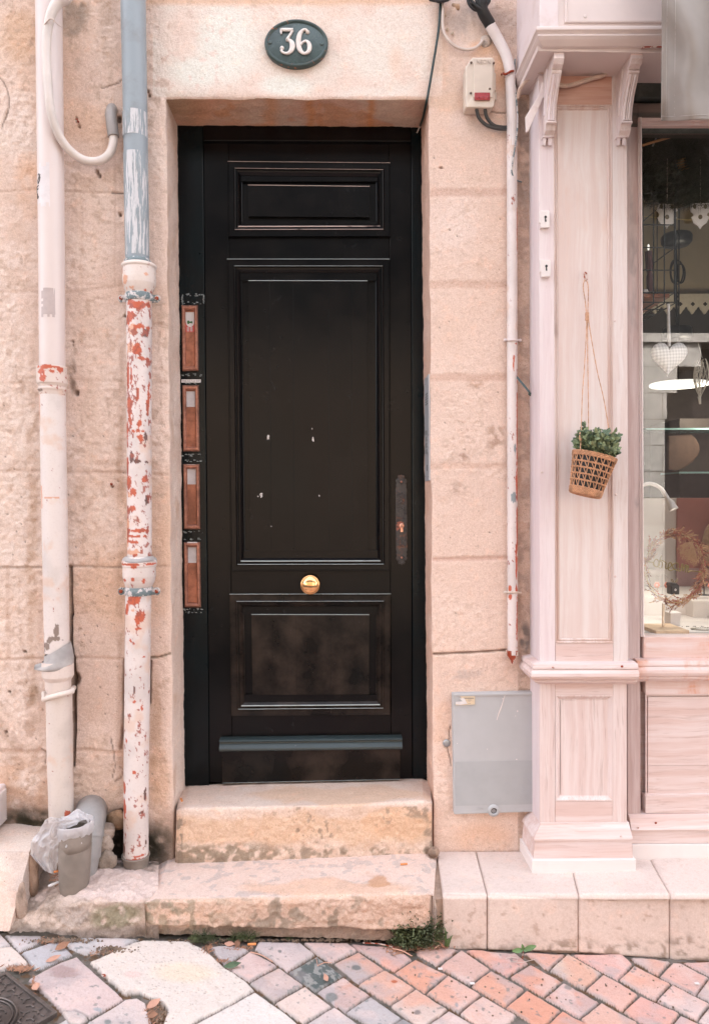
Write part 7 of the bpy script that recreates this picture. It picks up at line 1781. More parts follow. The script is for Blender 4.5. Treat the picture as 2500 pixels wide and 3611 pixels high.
sh = tag(MB().box(xa+.01, Y0+.012, zat(1046), xb_-.012, Y1-.02, zat(1032)).build('wooden_shelf', m_plain('red brown board', (.30, .10, .05), .5, 0, .2, 40, .3), None, bevel=.002), 'red brown wooden board lying in the black wire basket', 'shelf board')
cdn = thing('candle', 'dark red twisted pillar candle with a small white flame in the wire basket', 'candle', P(2290, 1030, 2.68))
CR = m_plain('dark red wax', (.085, .012, .016), .35, 0, .1)
c0 = P(2285, 888, 2.68); c1_ = P(2293, 1030, 2.68); m = MB(); R = []
for t_ in np.linspace(0, 1, 30):
    c = c0.lerp(c1_, float(t_)); r0 = .0122-.0035*math.exp(-((t_-.53)/.05)**2)+.0008*t_
    R.append([c+Vector((math.cos(a)*r0*(1+.05*math.cos(6*a+t_*9)), math.sin(a)*r0*(1+.05*math.cos(6*a+t_*9)), 0)) for a in np.linspace(0, 6.283, 24, endpoint=False)])
m.rings(R); m.build('wax', CR, cdn); MB().tube([c0, c0+Vector((0, 0, .006))], .0008, 5).build('wick', M['ink'], cdn)
MB().sphere(c0+Vector((0, 0, .016)), .0045, 10, 8, (.9, .9, 2.6)).build('flame', m_emit('led flame', (1, .93, .85), .14), cdn)
tag(MB().lathe(P(2272, 1035, 2.62), (0, 0, 1), [(.011, 0), (.012, .006), (.010, .013), (.002, .015)], 16).build('tealight', M['white_paint']), 'tiny white tea light at the left end of the basket shelf', 'candle')
# ceiling lamps: dark disc with chain and drum below
BL = m_plain('black lamp metal', (.010, .009, .011), .45)
lp1 = thing('pendant_lamp', 'black pendant lamp with ceiling disc, looped chain and drum shade', 'lamp', P(2385, 1185, 3.3))
c = P(2384, 847, 3.3); r0 = pw(53, 3.3)
m = MB(); m.lathe(c+Vector((0, 0, pw(20, 3.3))), (0, 0, -1), [(.01, 0), (r0*.9, .0), (r0, .012), (r0*.97, .035), (r0*.8, .048), (.01, .050)], 36); m.build('canopy', BL, lp1)
m = MB(); m.tube(spx([(2380, 868, 3.3), (2383, 930, 3.3), (2381, 1000, 3.3), (2384, 1080, 3.3), (2386, 1165, 3.3)], 8), .006, 8)
for rx, ry_, cu, cv in ((22, 42, 2386, 960), (16, 34, 2398, 965), (14, 40, 2376, 958)): m.tube([P(cu+math.cos(a)*rx, cv+math.sin(a)*ry_, 3.3) for a in np.linspace(0, 6.283, 30)], .0035, 6, cap=False)
for k_ in range(9): m.tube([P(2386+(k_ % 2)*2+math.cos(a)*5, 1040+k_*14+math.sin(a)*9, 3.3) for a in np.linspace(0, 6.283, 12)], .0028, 5, cap=False)
m.build('chain', BL, lp1)
c = P(2386, 1172, 3.3); r0 = pw(50, 3.3); m = MB(); m.lathe(c+Vector((0, 0, pw(17, 3.3))), (0, 0, -1), [(.01, 0), (r0*.92, 0), (r0, .012), (r0, .045), (r0*.99, .05), (.01, .05)], 36); m.build('shade', BL, lp1)
# lit flat pendant
lp2 = thing('pendant_lamp', 'lit flat white disc pendant lamp glowing inside the shop', 'lamp', P(2390, 1354, 3.2))
c = P(2392, 1352, 3.2); m = MB(); m.lathe(c, (0, 0, -1), [(.01, 0), (pw(98, 3.2), .0), (pw(100, 3.2), .006), (pw(98, 3.2), .010), (.01, .012)], 48)
m.build('light_disc', m_emit('lamp glow', (1.0, .93, .84), .15), lp2); MB().tube([c, c+Vector((0, 0, .9))], .003, 6).build('cord', BL, lp2)
pl = bpy.data.lights.new('shop_lamp_light', 'POINT'); pl.energy = 1.6; pl.color = (1, .86, .68); pl.shadow_soft_size = .10; o = bpy.data.objects.new('shop_lamp_light', pl); col.objects.link(o); o.location = c+Vector((.25, .1, -.10))
# fabric heart
ht = thing('fabric_heart', 'padded fabric heart in grey and white gingham hanging in the window', 'heart ornament', P(2352, 1335, 2.56))
t = NT('gingham'); sp = t.n('ShaderNodeSeparateXYZ'); rotv = t.mapv((1, 1, 1), (0, 0, 0), (0, .08, 0)); t.l(rotv, sp.inputs[0])
def chk(ax_): 
    w_ = t.math('FRACT', t.math('MULTIPLY', sp.outputs[ax_], 92.0)); return t.ramp(t.math('ABSOLUTE', t.math('SUBTRACT', w_, .5)), .22, .28)
a_, b_ = chk(0), chk(2); s_ = t.math('MULTIPLY', t.math('ADD', a_, b_), .5)
M['gingham'] = t.fin(t.mix(s_, tuple(S(246, 240, 240)), tuple(S(200, 194, 196))), .8, t.bump(t.noise(900, 2), .2, .0004))
nu, nv = 80, 26; V = []; a = np.linspace(0, 2*np.pi, nu, endpoint=True)[:, None]; k = np.linspace(0, 1, nv)[None]
hx = np.where(True, 16*np.sin(a)**3, 0)/16; hy = (13*np.cos(a)-5*np.cos(2*a)-2*np.cos(3*a)-np.cos(4*a))/16
U_ = 2357+k*64*hx*(1+.01*np.sin(a*24))+k*5*hy; V_ = 1258-k*67*hy*(1+.01*np.sin(a*24))-(1-k)*8; dY = .026*np.sqrt(np.clip(1-k**2.2, 0, 1))
F1 = PA(U_, V_, 2.57-dY); F2 = PA(U_, V_, 2.57+dY); Vn = np.concatenate([F1.reshape(-1, 3), F2.reshape(-1, 3)]); Fg = gridF(nu, nv)
from_np('heart', Vn, np.concatenate([Fg, Fg[:, ::-1]+nu*nv]), M['gingham'], ht)
m = MB(); q = spx([(2355, 1072, 2.565), (2356, 1140, 2.565), (2358, 1222, 2.565)], 8); m.tube([p for p in q], .0055, 8); m.build('ribbon', m_plain('white lace ribbon', S(236, 230, 230), .8, 0, .8, 300, .15), ht)
# twig drop
dt = thing('twig_drop', 'drop shaped ornament of pale woven twigs with tiny lights at the right', 'twig ornament', P(2466, 1422, 2.56))
r_ = random.Random(6); m = MB()
def dp(a, t_): 
    w_ = 27*math.sin(math.pi*min(1, t_*1.05+.06))**.75*(1-.35*t_)+2; c_ = 2474-t_*9
    return P(c_+math.cos(a)*w_, 1262+t_*150, 2.57)+Vector((0, math.sin(a)*w_*.0009, 0))
for k_ in range(34):
    a0 = r_.uniform(0, 6.28); tw = r_.uniform(-2.4, 2.4); t0, t1 = r_.uniform(0, .25), r_.uniform(.7, 1); m.tube([dp(a0+tw*t_, t_) for t_ in np.linspace(t0, t1, 10)], r_.uniform(.0007, .0013), 5)
m.tube([P(2470, 1255, 2.57), P(2475, 1262, 2.57), P(2460, 1210, 2.60)], .001, 4); m.tube([P(2464, 1398, 2.565), P(2467, 1425, 2.565)], [.006, .0035], 8); m.build('twigs', m_plain('pale twig', S(216, 206, 190), .7), dt)
# gooseneck lamp
gn = thing('gooseneck_lamp', 'white gooseneck spot lamp bending down over the display', 'lamp', P(2240, 1740, 2.72))
m = MB(); m.tube(spx([(2225, 1735, 2.72), (2262, 1712, 2.72), (2295, 1706, 2.72), (2328, 1722, 2.72), (2348, 1750, 2.71), (2359, 1768, 2.70)], 8), .0072, 12); m.build('neck', M['white_paint'], gn)
a_, b_ = P(2359, 1762, 2.70), P(2376, 1800, 2.685); m = MB(); ax2 = (b_-a_).normalized(); m.lathe(a_, ax2, [(.006, 0), (.011, .008), (.016, .038), (.017, .040), (.015, .040), (.014, .030)], 20); m.build('lamp_head', M['white_paint'], gn); MB().lathe(a_+ax2*.036, ax2, [(.0135, 0), (.001, .001)], 16).build('bulb', m_emit('warm bulb', (1, .9, .75), .2), gn)
sp_ = bpy.data.lights.new('gooseneck_lamp_light', 'SPOT'); sp_.energy = .9; sp_.spot_size = math.radians(130); sp_.spot_blend = .8; sp_.color = (1, .9, .78); sp_.shadow_soft_size = .04; o = bpy.data.objects.new('gooseneck_lamp_light', sp_); col.objects.link(o); o.location = a_+ax2*.05; o.rotation_euler = Vector((-.1, -.15, 1)).to_track_quat('Z', 'Y').to_euler()
# display: white cabinet blocks and back board
zc = lambda v, Y: P(2400, v, Y).z
xb_l = X(2232, 2.5)
db = thing('display_cabinet', 'white display cabinet with stepped shelves behind the glass', 'cabinet', (1.6, 2.9, zc(2240, 2.55)))
def db_(name, x0, y0, z0, x1, y1, z1, mat=None): return MB().box(x0, y0, z0, x1, y1, z1).build(name, mat or W_CR, db, bevel=.002)
db_('base', xl0+.002, 2.44, zc(2244, 2.46)-.05, 3.4, 3.28, zc(2236, 2.46))
db_('back_panel', xl0+.002, 3.24, zc(2236, 2.46), X(2386, 3.24), 3.27, zc(1756, 3.24)); db_('back_panel', xl0+.002, 3.200, zc(2100, 3.2), X(2362, 3.2), 3.238, zc(2006, 3.2))
db_('step_block', xl0+.002, 2.86, zc(2236, 2.46), 3.4, 3.19, zc(2104, 2.86))
db_('right_block', X(2400, 2.9), 2.80, zc(2236, 2.46), 3.4, 2.859, zc(2120, 2.80))
pst = tag(MB().qbox([(2388, 1756), (2700, 1756), (2700, 2010), (2386, 2010)], 3.22, .012).build('rose_board', m_plain('dusty rose board', S(196, 120, 108), .55, 0, .05, 5, .25), None, bevel=.001), 'dusty rose coloured board standing behind the wreath', 'board')
tag(MB().sphere(P(2525, 1925, 3.15), .10, 24, 16, (.62, .35, 1.1)).build('fur_cushion', m_plain('tan fur', S(196, 160, 128), 1.0, 0, .8, 200, .3, .1)), 'tan furry cushion at the right edge before the rose board', 'cushion')
tag(MB().rbox(2386, 2004, 2700, 2100, 3.21, .01).build('mauve_board', m_plain('mauve board', S(190, 150, 150), .5)), 'lower mauve board behind the black earring stand', 'board')
# dark cupboard region with glass shelves
gs = thing('glass_shelves', 'dark cabinet with two glass shelves deeper in the shop', 'shelves', P(2500, 1750, 3.6))
MB().box(X(2300, 3.85), 3.55, zc(1760, 3.6), 3.9, 3.88, zc(1480, 3.6)).build('cabinet', W_DK, gs)
for v_, a0 in ((1516, 2260), (1668, 2375)): MB().box(X(a0, 3.4), 3.35, zc(v_+3, 3.4), 3.6, 3.54, zc(v_-3, 3.4)).build('shelf', m_plain('glass edge %d' % v_, S(140, 178, 180), .2), gs)
tag(MB().prism([(2356, 1536), (2438, 1532), (2452, 1545), (2464, 1566), (2467, 1586), (2460, 1606), (2440, 1630), (2412, 1650), (2384, 1660), (2357, 1656)], 3.38, .02).build('rounded_board', m_plain('dark tan board', S(84, 58, 42), .7, 0, .3, 30, .3), None, bevel=.004), 'brown rounded wooden board standing on the dim shelves', 'board')
# wreath
wr = thing('dried_wreath', 'wreath of dried pink and beige grasses on a thin ring in the window', 'wreath', P(2380, 2128, 2.54))
YX = 2.54; r_ = random.Random(31); mats = [m_plain('dried grass beige', S(214, 166, 122), .8), m_plain('dried grass rose', S(190, 106, 84), .8), m_plain('dried grass brown', S(132, 62, 48), .8)]
ms = [MB(), MB(), MB()]
def rp2(a, r=1.0): return 2378+math.cos(a)*103*r, 2003-math.sin(a)*122*r
for k_ in range(470):
    a = r_.uniform(0, 2*math.pi); dens = .35+.65*(math.cos(a-.35)*.5+.5)
    if r_.random() > dens*1.15: continue
    u_, v_ = rp2(a, r_.uniform(.93, 1.05)); dirn = 1 if r_.random() < .8 else -1; p_ = P(u_, v_, YX+r_.uniform(-.014, .014))
    ta = a-dirn*(.5*math.pi); d = Vector((math.cos(ta)+r_.gauss(0, .45), r_.gauss(0, .25), math.sin(ta)+r_.gauss(0, .45))).normalized(); L_ = r_.uniform(.02, .045); mm = ms[0 if r_.random() < .5 else (1 if r_.random() < .65 else 2)]
    q = [p_, p_+d*L_*.5+Vector((r_.gauss(0, .003), 0, r_.gauss(0, .003))), p_+d*L_]; mm.tube(q, .0008, 3, cap=False)
    for j in range(7):
        b = q[0].lerp(q[2], .35+.65*j/7); e = (d+Vector((r_.gauss(0, .8), r_.gauss(0, .8), r_.gauss(0, .8)))).normalized()*r_.uniform(.003, .008); n_ = e.cross(Vector((0, 1, .2))).normalized()*.0013; mm.add([b-n_, b+n_, b+e+n_*.6, b+e-n_*.6], [(0, 1, 2, 3)])
for cu, cv, sp in ((2440, 1940, 46), (2448, 1965, 40)):          # fan of pale sprays inside the ring
    for k_ in range(60):
        a = r_.uniform(3.5, 5.0); p_ = P(cu, cv-30, YX-.006); q = P(cu+math.cos(a)*sp*r_.uniform(.5, 1.5), cv-30-math.sin(a)*sp*r_.uniform(.6, 1.5), YX-.012); ms[0].tube([p_, p_.lerp(q, .5)+Vector((0, 0, .004)), q], .0005, 3, cap=False)
        for j in range(5): e = q+Vector((r_.gauss(0, .004), r_.gauss(0, .002), r_.gauss(0, .004))); ms[0].sphere(e, .0012, 4, 3)
for i_, mm in enumerate(ms): mm.build(('beige_sprays', 'rose_sprays', 'brown_sprays')[i_], mats[i_], wr)
MB().tube([P(*rp2(a), YX) for a in np.linspace(0, 6.283, 60)], .0012, 6, cap=False).build('ring', m_plain('gold ring', (.6, .45, .2), .35, .7), wr)
GW = m_plain('gold wire', (.26, .19, .05), .4, .4)
def wl(pts): return spx([(2278+(a-2278)*1.0, b, YX-.004) for a, b in pts], 6)
w_ = [(2276, 1978), (2292, 1982), (2303, 1984), (2306, 1993), (2316, 2000), (2324, 1992), (2318, 1975), (2310, 1973), (2303, 1985), (2306, 1996), (2318, 1998), (2323, 1985), (2331, 1959), (2327, 1970), (2319, 1994), (2325, 2003), (2332, 2000), (2334, 1984), (2327, 1978), (2333, 1976), (2340, 1980), (2347, 1985), (2346, 1992), (2346, 2005), (2356, 2003), (2366, 1994), (2364, 1984), (2357, 1988), (2354, 2004), (2361, 2012), (2373, 2009), (2386, 2011), (2374, 2005), (2370, 1993), (2378, 1987), (2389, 1987), (2389, 2008), (2395, 2015), (2400, 2004), (2403, 1990), (2407, 1992), (2406, 2013), (2411, 2004), (2416, 1992), (2419, 1996), (2416, 2018), (2422, 1998), (2426, 1996), (2424, 2018), (2431, 2014), (2440, 2013), (2455, 2015), (2478, 2019)]
MB().tube(wl(w_), .0019, 6).build('wire_word', GW, wr)
# earring stand, ring box, small things
es = thing('earring_stand', 'slim white earring stand with two pink flower hoop earrings', 'earring stand', P(2334, 2104, 2.75))
YJ = 2.75; LW = m_plain('pale metal', S(190, 184, 180), .4, .4)
MB().tube([P(2334, 2100, YJ), P(2334, 2026, YJ)], .0012, 6).build('post', LW, es); MB().tube(spx([(2316, 2034, YJ), (2326, 2028, YJ), (2334, 2024, YJ), (2342, 2026, YJ), (2352, 2036, YJ)], 4), .001, 6).build('arm', LW, es); MB().lathe(P(2334, 2104, YJ), (0, 0, 1), [(.018, 0), (.018, .004), (.001, .005)], 20).build('foot', LW, es)
PF = m_plain('pink resin', S(240, 152, 130), .3)
def flower(par, cu, cv, Y, r0):
    m = MB()
    for k_ in range(6): m.sphere(P(cu+math.cos(k_*1.047)*r0*.55, cv+math.sin(k_*1.047)*r0*.55, Y), pw(r0*.5, Y), 10, 6, (1, .35, 1))
    e = m.build('earring', PF, par); MB().sphere(P(cu, cv, Y-.003), pw(r0*.28, Y), 8, 5, (1, .6, 1)).build('centre', m_plain('pale bead', S(236, 214, 206), .4), e); return e
for cu, su_ in ((2315, 0), (2351, 1)):
    e = flower(es, cu, 2063, YJ-.004, 11); MB().tube([P(cu+math.cos(a)*6, 2044+math.sin(a)*16, YJ-.003) for a in np.linspace(0, 6.283, 24)], .0006, 5, cap=False).build('hoop', LW, e)
ek = thing('earring_stand', 'black wire earring stand with coral earrings at the right edge', 'earring stand', P(2481, 2098, 2.75))
MB().tube([P(2481, 2096, YJ), P(2481, 2022, YJ)], .0022, 6).build('post', BL, ek); MB().tube(spx([(2462, 2046, YJ), (2472, 2026, YJ), (2481, 2018, YJ), (2490, 2026, YJ), (2505, 2052, YJ)], 4), .0014, 6).build('arm', BL, ek); MB().lathe(P(2481, 2099, YJ), (0, 0, 1), [(.019, 0), (.019, .003), (.001, .004)], 20).build('foot', BL, ek)
flower(ek, 2466, 2064, YJ-.004, 9); flower(ek, 2504, 2066, YJ-.004, 11)
rb_ = thing('ring_box', 'small black ring box with round white mark and ribbon bow', 'box', P(2379, 2098, 2.70))
MB().rbox(2364, 2064, 2395, 2097, 2.69, .035).build('box', BL, rb_, bevel=.003); m = MB(); m.prism([(2360, 2066), (2364, 2056), (2384, 2056), (2395, 2066)], 2.69, .035); m.build('lid', BL, rb_, bevel=.002)
m = MB(); m.prism([(2380.5+math.cos(a)*3.6, 2080+math.sin(a)*4) for a in np.linspace(0, 6, 16)], 2.6895, .0008); lg = m.build('round_mark', M['paper'], rb_); MB().rbox(2378.6, 2079, 2382.6, 2081, 2.689, .0004).build('mark_print', M['ink_f'], lg)
m = MB()
for s_ in (-1, 1): m.tube(spx([(2377, 2056, 2.70), (2377+s_*6, 2046, 2.70), (2377+s_*11, 2042, 2.70), (2377+s_*9, 2050, 2.70), (2377, 2055, 2.70)], 4), .0016, 5)
m.build('bow', m_plain('olive ribbon', S(150, 132, 104), .6), rb_)
tag(MB().box(X(2290, 2.5), 2.455, zc(2236, 2.46), X(2408, 2.5), 2.60, zc(2222, 2.46)).build('display_stand', m_plain('pale wood base', S(232, 196, 160), .6, 0, .2, 40, .2), None, bevel=.002), 'pale wooden base plate with upright post under the wreath', 'wooden stand')
MB().tube([P(2336, 2225, 2.53), P(2338, 2128, 2.53)], .0042, 10).build('post', m_plain('pale wood post', S(216, 176, 136), .6), bpy.data.objects['display_stand'])
wbx = tag(MB().qbox([(2362, 2162), (2402, 2160), (2396, 2215), (2362, 2215)], 2.62, .05).build('white_box', M['white_paint'], None, bevel=.002), 'plain white gift box beside the wooden post', 'box')
tr = thing('jewellery_tray', 'oval olive grey tray holding a string of small white beads', 'tray', P(2490, 2232, 2.52))
c = P(2490, 2228, 2.54); m = MB(); m.rings([[c+Vector((math.cos(a)*r0*1.5, math.sin(a)*r0*.6, h)) for a in np.linspace(0, 6.283, 36, endpoint=False)] for r0, h in ((.030, 0), (.036, .008), (.038, .012), (.036, .012), (.032, .005), (.001, .004))], cap=False); m.build('dish', m_plain('olive grey ceramic', S(150, 138, 118), .35), tr)
m = MB(); r_ = random.Random(3)
for k_ in range(26): a = k_*.24; m.sphere(c+Vector((math.cos(a)*.034, math.sin(a)*.012, .011+.001*math.sin(k_))), .0022, 8, 5)
m.build('bead_string', m_plain('pearl', S(240, 232, 226), .15), tr)
m = MB()
for k_ in range(16): m.sphere(P(2404+k_*5.2, 2211+2*math.sin(k_*1.3), 2.60), .0026, 6, 4)
tag(m.build('bead_necklace', m_plain('dark bead', (.04, .04, .045), .3)), 'row of tiny dark beads lying behind the tray', 'necklace')
m = MB()
for k_ in range(26): a = k_/26*math.pi*2; m.sphere(P(2288+math.cos(a)*5.5, 2040+math.sin(a)*24, 2.66), .0016, 6, 4)
tag(m.build('pearl_bracelet', m_plain('pearl bead', S(206, 190, 176), .2)), 'string of pale beads hanging at the left of the display', 'bracelet')

# ------------------------------------------------------------------ the house across the street (seen in the reflections)
OD2 = m_plain('dark timber and added block', (.009, .009, .009), .8)  # near black, so the door and shop glass reflect dark
op = thing('opposite_house', 'stone house across the street with arched doorway, seen reflected in the shop window', 'house', (0, -4.5, 0))
YO = -4.5; OS = m_plain('opposite limestone', S(212, 204, 194), .9, 0, .5, 12, .2); OJ = m_plain('opposite mortar', S(150, 130, 112), .9); OD = m_plain('dark timber', (.05, .035, .03), .5)
def ob(name, mat, x0, z0, x1, z1, y0=YO-.4, y1=YO): return MB().box(x0, y0, z0, x1, y1, z1).build(name, mat, op)
ax0, ax1, az = 4.23, 6.43, 2.17; zt3 = 3.29
m = MB()
rows_ = np.arange(-.4, zt3, .33)
for i_, z0 in enumerate(rows_):
    z1 = min(z0+.33, zt3); x = -7.0+(i_ % 2)*.35
    while x < 10:
        x1 = x+.7
        segs = [(max(x, 2.6), x1)] if x1 > 2.6 else ([(x, min(x1, -4.2))] if x < -4.2 else [])
        for a, b in segs:
            zm = (z0+z1)/2; cxm = (ax0+ax1)/2; hwid = (ax1-ax0)/2
            if zm > az: hh = zm-az; hwid = math.sqrt(max(0, hwid**2-hh**2)) if hh < hwid else 0
            for s0, s1 in ((a, min(b, cxm-hwid)), (max(a, cxm+hwid), b)):
                if s1-s0 > .02: m.box(s0+.004, YO-.4, z0+.004, s1-.004, YO+.0, z1-.004)
        x = x1
m.build('stone_courses', OS, op)
ob('mortar', OJ, -7, -.4, ax0-.0, zt3, YO-.38, YO-.008); ob('mortar', OJ, ax1, -.4, 10, zt3, YO-.38, YO-.008)
ob('doorway', OD, ax0-.2, -.4, ax1+.2, zt3, YO-.8, YO-.45)
ob('timber_front', OD2, -7, zt3+.02, 10, 5.2, YO-.4, YO+.04); ob('upper_wall', OS, 2.6, 5.2, 10, 6.2); ob('upper_wall', OS, -7, 5.2, -4.2, 6.2); ob('dark_reflection_block', OD2, -4.2, 5.2, 2.6, 6.6); ob('string_course', OS, -7, zt3-.09, 9, zt3+.02, YO-.4, YO+.05)  # the dark block above the timber front is added to blacken door reflections
for x in (-5, -2.6, -.2, 2.2, 4.6): ob('window', OD, x, 5.4, x+1.0, 6.1, YO-.2, YO+.003)

# ------------------------------------------------------------------ plants, leaves and litter on the ground
def weed(name, label, u, v, r, n, seed, h=1.0, cat='weed', Y=None, mat='weed'):
    t = thing(name, label, cat, GV(u, v) if Y is None else P(u, v, Y), 'weeds along the foot of the steps'); b0 = t.location.copy(); r_ = random.Random(seed); m = MB(); ms_ = MB()
    for k_ in range(n):
        a = r_.uniform(0, 6.283); q = r_.random()**.6; d = Vector((math.cos(a)*q*1.1, -abs(math.sin(a))*q*.7, h*r_.uniform(.2, 1.15)*(1.15-q*.6))); tip = b0+d*r; ms_.tube([b0+Vector((math.cos(a)*r*.25*q, 0, 0)), b0.lerp(tip, .5)+Vector((0, 0, r*.12)), tip], r*.010, 3, cap=False)
        for j in range(6):
            p_ = b0.lerp(tip, .35+.65*j/5)+Vector((r_.gauss(0, r*.06), r_.gauss(0, r*.05), r_.gauss(0, r*.06))); leafmesh(m, p_, Vector((r_.gauss(0, 1), r_.gauss(-.4, 1), r_.gauss(.5, 1))), Vector((r_.gauss(0, 1), -1, 1)), r*r_.uniform(.05, .11), r*r_.uniform(.03, .06))
    m.build('leaves', M[mat], t); ms_.build('stems', M['weed'], t); return t
weed('weed_clump', 'largest bushy green weed in the corner where step meets sill', 1466, 3326, .088, 420, 1, 1.25)
weed('weed_clump', 'leftmost low green weed on the edge of the big pale slab', 722, 3318, .045, 90, 2, .8)
weed('weed_clump', 'small mossy weed beside the fallen leaves', 832, 3316, .034, 60, 3, 1.0)
weed('weed_clump', 'small weed just left of the cigarette end at the step', 876, 3314, .036, 60, 4, 1.1)
weed('weed_clump', 'tiny tuft of weed below the middle of the lower step', 1018, 3316, .015, 26, 5, 1.0)
gr = thing('grass_tuft', 'short blades of green and yellow grass at the sill corner', 'grass tuft', GV(1572, 3338)); r_ = random.Random(5)
for k_, (du, dv_, tu, tv_) in enumerate(((0, 0, -4, -66), (6, 0, 24, -40), (-4, 2, -50, -18), (4, 2, 10, -30), (-2, 4, -40, 6))):
    p0 = GV(1572+du, 3338+dv_); p1 = P(1572+tu, 3338+tv_, p0.y-.01-.004*k_); m = MB(); mid_ = p0.lerp(p1, .55)+Vector((0, -.006, .012)); q = spline([p0, mid_, p1], 5)
    L_, R_ = [], []
    for i, p_ in enumerate(q): w_ = .0034*(1-i/len(q))**.7+.0003; L_.append(p_+Vector((-w_, 0, 0))); R_.append(p_+Vector((w_, -.0008, 0)))
    for i in range(len(q)-1): m.add([L_[i], R_[i], R_[i+1], L_[i+1]], [(0, 1, 2, 3)], True)
    m.build('blade', M['weed_l'] if k_ not in (2, 4) else M['dry_p'], gr)
sd_ = thing('seedling', 'young seedling with broad green leaves sprouting by the sill', 'seedling', GV(1842, 3382)); b0 = sd_.location.copy()
m = MB(); m.tube([b0, b0+Vector((.0, -.002, .014)), P(1844, 3352, b0.y-.004)], .0011, 5); m.build('stem', M['rust_rim'], sd_); tp_ = P(1844, 3350, b0.y-.004)
for d, L_, W_ in ((Vector((-1, -.2, .05)), .032, .014), (Vector((1, -.1, .34)), .040, .015), (Vector((-.15, -.2, .8)), .018, .010), (Vector((.5, -.5, .1)), .012, .007)):
    m = MB(); leafmesh(m, tp_, d, Vector((0, -1, .6)), L_, W_); m.build('leaf', M['weed_l'], sd_)
def fallen(name, label, u, v, L_, W_, ang, mat='dry', lift=.003, cat='leaf', group='fallen leaves on the pavement', curl=.3, surfY=None, z=None):
    b0 = GV(u, v) if surfY is None else P(u, v, surfY); b0.z += lift; m = MB(); d = Vector((math.cos(ang), math.sin(ang), .12)); s_ = Vector((-math.sin(ang), math.cos(ang), .25)); n_ = Vector((0, 0, 1))
    pr = [(0, .05), (.15, .55), (.35, .95), (.55, 1), (.75, .7), (.9, .3), (1, .02)]; V = []
    for t_, w_ in pr:
        c = b0+d*L_*(t_-.5)+n_*L_*curl*(t_-.5)**2*1.4
        V += [c-s_*W_*w_*.5+n_*W_*.20*w_, c-n_*.0006, c+s_*W_*w_*.5+n_*W_*.24*w_]
    F = [(i*3+j, i*3+j+1, (i+1)*3+j+1, (i+1)*3+j) for i in range(6) for j in range(2)]
    m.add(V, F, True); m.tube([b0-d*L_*.5, b0-d*L_*.72+n_*.002], .0005, 4); o = m.build(name, M[mat]); so = o.modifiers.new('t', 'SOLIDIFY'); so.thickness = .0005
    return tag(o, label, cat, group)
fallen('fallen_leaf', 'curled orange leaf on the grey paver at far left', 222, 3344, .042, .022, .75)
fallen('fallen_leaf', 'pale pink leaf along the joint left of the pink slab', 128, 3488, .040, .020, -1.1, 'dry_p')
fallen('fallen_leaf', 'pale leaf lying along the joint above the pink slab', 190, 3388, .040, .016, .55, 'dry_p')
fallen('fallen_leaf', 'pale boat shaped leaf in the hollow of the big slab', 543, 3548, .040, .020, .8, 'dry_p')
fallen('fallen_leaf', 'orange leaf in the hollow beneath the boat shaped leaf', 540, 3588, .026, .014, .2)
fallen('fallen_leaf', 'small orange leaf left of the twin weeds', 810, 3336, .034, .016, -.35, 'dry_p')
fallen('fallen_leaf', 'upright crumpled brown leaf between the two small weeds', 838, 3334, .034, .016, 1.4)
fallen('fallen_leaf', 'slim salmon leaf on the dark green paver', 1150, 3456, .040, .013, -1.35, 'dry_p')
fallen('fallen_leaf', 'red brown leaf scrap in the joint beside the big slab', 368, 3446, .018, .008, -.8, 'rust_rim')
lf = fallen('fallen_leaf', 'folded green leaf on the chipped corner by the big slab', 820, 3412, .048, .020, .15, 'leaf2')
def stick(name, label, a, b, r, mat, cat='twig', group='dry stems on the pavement'):
    p0, p1 = GV(*a), GV(*b); p0.z += .004; p1.z += .004; mid_ = p0.lerp(p1, .5)+Vector((0, .004, .002)); return tag(MB().tube(spline([p0, mid_, p1], 6), r, 6).build(name, M[mat]), label, cat, group)
stick('dry_stem', 'long dry stem crossing the two pavers right of the cigarette end', (884, 3362), (962, 3396), .0013, 'dry_p')
stick('dry_stem', 'dry stem bent over the dark green paver, upper piece', (1119, 3411), (1170, 3400), .0010, 'dry_p')
stick('dry_stem', 'short dry stem standing off the dark green paver', (1113, 3384), (1121, 3412), .0008, 'dry_p')
stick('dry_stem', 'reddish stem along the foot of the step near the big weed', (1280, 3330), (1392, 3346), .0016, 'rust_rim')
stick('dry_stem', 'curved pale root below the big weed', (1384, 3350), (1452, 3376), .0016, 'dry_p')
tag(MB().tube([GV(*q)+Vector((0, 0, .004)) for q in [(1783, 3386), (1800, 3380), (1825, 3384), (1822, 3394), (1798, 3396), (1840, 3399), (1884, 3388)]], .0007, 5).build('plastic_loop', M['cable_w']), 'thin pale loop of plastic thread on the red pavers', 'thread')
def butt(label, u, v, ang, L_=.024, mat='butt', p=None, r=.0036):
    b0 = GV(u, v) if p is None else p; b0 = b0+Vector((0, 0, r)); d = Vector((math.cos(ang), math.sin(ang), 0))*L_/2
    o = tag(MB().tube([b0-d, b0+d], r, 12).build('cigarette_end', M[mat]), label, 'cigarette end', 'cigarette ends on the ground'); return o
butt('orange cigarette end on the pavement beside the twin weeds', 889, 3334, .05)
butt('orange cigarette end in the left corner of the upper step', 0, 0, 1.9, .018, 'butt', P(641, 2824, 2.44))
butt('flat orange cigarette end on the right of the lower step', 0, 0, .1, .022, 'butt', P(1424, 3050, 2.33), .0028)
butt('dirty white cigarette end leaning by the drain tube', 0, 0, .8, .030, 'paper', P(190, 3122, 2.235))
butt('orange cigarette end tucked behind the plastic bag tail', 0, 0, .5, .024, 'butt', P(206, 3076, 2.25))
m = MB(); r_ = random.Random(77)
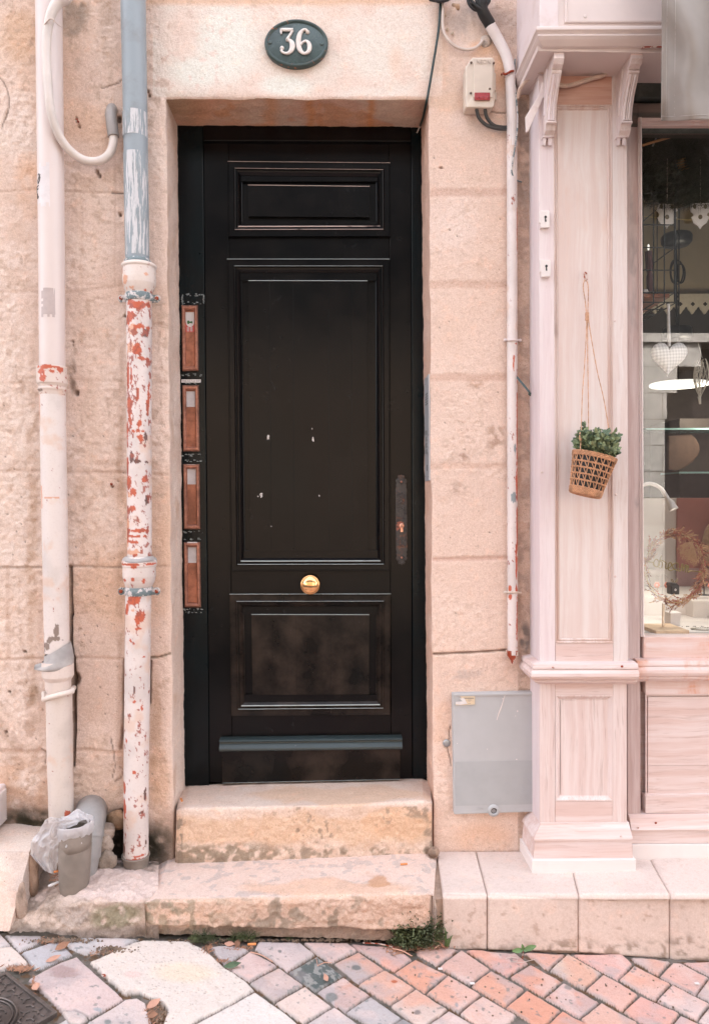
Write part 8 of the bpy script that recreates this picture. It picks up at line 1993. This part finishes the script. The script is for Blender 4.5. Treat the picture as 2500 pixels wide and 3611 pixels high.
def grit(cu, cv, ru, rv_, n, big=1.0, Yf=None):
    for k_ in range(n):
        u_, v_ = cu+r_.gauss(0, ru*.5), cv+r_.gauss(0, rv_*.5); p_ = GV(u_, v_) if Yf is None else P(u_, v_, Yf); p_.z += .002; a = r_.uniform(0, 3.14); L_ = r_.uniform(.002, .009)*big; d = Vector((math.cos(a)*L_, math.sin(a)*L_, r_.uniform(0, .003))); s_ = Vector((-math.sin(a), math.cos(a), .4))*r_.uniform(.0006, .0018)*big
        m.add([p_-d-s_*.4, p_-d+s_*.4, p_+s_, p_+d*1.1, p_-s_], [(0, 1, 2, 3, 4)])
grit(70, 3418, 50, 10, 110, 1.2); grit(118, 3470, 8, 40, 26, 1.0); grit(1480, 3338, 110, 14, 260, 1.2); grit(1400, 3350, 40, 14, 90, 1.6); grit(180, 3320, 60, 12, 60); grit(740, 3345, 30, 20, 50); grit(545, 3580, 24, 34, 70, 1.3); grit(850, 3345, 50, 10, 60); grit(360, 3360, 60, 14, 60, .8);  grit(790, 3390, 26, 10, 30)
grit(200, 3095, 26, 24, 22, 1.5, 2.25)
tag(m.build('leaf_litter', M['dry']), 'crumbled orange brown leaf litter in the pavement joints', 'leaf litter', None, 'stuff')
m = MB()
def chips(cu, cv, ru, rv_, n):
    for k_ in range(n): p_ = GV(cu+r_.gauss(0, ru*.5), cv+r_.gauss(0, rv_*.5)); m.sphere(p_+Vector((0, 0, .002)), r_.uniform(.0012, .0036), 5, 3)
chips(400, 3350, 60, 14, 200); chips(220, 3318, 100, 8, 200); chips(1000, 3318, 400, 5, 300); chips(1480, 3338, 100, 10, 120); chips(560, 3580, 26, 30, 80); chips(1900, 3500, 500, 100, 60)
tag(m.build('gravel', m_plain('small grit', S(150, 128, 110), .95, 0, .5, 300, .4)), 'small grit gathered along the joints and the foot of the steps', 'gravel', None, 'stuff')
for u_, v_, tx_ in ((1552, 3422, 'small white paper scrap on the upper joint of the red pavers'), (1665, 3474, 'small white chip on the joint in the middle of the red pavers'), (2456, 3474, 'white paper scrap on the rightmost red paver')):
    p_ = GV(u_, v_); p_.z += .005; tag(MB().box(p_.x-.006, p_.y-.004, p_.z-.0006, p_.x+.006, p_.y+.004, p_.z+.0006).build('paper_scrap', M['paper']), tx_, 'scrap')
# faded street-side moss tufts in the wall foot
bpy.context.view_layer.update()
